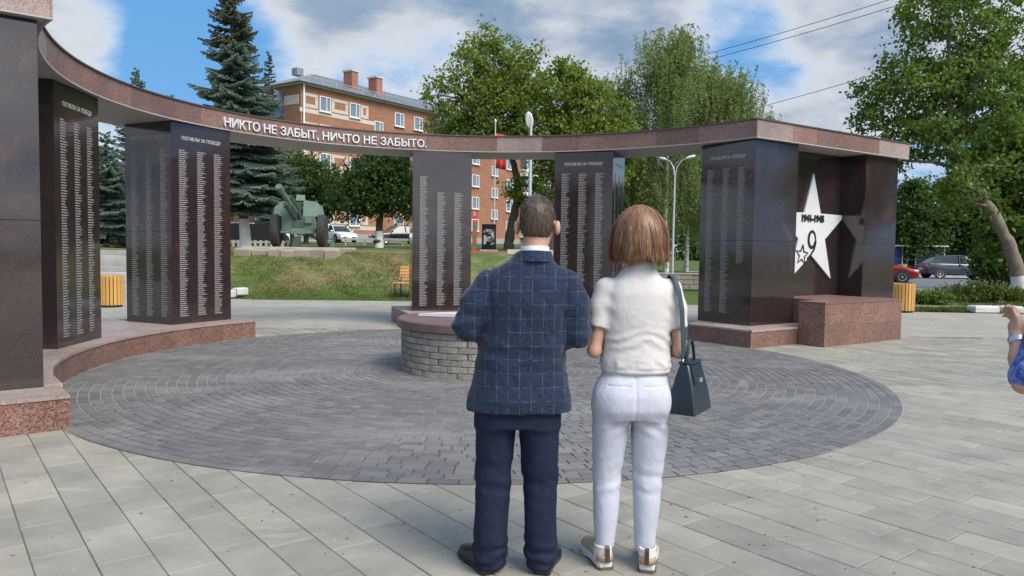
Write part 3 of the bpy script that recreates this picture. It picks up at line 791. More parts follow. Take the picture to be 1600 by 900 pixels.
# walking from the left wing to the right wing clockwise: the stone lies to the left
core = MB()
fpts = [Vector((*p, 0)) for p in front]; bpts = [Vector((*p, 0)) for p in back]
def inset(P, d):
    out = []
    for i, p in enumerate(P):
        a = (p - P[max(i - 1, 0)]); b = (P[min(i + 1, len(P) - 1)] - p); a = a if a.length > 0 else b; b = b if b.length > 0 else a
        t = (a.normalized() + b.normalized()).normalized(); k = 1 / max(0.4, t.dot(a.normalized())); out.append(p + Vector((-t.y, t.x, 0)) * d * k)
    return out
fi = inset(fpts, 0.02); bi = inset(bpts, -0.02)
def strip_solid(A, B, z0, z1):
    """solid between two polylines: A and B are resampled to the same count"""
    def rs(P, n):
        d = [0.0]
        for a, b in zip(P[:-1], P[1:]): d.append(d[-1] + (b - a).length)
        out = []
        for k in range(n):
            s = d[-1] * k / (n - 1); i = min(max(int(np.searchsorted(d, s)) - 1, 0), len(P) - 2)
            out.append(P[i].lerp(P[i + 1], (s - d[i]) / max(1e-9, d[i + 1] - d[i])))
        return out
    mb = MB(); n = len(A); V = []; F = []
    for a, b in zip(A, B): V += [(a.x, a.y, z0), (b.x, b.y, z0), (b.x, b.y, z1), (a.x, a.y, z1)]
    for k in range(n - 1):
        for i in range(4): j = (i + 1) % 4; F.append((4 * k + i, 4 * k + j, 4 * k + 4 + j, 4 * k + 4 + i))
    F += [(3, 2, 1, 0), (4 * n - 4, 4 * n - 3, 4 * n - 2, 4 * n - 1)]
    return mb.add(V, F)
# matched rows for the core: wing end, arc by angle, wing end
A_, B_ = [fi[0]], [bi[0]]
for i in range(111):
    th = tl0 + (tr0 - tl0) * i / 110; A_.append(fi[1 + i])
    B_.append(Vector((*pol(min(max(th, 45.2), 209.3), 6.26), 0)))
A_.append(fi[-1]); B_.append(bi[-1])
lin = strip_solid(A_, B_, ZT, ZL - 0.01).build('lintel', 'lintel_soffit', mem, offset=OFF)
random.seed(11)
wall_pieces('lintel_slab', front, ZT + 0.012, ZL - 0.012, 0.86, 0.02, 'lintel_granite', lin, gap=0.002, jit=0.28,
            mats=['lintel_granite'] * 4 + ['pale_granite', 'lintel_granite'])
wall_pieces('lintel_slab', [front[-1], back[-1]], ZT + 0.012, ZL - 0.012, 1.4, 0.02, 'lintel_granite', lin, gap=0.002)
fo = inset(fpts, -0.02)
A2 = [fo[0]] + fo[1:-1] + [fo[-1]]
strip_solid(A2, B_, ZL - 0.008, ZL + 0.012).build('flashing', 'flashing', lin, offset=OFF)
A3 = inset(fpts, -0.004); A4 = inset(fpts, 0.03)
strip_solid(A3, A4, ZT - 0.006, ZT + 0.010).build('drip_edge', 'lintel_soffit', lin, offset=OFF)
random.seed(5)

# --- the raised inscription along the lintel
INS = 'НИКТО НЕ ЗАБЫТ, НИЧТО НЕ ЗАБЫТО.'
def bounds(me): xs = [v.co.x for v in me.vertices]; return min(xs), max(xs)
full = text_mesh(INS, 1.0, 0, 'LEFT', 0.014); fb = bounds(full); fullw = fb[1] - fb[0]; bpy.data.meshes.remove(full)
th_a, th_b = 148.4, 104.2
# arc length of the inscription
ths = np.linspace(th_a, th_b, 400); pts_ = np.array([pol(t, rl2(t)) for t in ths]); seg = np.r_[0, np.cumsum(np.hypot(*np.diff(pts_, axis=0).T))]
k_ = seg[-1] / fullw; 
for i, ch in enumerate(INS):
    if ch == ' ': continue
    pre = text_mesh(INS[:i + 1], 1.0, 0, 'LEFT', 0.014); right = bounds(pre)[1] - fb[0]; bpy.data.meshes.remove(pre)
    me = text_mesh(ch, 1.0, 0.09, 'LEFT', 0.014); b0, b1 = bounds(me); cx = (right - (b1 - b0) / 2) * k_
    th = float(np.interp(cx, seg, ths)); c = Vector((*pol(th, rl2(th)), 0)); er = Vector((math.cos(R(th)), math.sin(R(th)), 0)); et = Vector((er.y, -er.x, 0))
    for v in me.vertices:
        p = c + et * ((v.co.x - (b0 + b1) / 2) * k_) - er * (0.018 + v.co.z * 0.15)
        v.co = (p.x - OFF[0], p.y - OFF[1], ZT + 0.052 + v.co.y * k_ * 0.98)
    link('letter', me, 'letter_metal', lin)

# --- granite block for flowers in front of the star
def q_(u, n): return wp(OR, UR, NR, u, n)
bx0 = q_(1.76, -0.95)
blk = thing('granite_block', 'low red granite block with slab facing below the white star', 'block', (bx0.x, bx0.y, 0))
bo = (bx0.x, bx0.y, 0)
cs = [q_(0.62, -0.95), q_(2.90, -0.95), q_(2.90, -0.47), q_(0.62, -0.47)]
u0, u1, n0, n1 = 0.62, 2.90, -0.95, -0.475
MB().prism([tuple(q_(a, b).xy) for a, b in ((u0 + .02, n0 + .02), (u1 - .02, n0 + .02), (u1 - .02, n1), (u0 + .02, n1))], 0.004, 0.70).build('core', 'plinth_granite', blk, offset=bo)
def blk_face(a, b, cuts, z0, z1):
    d = (b - a); L = d.length; x = d.normalized(); nrm = x.cross(Vector((0, 0, 1)))
    for s0, s1 in zip(cuts[:-1], cuts[1:]):
        pa = a + x * (s0 * L + 0.001); pb = a + x * (s1 * L - 0.001)
        MB().prism([tuple(p.xy) for p in (pa, pb, pb - nrm * 0.02, pa - nrm * 0.02)], z0, z1).build('facing_slab', 'plinth_granite', blk, offset=bo)
blk_face(q_(u0, n0), q_(u1, n0), [0, 0.31, 0.62, 1], 0.012, 0.335); blk_face(q_(u0, n0), q_(u1, n0), [0, 0.45, 0.8, 1], 0.338, 0.700)
blk_face(q_(u0, n1), q_(u0, n0), [0, 0.4, 1], 0.012, 0.335); blk_face(q_(u0, n1), q_(u0, n0), [0, 0.62, 1], 0.338, 0.700)
blk_face(q_(u1, n0), q_(u1, n1), [0, 0.5, 1], 0.012, 0.700)
MB().prism([tuple(q_(a, b).xy) for a, b in ((u0 - .01, n0 - .01), (u1 + .01, n0 - .01), (u1 + .01, n1), (u0 - .01, n1))], 0.702, 0.725).build('top_slab', 'plinth_granite', blk, offset=bo)
# the ledge behind it, on the plinth up to the star wall
MB().prism([tuple(q_(a, b).xy) for a, b in ((1.17, -0.468), (2.84, -0.468), (2.84, 0.468), (1.17, 0.468))], ZP, 0.72).build('ledge', 'plinth_granite', blk, offset=bo)

# =================================================================== ROUND BRICK ALTAR
AC = (-0.37, 9.58); AR = 1.0
alt = thing('round_altar', 'round grey brick altar with brown cap and white star plate', 'altar', (AC[0], AC[1], 0.0))
def brick_mesh(n_ring, R0, h, depth=0.07, seed=0):
    rnd = random.Random(seed); da = 2 * math.pi / n_ring; g = 0.0055 / R0; k = 4; mb = MB()
    rings = []
    for lev, (z, out) in enumerate(((0.0, 0.0), (0.006, 0.012), (h - 0.010, 0.013), (h - 0.004, 0.0))):
        ring = []
        for i in range(k + 1):
            a = -da / 2 + g + (da - 2 * g) * i / k
            rr = R0 + out * (0.55 if i in (0, k) else 1.0) + (rnd.uniform(-0.004, 0.004) if out else 0)
            ring.append((rr * math.cos(a), rr * math.sin(a), z))
        for i in range(k, -1, -1):
            a = -da / 2 + g + (da - 2 * g) * i / k; ring.append(((R0 - depth) * math.cos(a), (R0 - depth) * math.sin(a), z))
        rings.append(ring)
    return mb.loft(rings)
varied('split_brick', (0.33, 0.31, 0.275), (0.235, 0.222, 0.20), 14, 0.9, 0.8, 55, piece=0.16, bdist=0.02)
mat('brick_joint', (0.10, 0.095, 0.085), 0.95)
varied('cap_stone', (0.165, 0.105, 0.098), (0.125, 0.078, 0.074), 5, 0.45, 0.08, 60)
NB, HB = 26, 0.0745
bms = []
for s_ in range(5):
    o = brick_mesh(NB, AR, HB, seed=s_).build('brick_proto', 'split_brick'); bms.append(o.data); bpy.data.objects.remove(o)
MB().lathe([(AR - 0.012, 0.004), (AR - 0.012, 0.53)], 64).build('core', 'brick_joint', alt)
for c_ in range(7):
    for b_ in range(NB):
        o = link('brick', random.choice(bms), None, alt, (0, 0, 0.012 + c_ * HB)); o.rotation_euler = (0, 0, 2 * math.pi * (b_ + (c_ % 2) * 0.5 + random.uniform(-0.03, 0.03)) / NB)
MB().lathe([(0.4, 0.535), (AR + 0.05, 0.535), (AR + 0.062, 0.545), (AR + 0.062, 0.632), (AR + 0.05, 0.645), (0.3, 0.66), (0.0001, 0.66)], 96).build('cap', 'cap_stone', alt, smooth=True)
sp5 = star_pts(0.80, 0.34, 180 + 8)
MB().prism(sp5, 0.662, 0.70).build('star_plate', 'white_star', alt)

# =================================================================== TREES
def leaf_quads(P, size, rng_, aspect=0.62, updir=0.0):
    """P (n,3) centres -> diamond leaves of random orientation, (n*4,3)"""
    n = len(P); a = rng_.normal(size=(n, 3)); a[:, 2] -= updir; a /= np.linalg.norm(a, axis=1)[:, None]
    b = rng_.normal(size=(n, 3)); b -= a * (a * b).sum(1)[:, None]; b /= np.linalg.norm(b, axis=1)[:, None]
    s = size * rng_.uniform(0.65, 1.3, (n, 1))
    a *= s; b *= s * aspect
    return np.stack([P - a * 0.5, P + b * 0.5 - a * 0.05, P + a * 0.5, P - b * 0.5 - a * 0.05], 1).reshape(-1, 3)

def make_tree(name, label, cat, base, lobes, n_clu, per, leaf, csize, trunk, leafm, barkm='bark', group=None, seed=0, white=0.0, twigs=0.5, shell=0.55, limb_r=0.10, droop=0.0):
    """base: world xyz; lobes: (x,y,z,rx,ry,rz) relative to base; trunk: list of (x,y,z,r) relative to base"""
    g = np.random.default_rng(seed); root = thing(name, label, cat, base, 0, group)
    vol = np.array([l[3] * l[4] * l[5] for l in lobes]) ** 0.8; vol /= vol.sum()
    tb = MB(); tp = [Vector(t[:3]) for t in trunk]
    sp_, sr_ = [], []
    for i in range(len(trunk) - 1):
        a_, b_, c_, d_ = tp[max(i - 1, 0)], tp[i], tp[i + 1], tp[min(i + 2, len(tp) - 1)]
        for f in np.linspace(0, 1, 7)[:-1]:
            p_ = 0.5 * ((2 * b_) + (c_ - a_) * f + (2 * a_ - 5 * b_ + 4 * c_ - d_) * f ** 2 + (3 * b_ - a_ - 3 * c_ + d_) * f ** 3)
            r_ = trunk[i][3] * (1 - f) + trunk[i + 1][3] * f
            sp_.append(p_ + Vector(g.normal(0, .07 * r_, 3))); sr_.append(r_ * g.uniform(.9, 1.1))
    sp_.append(tp[-1]); sr_.append(trunk[-1][3]); sr_[0] *= 1.25; tb.tube(sp_, sr_, 12)
    clus = []; lobe_of = []
    for li, l in enumerate(lobes):
        k = int(n_clu * vol[li]); d = g.normal(size=(k, 3)); d /= np.linalg.norm(d, axis=1)[:, None]
        rr = shell + (1 - shell) * g.random(k) ** 0.6
        rr *= 1 + 0.16 * np.sin(d[:, 0] * 5 + seed) * np.cos(d[:, 2] * 4 + seed * 2)
        p = d * rr[:, None] * np.array(l[3:6]) + np.array(l[:3]); clus.append(p); lobe_of += [li] * k
    C = np.concatenate(clus)
    # limbs: from the trunk to the heart of each lobe
    limbs = []
    for li, l in enumerate(lobes):
        c = Vector(l[:3]); best = min(range(len(tp)), key=lambda i: (tp[i] - c).length + max(0, tp[i].z - c.z) * 2)
        best = min(best, len(tp) - 1); s = tp[best]; r0 = min(limb_r, trunk[best][3] * 0.8)
        mid = s.lerp(c, 0.5) + Vector((g.normal(0, .15), g.normal(0, .15), abs(g.normal(0, .2))))
        pts = [s, s.lerp(mid, 0.5), mid, c]
        tb.tube(pts, [r0, r0 * 0.8, r0 * 0.6, r0 * 0.3], 6); limbs.append((pts, r0))
    for p, li in zip(C, lobe_of):
        if g.random() > twigs: continue
        pts, r0 = limbs[li]; e = Vector(p); s = min((pts[k].lerp(pts[k + 1], f) for k in (1, 2) for f in (0, .5, 1)), key=lambda v: (v - e).length)
        m = s.lerp(e, 0.55) + Vector((g.normal(0, .1), g.normal(0, .1), g.normal(0.1, .1)))
        tb.tube([s, m, e], [r0 * 0.32, r0 * 0.2, r0 * 0.07], 4, cap=False)
    tr = tb.build('trunk', barkm, root, smooth=True)
    if white:
        wb = MB(); a = tp[0]; pts = []; rad = []
        for i in range(len(trunk) - 1):
            for f in np.linspace(0, 1, 6):
                p = tp[i].lerp(tp[i + 1], f); r_ = trunk[i][3] * (1 - f) + trunk[i + 1][3] * f
                if p.z <= white and (not pts or (p - pts[-1]).length > 0.02): pts.append(p); rad.append(r_ + 0.008)
        wb.tube(pts, rad, 12, cap=False).build('whitewash', 'whitewash', tr, smooth=True)
    n = len(C) * per; cs = csize * g.uniform(0.6, 1.35, (len(C), 1, 1))
    off = g.normal(size=(len(C), per, 3)) * cs * np.array([0.5, 0.5, 0.36]); P = (C[:, None, :] + off)
    if droop: P[..., 2] -= np.abs(off[..., 0]) * droop
    P = P.reshape(-1, 3)
    # stray leaves
    link('crown', quads_mesh('crown', leaf_quads(P, leaf, g, 0.7, 0.35)), leafm, root)
    return root

def make_birch(name, label, base, h, rad, seed, lean=(0, 0), group=None, n_str=900, z0=0.16):
    g = np.random.default_rng(seed); root = thing(name, label, 'tree', base, 0, group)
    tb = MB(); tp = []
    for i in range(9):
        f = i / 8; tp.append(Vector((lean[0] * f + g.normal(0, .06), lean[1] * f + g.normal(0, .06), h * 0.93 * f)))
    tr_r = [0.17 * (1 - 0.9 * i / 8) + 0.01 for i in range(9)]; tb.tube(tp, tr_r, 8)
    strands = []; 
    for k in range(40):
        f = g.uniform(0.2, 0.95); i = int(f * 8); s = tp[i].lerp(tp[min(i + 1, 8)], f * 8 - i); a = g.uniform(0, 6.28)
        prof = math.sin(math.pi * min(1, (f - 0.1) / 0.95) ** 0.8) ** 0.7
        L = rad * prof * g.uniform(0.6, 1.1); e = s + Vector((math.cos(a) * L, math.sin(a) * L, L * g.uniform(0.5, 1.1)))
        m = s.lerp(e, 0.5) + Vector((0, 0, 0.1 * L)); tb.tube([s, m, e], [0.05 * (1 - f * .6), 0.032, 0.01], 5, cap=False)
        for q in range(int(n_str / 40)):
            t = g.uniform(0.25, 1.0); p = s.lerp(e, t) + Vector(g.normal(0, 0.45, 3)); strands.append(p)
    tb.build('trunk', 'birch_bark', root, smooth=True)
    S = np.array([tuple(p) for p in strands]); n = len(S); per = 26
    L = g.uniform(0.5, 2.3, (n, 1)); t = np.linspace(0, 1, per)[None, :] + g.normal(0, 0.02, (n, per)); sway = g.normal(0, 0.16, (n, 1, 2))
    P = np.zeros((n, per, 3)); P[..., 2] = S[:, None, 2] - L * t + 0.25 * np.sin(t * 3.0)
    P[..., 0] = S[:, None, 0] + sway[..., 0] * np.sqrt(np.abs(t)) + g.normal(0, 0.06, (n, per)); P[..., 1] = S[:, None, 1] + sway[..., 1] * np.sqrt(np.abs(t)) + g.normal(0, 0.06, (n, per))
    keep = P[..., 2] > z0 * h; P = P[keep]
    link('crown', quads_mesh('crown', leaf_quads(P, 0.125, g, 0.55, 0.5)), 'birch_leaf', root)
    return root

def make_spruce(name, label, base, h, rad, seed, white=0.0, clear=1.2, lean=0.0, needle='spruce_needle', dens=1.0, group=None, cones=True):
    g = np.random.default_rng(seed); root = thing(name, label, 'tree', base, 0, group); tb = MB()
    def ax(z): return Vector((lean * (z / h), 0, z))
    tb.tube([ax(h * f) for f in (0, .1, .3, .6, .85, 1)], [0.2 * h / 10, 0.17 * h / 10, 0.14 * h / 10, 0.08 * h / 10, 0.035, 0.008], 9)
    seg = []; z = clear; upper = []
    while z < h - 0.1:
        f = (z - clear) / (h - clear); L0 = rad * (1 - f) ** 0.85 * (0.62 + 0.38 * math.sin(min(1, f * 7) * math.pi / 2)) + 0.1
        for k in range(int((5 + 4 * (1 - f)) * dens) + 2):
            a = g.uniform(0, 6.28); L = L0 * g.uniform(0.55, 1.15); d = Vector((math.cos(a), math.sin(a), 0)); sd = Vector((-d.y, d.x, 0))
            drop = (0.42 * (1 - f) + 0.02) * g.uniform(0.6, 1.2); b = ax(z + g.normal(0, .06)); prev = b; ns = max(4, int(L / 0.11))
            for i in range(1, ns + 1):
                t = i / ns; p = b + d * (L * t) + Vector((0, 0, (-drop * t + 0.42 * drop * t ** 3) * L + (0.35 * f * t * L)))
                wdt = 0.42 * L * (0.25 + 0.75 * math.sin(math.pi * min(1, t * 0.85 + 0.15))) * (1.05 - t * 0.75)
                seg.append((prev, p, 0.075))
                for sgn in (-1, 1):
                    w = wdt * g.uniform(0.6, 1.2); e = p + sd * (sgn * w) + d * (w * 0.75) + Vector((0, 0, -w * 0.28 + g.normal(0, .02)))
                    seg.append((p, p.lerp(e, 0.5) + Vector((0, 0, 0.015)), 0.062)); seg.append((p.lerp(e, 0.5) + Vector((0, 0, 0.015)), e, 0.055))
                    if w > 0.22:
                        for q in (0.35, 0.7):
                            s2 = p.lerp(e, q); e2 = s2 + d * (w * 0.38) + sd * (sgn * -0.02) + Vector((0, 0, -0.05)); seg.append((s2, e2, 0.05))
                prev = p
            if L > 0.7: tb.tube([b, b + d * L * .5 + Vector((0, 0, -drop * .47 * L)), prev], [0.025, 0.016, 0.006], 4, cap=False)
        z += 0.17 + 0.07 * f
    A = np.array([tuple(s[0]) for s in seg]); B = np.array([tuple(s[1]) for s in seg]); w = np.array([s[2] for s in seg])[:, None]
    d = B - A; ln = np.linalg.norm(d, axis=1)[:, None] + 1e-6; d /= ln; u = g.normal(size=d.shape); u -= d * (u * d).sum(1)[:, None]; u /= np.linalg.norm(u, axis=1)[:, None]; v = np.cross(d, u)
    B = B + d * 0.03; Q = []
    for ang in (0, 60, 120):
        c = u * math.cos(R(ang)) + v * math.sin(R(ang)); Q.append(np.stack([A - c * w * 0.42, B - c * w * 0.5 - d * 0.02, B + d * 0.02 + c * w * 0.28, A + c * w * 0.5], 1))
    Q = np.concatenate(Q); zc = Q[:, :, 2].mean(1)
    tr = tb.build('trunk', 'bark', root, smooth=True)
    if white: MB().tube([ax(-0.02), ax(white * 0.5), ax(white)], [0.225 * h / 10, 0.19 * h / 10, 0.175 * h / 10], 12, cap=False).build('whitewash', 'whitewash', tr, smooth=True)
    if cones:
        top = zc > h * 0.72
        link('crown', quads_mesh('crown', Q[~top].reshape(-1, 3)), needle, root)
        link('cone_laden_top', quads_mesh('cone_laden_top', Q[top].reshape(-1, 3)), 'spruce_cone_needle', root)
    else: link('crown', quads_mesh('crown', Q.reshape(-1, 3)), needle, root)
    return root

def at(px, d, z=None):
    """plan position along the photograph's column px at depth d (metres)"""
    x = (px - 800) / 1190 * d; return (x, d, gzf(x, d) if z is None else z)

make_spruce('blue_spruce', 'tall blue spruce with a whitewashed trunk foot left of the cannon', at(384, 29.6), 10.6, 2.5, 3, white=1.2, clear=1.75, lean=-0.65)
make_spruce('blue_spruce', 'thin dark spruce tip beside the tall blue spruce, in front of the brick block', at(421, 47), 11.9, 1.15, 8, clear=1.5, dens=0.7)
make_spruce('blue_spruce', 'blue spruce seen between the two left name piers', at(168, 33), 4.9, 2.0, 4, clear=0.5, cones=False, group=None)
make_spruce('blue_spruce', 'spruce whose tip shows above the lintel near the left end', at(216, 40), 9.2, 2.0, 5, clear=0.8, cones=False)
make_spruce('blue_spruce', 'small spruce whose thin tip barely clears the lintel', at(268, 44), 8.7, 1.4, 6, clear=0.8, cones=False, dens=0.7)

make_tree('maple_tree', 'dark round tree with whitewashed trunk right of the cannon', 'tree', at(592, 45), [(0, 0, 3.6, 1.9, 1.9, 1.5), (-1.6, 0.2, 3.0, 1.3, 1.5, 1.3), (1.5, 0, 3.2, 1.3, 1.4, 1.4), (0.2, 0, 4.9, 1.5, 1.5, 1.2), (-1.0, 0, 4.4, 1.2, 1.3, 1.1), (1.1, -.3, 4.5, 1.2, 1.2, 1.1), (-0.2, -0.8, 2.5, 1.5, 1.0, 0.9)],
          430, 48, 0.19, 0.55, [(0, 0, -.05, .26), (0, 0, 1.0, .22), (0.05, 0, 2.4, .18), (0, 0, 4.4, .07)], 'dark_leaf', 'bark', seed=21, white=1.1, shell=0.35)
make_tree('bushy_tree', 'dark green tree behind the cannon shield, below the brick block', 'tree', at(478, 54), [(0, 0, 3.6, 2.6, 2.0, 2.0), (-1.8, 0, 4.4, 1.7, 1.6, 1.7), (1.6, 0, 3.9, 1.6, 1.6, 1.6), (0, 0, 5.3, 1.6, 1.4, 1.2), (-0.6, -.4, 2.2, 2.2, 1.6, 1.2)],
          420, 44, 0.21, 0.6, [(0, 0, -.1, .2), (0, 0, 1.2, .17), (0.1, 0, 2.8, .13), (0, 0, 4.6, .05)], 'dark_leaf', 'bark', seed=22, shell=0.3)
make_tree('maple_tree', 'spreading light green tree with forked trunk behind the middle pier', 'tree', at(793, 44), [(-2.6, 0, 8.6, 2.2, 2.0, 1.9), (-1.6, .5, 10.6, 1.9, 1.8, 1.7), (0.2, 0, 10.4, 1.8, 1.8, 1.7), (-3.2, 0, 6.9, 1.5, 1.5, 1.2), (-.4, -.3, 8.2, 2.2, 2.0, 1.8), (0.9, 0.2, 8.9, 1.6, 1.6, 1.5), (-1.2, -.4, 6.6, 1.9, 1.5, 1.1), (0.6, 0, 6.6, 1.3, 1.3, 0.9), (1.5, -.6, 2.9, .9, .8, 1.0), (0.2, -.6, 3.4, 0.7, 0.7, 0.9), (-1.5, 0, 12.0, 0.8, 0.8, 0.7)],
          660, 34, 0.20, 0.48, [(0, 0, -.1, .32), (0.15, 0, 1.2, .26), (0.5, 0, 3.0, .23), (0.35, 0, 4.6, .2), (-.3, 0, 6.6, .15), (-.7, 0, 9.5, .05)], 'maple_leaf', 'bark', seed=31, shell=0.45, limb_r=.14)
make_tree('maple_tree', 'yellow green maple behind the man, between the forked tree and the birches', 'tree', at(862, 42), [(0.4, 0, 8.6, 1.9, 1.8, 1.6), (2.2, 0, 7.4, 2.1, 1.9, 1.6), (3.1, -.3, 6.0, 2.0, 1.8, 1.3), (1.2, -.5, 6.2, 2.0, 1.8, 1.4), (-.6, 0, 6.8, 1.5, 1.5, 1.3), (1.6, 0, 9.0, 1.2, 1.2, 1.0), (-.4, 0.2, 5.0, 1.2, 1.2, 1.0), (-.3, 0, 3.4, 0.9, .9, 1.1), (3.0, 0, 4.6, 1.4, 1.4, 1.0), (0.6, 0, 9.9, .8, .8, .7)],
          640, 38, 0.20, 0.48, [(0, 0, -.1, .28), (0, 0, 2.2, .24), (0.1, 0, 4.4, .2), (0.3, 0, 6.6, .13), (0.6, 0, 8.6, .05)], 'maple_leaf', 'bark', seed=32, shell=0.42, limb_r=.12)
make_birch('poplar_tree', 'slim pale tree tip rising behind the yellow green maple', at(917, 62), 17.0, 1.4, 40, n_str=420, z0=0.4)
for px, d, h, rad, ln, sd, lab in [(985, 47, 12.6, 3.2, (-.7, 0), 41, 'left birch of the weeping clump, behind the woman'), (1040, 46, 15.2, 2.9, (-.2, 0), 42, 'tallest weeping birch, behind the twin-armed street lamp'),
                                   (1108, 48, 14.4, 2.9, (.2, 0), 43, 'full weeping birch behind the right name pier'), (1160, 49, 10.6, 2.6, (.6, 0), 44, 'low right-hand birch of the clump above the lintel corner'), (1072, 55, 14.0, 2.6, (0, 0), 45, 'birch standing back in the gap of the weeping clump')]:
    make_birch('birch_tree', lab, at(px, d), h, rad, sd, ln, 'weeping birches behind the memorial', n_str=2700, z0=0.07)

# the leaning tree on the right
make_tree('leaning_tree', 'tall leaning tree with whitewashed foot at the right edge', 'tree', (17.0, 25.4, 0.0),
          [(-2.6, 0, 8.6, 1.6, 1.4, 1.0), (-3.6, 0, 7.0, 1.7, 1.5, 1.15), (-4.6, 0.2, 5.6, 1.2, 1.2, 0.9), (-2.3, -.4, 7.0, 1.8, 1.4, 1.1), (-1.0, 0, 8.0, 1.4, 1.4, 1.0), (-3.2, 0, 9.6, 1.5, 1.4, .9), (-3.4, -.3, 5.6, 1.4, 1.3, 0.9), (-1.4, 0.3, 6.0, 1.5, 1.4, .8), (-4.9, 0, 7.0, 0.9, .9, .7), (-2.4, 0, 10.4, 1.0, 1.0, .7), (-4.6, 0, 4.6, .8, .8, .5), (-1.0, 0, 9.6, 0.9, .9, .7), (-2.6, .2, 5.0, 1.0, 1.0, .6), (-1.9, -.3, 3.2, 0.8, .7, .6), (-.9, -.2, 4.4, .7, .7, .5), (-2.9, -.4, 4.0, .9, .9, .6)],
          450, 60, 0.135, 0.40, [(0.1, 0, -.05, .30), (-.1, 0, .85, .25), (-.45, 0, 1.8, .2), (-1.15, 0, 3.0, .17), (-2.0, 0, 4.3, .15), (-2.5, 0, 5.3, .12), (-2.7, 0, 7.0, .09), (-2.8, 0, 9.5, .03)], 'elm_leaf', 'grey_bark', seed=51, white=0.95, shell=0.4, limb_r=.09)
make_tree('leafy_tree', 'bushy tree at the right edge behind the leaning trunk', 'tree', (20.2, 29.5, 0.0),
          [(0, 0, 4.4, 1.9, 1.6, 1.6), (-1.1, 0, 3.0, 1.4, 1.3, 1.0), (-.6, 0, 6.2, 1.9, 1.5, 1.2), (-1.8, 0, 5.0, 1.2, 1.2, 1.0), (0.4, 0, 7.6, 1.6, 1.4, 1.1), (-1.0, -.2, 1.9, 1.2, 1.0, .7)], 460, 36, 0.21, 0.5,
          [(0, 0, -.1, .14), (-.05, 0, 1.6, .12), (-.1, 0, 3.0, .1), (0, 0, 6.0, .04)], 'elm_leaf', 'grey_bark', seed=52, shell=0.4)
for i, (px, d, h, w, lab) in enumerate([(1425, 62, 8.2, 4.2, 'dark tree across the road above the red car'), (1500, 66, 9.5, 4.6, 'dark tree across the road above the dark hatchback'), (1590, 60, 8.0, 4.0, 'dark tree across the road at the right edge'),
                                        (1345, 70, 9.5, 4.2, 'dark tree across the road seen past the star wing'), (1240, 84, 10.0, 5.0, 'far round tree behind the birch clump'), (1000, 88, 10.5, 5.2, 'far round tree deep behind the birch trunks'),(330, 70, 9.5, 4.2, 'far tree left of the brick block, behind the tall spruce'), (240, 62, 7.5, 4.0, 'far round tree behind the left name piers'), (120, 60, 8.0, 4.0, 'far round tree at the left behind the colonnade')]):
    make_tree('roadside_tree', lab, 'tree', at(px, d), [(0, 0, h * .55, w * .5, w * .45, h * .28), (-w * .3, 0, h * .45, w * .35, w * .35, h * .25), (w * .3, 0, h * .48, w * .35, w * .35, h * .25), (0, 0, h * .78, w * .32, w * .3, h * .18), (0, -.5, h * .28, w * .45, w * .35, h * .17)],
              330, 34, 0.30, 0.75, [(0, 0, -.1, .2), (0, 0, h * .3, .16), (0.1, 0, h * .7, .06)], 'dark_leaf', 'bark', seed=60 + i, shell=0.3, twigs=0.25, group='trees beyond the road')
# low bush in front of the dark hatchback
make_tree('leafy_bush', 'dark leafy bush hiding the front of the hatchback', 'bush', (21.3, 33.0, 0.0), [(0, 0, 1.3, 1.3, .9, 1.0), (0.7, 0, 1.8, 1.0, .8, 0.9), (-.7, -.2, 0.95, .8, .7, .7), (0.9, 0, 0.8, 0.9, .7, .7)], 230, 34, 0.16, 0.4,
          [(0.1, 0, -.05, .06), (0.1, 0, 0.7, .05), (0.2, 0, 1.6, .02)], 'dark_leaf', 'bark', seed=71, shell=0.3)
for i, (x, y, w, h, m, lab) in enumerate([(11.6, 23.6, .95, .36, 'elm_leaf', 'low leafy plants in the bed behind the bin'), (14.9, 24.4, 1.15, .62, 'shrub_leaf', 'yellowing rounded shrub in the roadside bed'), (16.2, 24.0, .6, .42, 'shrub_leaf', 'small yellow shrub at the foot of the leaning tree'), (12.8, 23.3, .55, .36, 'elm_leaf', 'small green plant between the bed shrubs')]):
    make_tree('flower_bed_shrub', lab, 'shrub', (x, y, 0), [(0, 0, h * .5, w, .6, h * .55), (-w * .5, 0, h * .4, w * .5, .5, h * .45), (w * .5, 0, h * .45, w * .5, .5, h * .45)], 130, 30, 0.085, 0.17,
              [(0, 0, -.02, .03), (0, 0, h * .4, .02), (0, 0, h * .7, .01)], m, 'bark', seed=80 + i, shell=0.2, group='shrubs in the roadside bed')
# trees behind the photographer (they show as reflections in the polished stone)
for i, (x, y, h, w, lab) in enumerate([(-22, -44, 8, 7, 'tall tree behind the photographer, mirrored in the left pier'), (-6, -50, 7, 7, 'rounded tree behind the photographer, mirrored in the dark stone'), (9, -48, 8.5, 7, 'broad tree behind the photographer, mirrored in the middle piers'), (30, -40, 7, 7, 'tree behind the photographer on the right, mirrored in the granite'), (26.5, 7.5, 9, 6, 'tree on the right side of the square, mirrored in the star wing'), (30, 15, 10, 6.5, 'broad tree beyond the right side of the square, mirrored in the stone'), (28.5, 23, 9, 6, 'tree right of the leaning trunk, outside the picture')]):
    make_tree('square_tree', lab, 'tree', (x, y, -.03), [(0, 0, h * .55, w * .5, w * .45, h * .28), (-w * .3, 0, h * .45, w * .35, w * .35, h * .25), (w * .3, 0, h * .48, w * .35, w * .35, h * .25), (0, 0, h * .78, w * .32, w * .3, h * .18)],
              200, 26, 0.42, 0.85, [(0, 0, -.05, .22), (0, 0, h * .3, .18), (0.1, 0, h * .7, .06)], 'elm_leaf', 'bark', seed=90 + i, shell=0.3, twigs=0.25, group='trees behind the photographer')

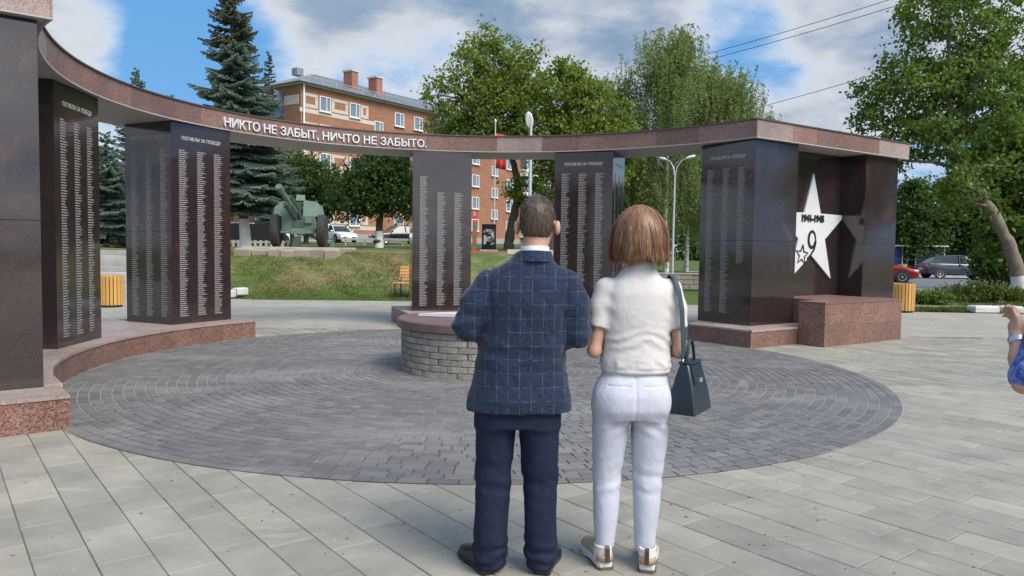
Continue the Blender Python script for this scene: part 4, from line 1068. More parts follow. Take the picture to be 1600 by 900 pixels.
# grass blades on the bank and the small lawns
def grass_patch(name, label, n, sampler, hgt, seed):
    g = np.random.default_rng(seed); x, y = sampler(g, n); z = gz(x, y) - 0.03
    bumpy = np.sin(x * 1.7 + y * 0.6) * 0.03 + np.sin(x * 0.63 - y * 1.1) * 0.05
    z = z + bumpy * smooth01(21.6, 24, y) * (gz(x, y) > 0.05)
    # tufts: density by noise
    t = np.sin(x * 2.1) * np.sin(y * 1.9 + x) + 0.6 * np.sin(x * 5.3 + y * 3.7); hh = hgt * g.uniform(0.5, 1.2, len(x)) * (1 + 0.5 * np.clip(t, -0.9, 1.3))
    a = g.uniform(0, 6.28, len(x)); w = 0.014 * g.uniform(0.7, 1.6, len(x)); dx, dy = np.cos(a) * w, np.sin(a) * w; lx, ly = g.normal(0, .35, len(x)) * hh, g.normal(0, .35, len(x)) * hh
    V = np.stack([np.stack([x - dx, y - dy, z - 0.01], 1), np.stack([x + dx, y + dy, z - 0.01], 1), np.stack([x + lx, y + ly, z + hh], 1)], 1).reshape(-1, 3)
    tag(link(name, quads_mesh(name, V, 3), 'grass_blade'), label, 'grass', kind='stuff')
def s_bank(g, n):
    y = 21.35 + (g.random(n) ** 1.5) * 6.5; x = g.uniform(-0.46, -0.06, n) * y; k = (y > 21.3 - 0.005 * x) & (x > -10.2 + g.normal(0, .15, n)); return x[k], y[k]
grass_patch('lawn_grass', 'patchy grass on the bank below the cannon', 70000, s_bank, 0.042, 1)
def s_right(g, n):
    y = g.uniform(19.95, 21.1, n); x = g.uniform(10.2, 13.2, n); k = (y > 19.85 + 0.02 * (x - 10.4) + np.clip(x - 12.4, 0, 2) * 0.9); return x[k], y[k]
grass_patch('verge_grass', 'bright green strip of grass behind the right bin', 30000, s_right, 0.10, 2)
def s_right2(g, n):
    y = g.uniform(20.0, 23.2, n); x = g.uniform(13.6, 19, n); k = y > 19.9 + 0.1 * (x - 13.6) ; return x[k], y[k]
grass_patch('bed_grass', 'grass and weeds round the leaning tree', 12000, s_right2, 0.13, 3)

# far woods closing the view
def woods(name, label, p0, p1, n, h, seed):
    g = np.random.default_rng(seed); t = g.random(n); x = p0[0] + (p1[0] - p0[0]) * t; y = p0[1] + (p1[1] - p0[1]) * t + g.normal(0, 3, n)
    top = h * (0.72 + 0.16 * np.sin(t * 41 + seed) + 0.14 * np.sin(t * 97 + 2 * seed)); z = gz(x, y) + top * g.random(n) ** 0.75
    tag(link(name, quads_mesh(name, leaf_quads(np.stack([x, y, z], 1), 0.85, g, 0.75, 0.3)), 'dark_leaf'), label, 'trees', kind='stuff')
woods('far_woods', 'far belt of trees closing the view on the right', (-4, 128), (125, 112), 26000, 9.0, 5)
woods('far_woods', 'far belt of trees closing the view on the left', (-130, 100), (-34, 112), 12000, 9.0, 6)

# =================================================================== ROAD, KERBS, WALLS
flat('road', [(7.4, 31), (70, 29), (70, 49), (11.5, 50)], 0.004, 'asphalt', 'asphalt road crossing behind the memorial on the right')
flat('flower_bed', [(10.3, 22.0), (19, 21.6), (22, 26.5), (10.5, 27.5)], -0.012, 'soil', 'bare earth bed with shrubs beside the road')
flat('far_pavement', [(12.2, 53.5), (70, 52.5), (70, 55.5), (12.8, 56.5)], 0.004, 'concrete', 'pale pavement across the road')
def kerb_run(name, label, a, b, n, m='kerb_white', h=0.13, w=0.16):
    a, b = Vector((*a, 0)), Vector((*b, 0)); root = thing(name, label, 'kerb', tuple(a.lerp(b, .5))); L = (b - a).length / n; d = (b - a).normalized(); rz = math.atan2(d.y, d.x)
    me = None
    for i in range(n):
        c = a + d * (L * (i + .5)) - a.lerp(b, .5)
        if me is None: o = MB().box((0, 0, 0), (L - .01, w, h + .05), bev=0.012).build('kerb_stone', m, root); me = o.data
        else: o = link('kerb_stone', me, None, root)
        o.location = (c.x, c.y, h / 2 - .025); o.rotation_euler = (0, 0, rz)
kerb_run('road_kerb', 'pale kerb along the far side of the road', (12.0, 50.1), (60, 49.2), 48)
kerb_run('road_kerb', 'kerb along the near side of the road by the flower bed', (8.0, 30.9), (36, 29.9), 28)
kerb_run('lawn_kerb', 'white kerb behind the bright green grass strip', (10.3, 21.5), (13.3, 21.25), 4, h=0.06, w=.09)
kerb_run('lawn_kerb', 'white kerb running to the right edge in front of the leaning tree', (14.0, 19.75), (20.5, 18.75), 7, h=0.05, w=.12)
# whitewashed stone block at the end of the kerb
kb = thing('kerb_block', 'whitewashed rough stone block on the corner of the grass', 'stone', (12.75, 19.95, 0))
for k, (x, w) in enumerate([(-.38, .62), (.28, .62)]):
    MB().box((x, 0.02 * k, 0.085), (w, .42, .2), rz=0.06 * k, bev=0.04).build('stone', 'kerb_white', kb)
flat('corner_apron', [(11.9, 20.6), (13.6, 20.2), (13.9, 20.6), (12.2, 21.2)], 0.006, 'concrete', 'pale concrete apron beside the stone block')

# low stone wall behind the twin-armed lamp
lw = thing('stone_wall', 'low rubble wall of pale stones in the gap beside the woman', 'wall', (7.4, 29.6, 0)); random.seed(3)
zb = gzf(6.6, 29.6)
for r_ in range(3):
    x = -3.4
    while x < 3.6:
        w = random.uniform(.28, .55); MB().box((x + w / 2, random.uniform(-.02, .02), 0.10 + r_ * .19), (w - .015, .3, .18), bev=.02).build('stone', 'platform_stone', lw); x += w
MB().box((0.1, 0, gzf(4.2, 29.6) * 0 + 0.62), (7.0, .36, .06), bev=.01).build('coping', 'concrete', lw)

# steps on the left, seen between the name piers
st = thing('stone_steps', 'grey stone steps climbing the bank between the left piers', 'steps', (-13.4, 21.4, 0))
for i in range(8): MB().box((0, 0.35 + i * .62, 0.08 * (i + 1) + 0.04 * i * 0 - 0.0 + i * .08 - 0.02), (5.6, .66, .16 * (1) + i * .0), bev=.01).build('step', 'concrete', st)
for sx, L_ in ((-2.95, 5.8), (2.95, 5.8)): MB().box((sx, L_ * .47, L_ * .115), (.26, L_, .2), M=Matrix.Rotation(R(13.8), 4, 'X'), bev=.02).build('cheek', 'concrete', st)

# =================================================================== CANNON ON ITS STONE PLATFORM
pf = thing('stone_platform', 'low platform of rough tan stones under the cannon', 'platform', (-7.75, 27.6, 1.1)); random.seed(9)
x = -1.75
while x < 1.7:
    w = random.uniform(.4, .75); w = min(w, 1.75 - x); MB().box((x + w / 2, -1.25 + random.uniform(-.10, .08), .12 + random.uniform(-.05, .03)), (w - .01, .6, .46 + random.uniform(-.10, .04)), rz=random.uniform(-.16, .16), bev=.08).build('stone', 'platform_stone', pf); x += w
MB().box((0, 0.45, .14), (3.4, 3.0, .44), bev=.04).build('bed', 'platform_stone', pf)

varied('gun_green', (0.12, 0.195, 0.148), (0.085, 0.145, 0.11), 4, 0.45, 0.08, 50, coords='obj')
varied('gun_dark', (0.055, 0.095, 0.075), (0.035, 0.06, 0.05), 5, 0.5, 0.1, 50, coords='obj')
varied('tyre', (0.022, 0.022, 0.023), (0.035, 0.034, 0.033), 8, 0.8, 0.2, 60, coords='obj')
gun = thing('howitzer', 'green field howitzer with raised barrel and split shield on stone platform', 'cannon', (-7.86, 28.1, 1.47), R(-174))
# local: x right, +y towards the muzzle side (front), z up
def wheel(x, r, w, parent):
    M = Matrix.Translation((x, 0, r)) @ Matrix.Rotation(R(90), 4, 'Y')
    t = MB().lathe([(r * .62, -w / 2), (r * .9, -w / 2), (r * .98, -w * .38), (r, -w * .2), (r, w * .2), (r * .98, w * .38), (r * .9, w / 2), (r * .62, w / 2)], 40, M).build('wheel', 'tyre', parent, smooth=True)
    MB().lathe([(.02, -w * .3), (r * .25, -w * .34), (r * .3, -w * .22), (r * .6, -w * .3), (r * .63, -w * .44), (r * .63, w * .44), (r * .6, w * .3), (r * .3, w * .22), (r * .25, w * .5), (.02, w * .55)], 32, M).build('rim', 'gun_green', t, smooth=True)
    hb = MB()
    for k in range(8):
        a = k * math.pi / 4; hb.cyl(M @ Vector((r * .42 * math.cos(a), r * .42 * math.sin(a), -w * .36)), M @ Vector((r * .42 * math.cos(a), r * .42 * math.sin(a), w * .36)), .025, 8)
    hb.build('wheel_nut', 'gun_dark', t)
wheel(-0.83, .60, .30, gun); wheel(0.83, .60, .30, gun)
MB().tube([(-.7, 0, .58), (.7, 0, .58)], .075, 12).tube([(-.62, .22, .52), (.62, .22, .52)], .05, 10).box((0, .1, .55), (.5, .5, .22), bev=.03).build('axle', 'gun_green', gun, smooth=True)
def plate(pts, t, m, name):
    P = [Vector(p) for p in pts]; nn = (P[1] - P[0]).cross(P[2] - P[0]).normalized() * t; n = len(P)
    return MB().add([tuple(p) for p in P] + [tuple(p + nn) for p in P], [tuple(range(n - 1, -1, -1)), tuple(range(n, 2 * n))] + [(i, (i + 1) % n, n + (i + 1) % n, n + i) for i in range(n)]).build(name, m, gun)
plate([(-.92, .12, 1.12), (-.16, .16, 1.12), (-.16, .0, 1.72), (-.62, -.02, 1.66), (-.86, .03, 1.46)], .02, 'gun_green', 'shield_wing')
plate([(.16, .16, 1.12), (.92, .12, 1.12), (.86, .03, 1.46), (.62, -.02, 1.66), (.16, .0, 1.72)], .02, 'gun_green', 'shield_wing')
plate([(-.60, .17, .48), (-.16, .19, .48), (-.16, .19, 1.12), (-.60, .17, 1.12)], .02, 'gun_green', 'shield_panel')
plate([(.16, .19, .48), (.60, .17, .48), (.60, .17, 1.12), (.16, .19, 1.12)], .02, 'gun_green', 'shield_panel')
plate([(-.2, -.06, 1.70), (.14, -.06, 1.70), (.12, -.2, 1.92), (-.18, -.2, 1.92)], .02, 'gun_green', 'shield_flap')
MB().box((-.38, .24, 1.0), (.26, .12, .30), bev=.02).build('sight_box', 'gun_green', gun)
MB().box((.5, .2, 1.42), (.1, .03, .05), bev=.01).build('shield_slot', 'gun_dark', gun)
el = R(34); dx = .30
bd = Vector((math.sin(dx) * math.cos(el), math.cos(dx) * math.cos(el), math.sin(el))); b0 = Vector((0, -.25, 1.0)); sd = bd.cross(Vector((0, 0, 1))).normalized(); upv = sd.cross(bd)
def along(p0, s): return tuple(p0 + bd * s)
MB().tube([along(b0, -.5), along(b0, -.1), along(b0, .3), along(b0, 1.2), along(b0, 1.72), along(b0, 1.74), along(b0, 1.98)], [.14, .15, .115, .095, .082, .115, .115], 20).build('barrel', 'gun_green', gun, smooth=True)
MB().tube([along(b0 + upv * .2, -.3), along(b0 + upv * .2, 1.15)], .075, 14).build('recoil_cylinder', 'gun_dark', gun, smooth=True); MB().tube([along(b0 - upv * .2, -.4), along(b0 - upv * .2, 1.25)], .095, 14).build('recoil_cylinder', 'gun_dark', gun, smooth=True)
MB().tube([along(b0 - upv * .08, -.3), along(b0 - upv * .08, 1.0)], .15, 10).build('cradle', 'gun_dark', gun, smooth=True)
[MB().tube([(q * .16, .05, .7), along(b0 + sd * .17 * q, .55)], .055, 10).build('equilibrator', 'gun_dark', gun, smooth=True) for q in (1, -1)]
MB().box((0, .02, .78), (.42, .42, .4), bev=.05).build('saddle', 'gun_dark', gun)
MB().box((0, .33, .22), (.22, .12, .36), bev=.03).box((0, .3, .03), (.3, .2, .05), bev=.01).build('front_support', 'gun_dark', gun)
for s_ in (-1, 1):
    MB().tube([(s_ * .28, -.1, .5), (s_ * .5, -1.4, .3), (s_ * .75, -2.6, .12)], [.09, .085, .06], 8).box((s_ * .78, -2.7, .1), (.3, .1, .3), bev=.01).build('trail', 'gun_green', gun, smooth=True)
MB().tube([(-1.05, .0, .55), (-1.18, .12, .05), (-1.3, .2, .04)], .02, 6).tube([(-1.1, 0, .1), (-1.28, .22, .3)], .015, 6).build('tow_bar', 'gun_green', gun)

# =================================================================== BENCH, BINS, LAMPS, POSTS
def wood(name, c1, c2):
    def f(t, b):
        p = t.obj(); n = t.noise(t.mapping(p, scale=(1, 6, 1)), 6, 5, .6)
        c = t.mix(t.maprange(n, .3, .7), c1, c2); k = t.maprange(t.piece(), 0, 1, .86, 1.14)
        t.l.new(t.mix(1.0, c, t.vmath('SCALE', (1, 1, 1), scale=k), 'MULTIPLY'), b.inputs['Base Color'])
    return mat(name, c1, .5, 0, .4, f)
wood('bin_wood', (0.60, 0.345, 0.10), (0.52, 0.28, 0.075)); wood('bench_wood', (0.62, 0.33, 0.12), (0.52, 0.26, 0.09))
mat('black_metal', (0.02, 0.02, 0.022), .45, .3); mat('dark_rubber', (0.03, 0.03, 0.032), .7)
def bin_(loc, rz, label):
    b = thing('litter_bin', label, 'bin', loc, rz, 'slatted wooden litter bins')
    MB().lathe([(.24, 0.0), (.24, .05), (.23, .06)], 24).build('base', 'dark_rubber', b)
    MB().lathe([(.255, .06), (.255, .70), (.22, .70), (.22, .1)], 24).build('liner', 'black_metal', b)
    me = None
    for k in range(22):
        a = 2 * math.pi * k / 22
        if me is None: o = MB().box((0, 0, .40), (.022, .062, .70), bev=.004).build('slat', 'bin_wood', b); me = o.data
        else: o = link('slat', me, None, b)
        o.location = (.275 * math.cos(a), .275 * math.sin(a), 0); o.rotation_euler = (0, 0, a)
    return b
bin_((-9.55, 18.1, 0.0), .1, 'yellow slatted bin between the two left name piers')
bin_((10.15, 19.75, 0.0), .3, 'yellow slatted bin behind the right end of the granite block')
bin_((27.2, 53.2, 0.0), .3, 'far slatted bin on the pavement behind the red car')
bn = thing('park_bench', 'wooden slatted bench with black legs left of the middle pier', 'bench', (-2.75, 23.5, gzf(-2.75, 23.5) * 0 + .0), R(-12))
gzb = 0.30
for i in range(5): MB().box((0, -.24 + i * .11, .46), (1.7, .09, .03), bev=.005).build('seat_slat', 'bench_wood', bn)
for i in range(5): MB().box((0, .30 + i * .03, .56 + i * .095), (1.7, .025, .08), M=Matrix.Rotation(R(-14), 4, 'X'), bev=.005).build('back_slat', 'bench_wood', bn)
for sx in (-.78, .78): MB().tube([(sx, -.27, 0), (sx, -.27, .43), (sx, .24, .43), (sx, .46, .97)], .022, 6).tube([(sx, .26, .43), (sx, .30, 0)], .022, 6).build('leg', 'black_metal', bn)
bn.location = (-2.62, 22.0, 0.05); bn.scale = (.92,) * 3

mat('pole_grey', (0.50, 0.53, 0.55), .4, .3); mat('lamp_glass', (0.75, 0.77, 0.78), .3)
lp_ = thing('street_lamp', 'grey twin-armed street lamp behind the woman', 'street lamp', at(1050, 39, 0.0)); lp_.scale = (.85,) * 3
MB().tube([(0, 0, 0), (0, 0, 1.2), (.02, 0, 6.2)], [.085, .08, .05], 12).build('pole', 'pole_grey', lp_, smooth=True)
for sx, sy in ((1, -.3), (-.7, .9)):
    MB().tube([(.02, 0, 6.15), (.02 + .1 * sx, .1 * sy, 6.75), (.02 + .35 * sx, .35 * sy, 7.15), (.02 + .7 * sx, .7 * sy, 7.3)], [.045, .035, .03, .03], 8).build('arm', 'pole_grey', lp_, smooth=True)
    MB().tube([(.02 + .6 * sx, .6 * sy, 7.27), (.02 + .75 * sx, .75 * sy, 7.33), (.02 + 1.05 * sx, 1.05 * sy, 7.40), (.02 + 1.12 * sx, 1.12 * sy, 7.40)], [.04, .09, .085, .03], 10).build('lamp_head', 'lamp_glass', lp_, smooth=True)
dl = thing('disc_lamp', 'tall white lamp post with oval disc head behind the lintel', 'street lamp', at(826, 36))
MB().tube([(0, 0, 0), (0, 0, 6.0)], [.10, .065], 12).build('pole', 'pole_grey', dl, smooth=True)
Md = Matrix.Translation((-.06, 0, 6.05)) @ Matrix.Rotation(R(60), 4, 'Z') @ Matrix.Rotation(R(90), 4, 'Y')
MB().lathe([(.02, -.03), (.17, -.03), (.19, 0), (.17, .03), (.02, .03)], 28, Matrix.Translation((-.08, 0, 6.2)) @ Matrix.Rotation(R(-10), 4, 'Y') @ Matrix.Diagonal((1, 1, 2.1, 1)) @ Matrix.Rotation(R(64), 4, 'Z') @ Matrix.Rotation(R(90), 4, 'Y')).build('lamp_head', 'lamp_glass', dl, smooth=True)
fp = thing('flag_pole', 'thin flag pole with a red flag behind the lintel', 'flag pole', at(771, 38))
MB().tube([(0, 0, 0), (0, 0, 6.4)], [.04, .03], 10).build('pole', 'pole_grey', fp, smooth=True)
mat('flag_red', (0.55, 0.04, 0.03), .7); mat('flag_white', (0.75, 0.75, 0.74), .7); mat('post_green', (0.02, 0.20, 0.08), .5)
fl = MB(); nx_, nz_ = 8, 5
V = [(.03 + .5 * i / nx_, .05 * math.sin(i * 1.3) , 5.85 - 1.7 * j / nz_ - .1 * i / nx_) for j in range(nz_ + 1) for i in range(nx_ + 1)]
fl.add(V, [(j * (nx_ + 1) + i, j * (nx_ + 1) + i + 1, (j + 1) * (nx_ + 1) + i + 1, (j + 1) * (nx_ + 1) + i) for j in range(nz_) for i in range(nx_)])
fo_ = fl.build('flag', 'flag_red', fp, smooth=True); so_ = fo_.modifiers.new('t', 'SOLIDIFY'); so_.thickness = .006
MB().lathe([(.04, 6.4), (.06, 6.48), (.001, 6.56)], 10).build('finial', 'flag_white', fp)
# striped border post and black stele on a red brick step
bp = thing('border_post', 'red and green striped border post beside the black stele', 'post', at(740.5, 33.5))
for i in range(7):
    MB().box((0, 0, .12 + i * .20), (.19, .19, .199), bev=.004).build('band', 'flag_red' if i % 2 == 0 else 'post_green', bp)
MB().box((0, 0, 1.66), (.22, .22, .34), bev=.01).build('cap_box', 'flag_red', bp); MB().box((0, -.115, 1.67), (.1, .012, .2)).build('plaque', 'concrete', bp)
def pic(t, b):
    p = t.obj(); n = t.noise(p, 3.4, 5, .6, .5); s = t.new('ShaderNodeSeparateXYZ'); t.l.new(p, s.inputs[0])
    inside = t.math('MULTIPLY', t.maprange(s.outputs[2], .3, .42, 0, 1, True), t.maprange(s.outputs[2], 1.08, .98, 0, 1, True))
    inside = t.math('MULTIPLY', inside, t.maprange(t.math('ABSOLUTE', s.outputs[0]), .26, .2, 0, 1, True))
    k = t.math('MULTIPLY', t.maprange(n, .47, .6, 0, 1, True), inside)
    t.l.new(t.mix(k, (.012, .013, .014), (.42, .43, .42)), b.inputs['Base Color'])
mat('etched_black', (.012, .013, .014), .12, 0, .5, pic)
ste = thing('memorial_stele', 'black stele with an etched white picture on a brick step', 'stele', at(763, 34.5))
MB().box((0, 0, .68), (.64, .10, 1.2), bev=.01).build('slab', 'etched_black', ste); MB().box((0, 0, .05), (.8, .3, .14), bev=.01).build('foot', 'concrete', ste)
def brick_node(name, c1, c2, mortar, w=.25, h=.075, ms=.008, axis='xz'):
    def f(t, b):
        p = t.obj(); s = t.new('ShaderNodeSeparateXYZ'); t.l.new(p, s.inputs[0]); c = t.new('ShaderNodeCombineXYZ')
        t.l.new(t.math('ADD', s.outputs[0], s.outputs[1]), c.inputs[0]); t.l.new(s.outputs[2], c.inputs[1])
        br = t.new('ShaderNodeTexBrick'); t.l.new(c.outputs[0], br.inputs['Vector']); br.inputs['Scale'].default_value = 1
        br.inputs['Brick Width'].default_value = w; br.inputs['Row Height'].default_value = h; br.inputs['Mortar Size'].default_value = ms
        br.inputs['Color1'].default_value = (*c1, 1); br.inputs['Color2'].default_value = (*c2, 1); br.inputs['Mortar'].default_value = (*mortar, 1)
        n = t.noise(p, .35, 6, .65); t.l.new(t.mix(1.0, br.outputs[0], t.vmath('SCALE', (1, 1, 1), scale=t.maprange(n, .3, .7, .82, 1.15)), 'MULTIPLY'), b.inputs['Base Color'])
    return mat(name, c1, .85, 0, .3, f)
brick_node('step_brick', (.36, .12, .07), (.29, .10, .06), (.3, .26, .22))
bs = thing('brick_step', 'low red brick wall below the striped post', 'wall', (at(758, 32.8)[0], 32.8, gzf(-1, 32.8)))
for i in range(3):
    for j in range(9): MB().box((-.95 + j * .24 + (i % 2) * .1, 0, -.14 + i * .085), (.23, .3, .078), bev=.006).build('brick', 'step_brick', bs)
kerb_run('terrace_kerb', 'pale stone edging behind the man at the top of the bank', (-.2, 31.5), (2.3, 31.3), 4, h=.2)
for o in [q for q in bpy.data.objects if q.get('label') == 'pale stone edging behind the man at the top of the bank']: o.location.z = gzf(1, 31.5) - .05

# overhead wires
def wire(label, a, b, sag):
    P = [Vector(a).lerp(Vector(b), f) - Vector((0, 0, sag * 4 * f * (1 - f))) for f in np.linspace(0, 1, 24)]
    o = MB().tube(P, .018, 5).build('overhead_wire', 'black_metal', None); c = Vector(a); 
    tag(o, label, 'wire', 'overhead wires')
def wpt(px, py, d):
    v = Vector(((px - 800) / 1190, -(py - 450) / 1190, -1)); v = cam.matrix_world.to_3x3() @ v; t = d / v.y; return tuple(Vector((0, 0, 1.52)) + v * t)
wire('upper of the two dark wires above the lintel corner', wpt(1060, 96, 52), wpt(1760, -125, 30), .25)
wire('lower of the two dark wires above the lintel corner', wpt(1060, 105, 52), wpt(1760, -108, 30), .25)
wire('thin dark wire running into the leaning tree', wpt(1120, 184, 54), wpt(1760, -14, 32), .3)

# =================================================================== CARS
def paint(name, c, metal=.35, rough=.28): return mat(name, c, rough, metal, .5, None, **{'Coat Weight': .6, 'Coat Roughness': .08})
paint('car_red', (.32, .012, .014)); paint('car_slate', (.035, .045, .062)); paint('car_white', (.74, .75, .76), 0); paint('car_black', (.012, .012, .014)); paint('car_silver', (.42, .44, .46))
mat('car_glass', (.02, .024, .028), .05, 0, .6); mat('chrome', (.6, .6, .62), .2, .9); mat('tail_light', (.35, .012, .012), .2); mat('head_light', (.75, .77, .8), .12, .2); mat('plate_white', (.72, .72, .7), .5)
def car(label, loc, rz, pm_, hatch=True, L=4.25, Wd=1.70, H=1.45, group='cars parked along the road'):
    c = thing('parked_car', label, 'car', loc, rz, group); hw = Wd / 2; hl = L / 2
    # local x forward; stations: x, belt height, sill height, half width
    stn = [(-hl, .62, .42, hw * .80), (-hl + .06, .86, .30, hw * .90), (-hl + .35, .96, .22, hw * .98), (-hl + 1.0, .94, .2, hw), (0, .92, .2, hw), (hl - 1.35, .90, .2, hw), (hl - .8, .84, .2, hw * .99), (hl - .3, .74, .22, hw * .95), (hl - .06, .64, .28, hw * .86), (hl, .52, .36, hw * .76)]
    rings = []
    for x, zb_, zs_, w in stn:
        zm = (zb_ + zs_) / 2; half = [(0, zs_), (w * .86, zs_), (w * .97, zs_ + .07), (w, zm), (w * .985, zb_ - .12), (w * .93, zb_ - .02), (w * .55, zb_ + .015), (0, zb_ + .025)]
        ring = [(x, y, z) for y, z in half] + [(x, -y, z) for y, z in reversed(half[1:-1])]; rings.append(ring)
    MB().loft(rings).build('body', pm_, c, smooth=True)
    r0 = -hl + (.16 if hatch else .62); rt = -hl + (.75 if hatch else 1.15); ft = .25; f0 = hl - 1.22
    cab = [(r0, .93, hw * .86, .93), (rt, H - .05, hw * .70, .92), (-.1, H, hw * .71, .92), (ft, H - .03, hw * .69, .92), (f0, .93, hw * .84, .88)]
    rings = []
    for x, zt_, w, z0_ in cab: rings.append([(x, -hw * .9, z0_ - .04), (x, -w, zt_ - .03), (x, -w * .8, zt_), (x, w * .8, zt_), (x, w, zt_ - .03), (x, hw * .9, z0_ - .04)])
    MB().loft(rings).build('windows', 'car_glass', c, smooth=True)
    MB().loft([[(x, -w * 1.0, z - .035), (x, -w * .8, z + .012), (x, w * .8, z + .012), (x, w * 1.0, z - .035), (x, w * .8, z - .02), (x, -w * .8, z - .02)] for x, z, w, _ in [(rt - .04, H - .06, hw * .72, 0), (-.1, H, hw * .73, 0), (ft + .06, H - .05, hw * .71, 0)]]).build('roof', pm_, c, smooth=True)
    for s_ in (-1, 1):
        for a, b in (((r0 - .02, s_ * hw * .89, .90), (rt, s_ * hw * .72, H - .05)), ((f0 + .02, s_ * hw * .88, .88), (ft + .03, s_ * hw * .71, H - .05)), ((-.3, s_ * hw * .93, .90), (-.25, s_ * hw * .735, H - .03))): MB().tube([a, b], .035, 6).build('pillar', pm_, c)
        for xw in (-hl + .78, hl - .80):
            Mw = Matrix.Translation((xw, s_ * (hw - .082), .31)) @ Matrix.Rotation(R(90) * s_, 4, 'X')
            MB().lathe([(.01, -.105), (.37, -.105), (.37, -.1), (.01, -.1)], 24, Matrix.Translation((xw, s_ * (hw - .100), .34)) @ Matrix.Rotation(R(90) * s_, 4, 'X')).build('wheel_arch', 'dark_rubber', c)
            w_ = MB().lathe([(.19, -.10), (.29, -.10), (.31, -.06), (.31, .06), (.29, .10), (.19, .10)], 28, Mw).build('wheel', 'tyre', c, smooth=True)
            MB().lathe([(.01, -.105), (.06, -.112), (.075, -.09), (.17, -.10), (.20, -.112), (.205, -.08), (.205, .06), (.01, .06)], 20, Mw).build('rim', 'chrome', w_, smooth=True)
        [MB().box((xh, s_ * (hw + .0), .78), (.16, .03, .025), bev=.006).build('door_handle', pm_, c) for xh in (.15, -.75)]
        MB().box((f0 - .12, s_ * (hw + .06), .96), (.09, .17, .12), bev=.03).build('mirror', pm_, c)
        MB().box((hl - .14, s_ * hw * .66, .63), (.22, .38, .13), bev=.04).build('headlight', 'head_light', c)
        MB().box((-hl + .06, s_ * hw * .72, .74), (.14, .3, .2), bev=.04).build('tail_light', 'tail_light', c)
    MB().box((hl - .03, 0, .40), (.10, hw * 1.2, .16), bev=.03).build('grille', 'dark_rubber', c); MB().box((hl + .025, 0, .42), (.015, .5, .11)).build('number_plate', 'plate_white', c); MB().box((-hl - .005, 0, .6), (.015, .5, .11)).build('number_plate', 'plate_white', c)
    return c
car('red hatchback with its nose showing past the star wing', (19.25, 40.4, 0.004), R(-20), 'car_red', True, 4.0, 1.66, 1.42)
car('dark slate hatchback half hidden by a bush across the road', (27.9, 47.8, 0.004), R(-2), 'car_slate', True, 4.5, 1.75, 1.45)
car('black car behind the bush near the leaning trunk', (33.9, 46.6, 0.004), R(150), 'car_black', True, 4.3, 1.75, 1.45)
def gcar(label, px, d, rz, m, **k): x, y, z = at(px, d); return car(label, (x, y, z - .02), rz, m, group='cars parked by the brick block', **k)
gcar('white sedan parked to the right of the cannon', 527, 64, R(-52), 'car_white', hatch=False, L=4.4, Wd=1.75, H=1.46)
gcar('black sedan with pale windscreen beside the whitewashed tree', 622, 60, R(-148), 'car_black', hatch=False, L=4.5, Wd=1.78, H=1.45)
gcar('silver car behind the dark fence under the blue spruce', 372, 50, R(20), 'car_silver', hatch=True)
gcar('pale car behind the dark fence, left of the cannon wheel', 414, 52, R(10), 'car_white', hatch=True)

# dark fence and pickets behind the spruce trunk
df = thing('metal_fence', 'dark sheet metal fence behind the whitewashed spruce trunk', 'fence', at(392, 44))
for i in range(7): MB().box((-1.8 + i * .58, 0, .85), (.57, .03, .95), bev=.004).build('sheet', 'black_metal', df)
for i in range(8): MB().box((-2.09 + i * .58, .04, .7), (.05, .05, 1.4)).build('post', 'black_metal', df)
pk = thing('picket_fence', 'low pale picket fence in front of the dark fence', 'fence', at(390, 42))
for i in range(13): MB().box((-1.8 + i * .3, 0, .2), (.15, .025, .38), bev=.004).build('picket', 'concrete', pk)
MB().box((0, .03, .3), (3.9, .03, .06)).build('rail', 'kerb_white', pk)
gr_ = thing('guard_rail', 'low white rail along the parking place left of the whitewashed tree', 'rail', at(585, 52))
MB().box((0, 0, .42), (4.6, .06, .16), bev=.01).build('beam', 'kerb_white', gr_)
for i in range(4): MB().box((-2.0 + i * 1.3, .05, .2), (.08, .08, .42)).build('post', 'kerb_white', gr_)

# timber kiosk on the left
wood('kiosk_wood', (0.50, 0.36, 0.17), (0.42, 0.29, 0.12)); mat('roof_dark', (.035, .03, .03), .6); mat('window_glass', (.06, .08, .10), .06, 0, .6); mat('frame_white', (.74, .74, .73), .5)
kx = at(172, 50); ki = thing('timber_kiosk', 'small yellow log kiosk with dark roof between the left piers', 'kiosk', kx)
for i in range(15): MB().tube([(-1.5, -1.1, .1 + i * .15), (1.5, -1.1, .1 + i * .15)], .082, 8).build('log', 'kiosk_wood', ki, smooth=True)
MB().box((0, .1, 1.15), (2.96, 2.3, 2.25)).build('wall', 'kiosk_wood', ki); MB().box((0, 0, 2.42), (3.5, 3.0, .14)).box((0, 0, 2.54), (2.6, 2.2, .12)).build('roof', 'roof_dark', ki)
kw = MB().box((-.25, -1.2, 1.45), (.62, .06, 1.3)).build('window', 'roof_dark', ki); MB().box((-.25, -1.235, 1.7), (.46, .02, .5)).box((-.25, -1.235, 1.1), (.46, .02, .4)).build('pane', 'window_glass', kw)

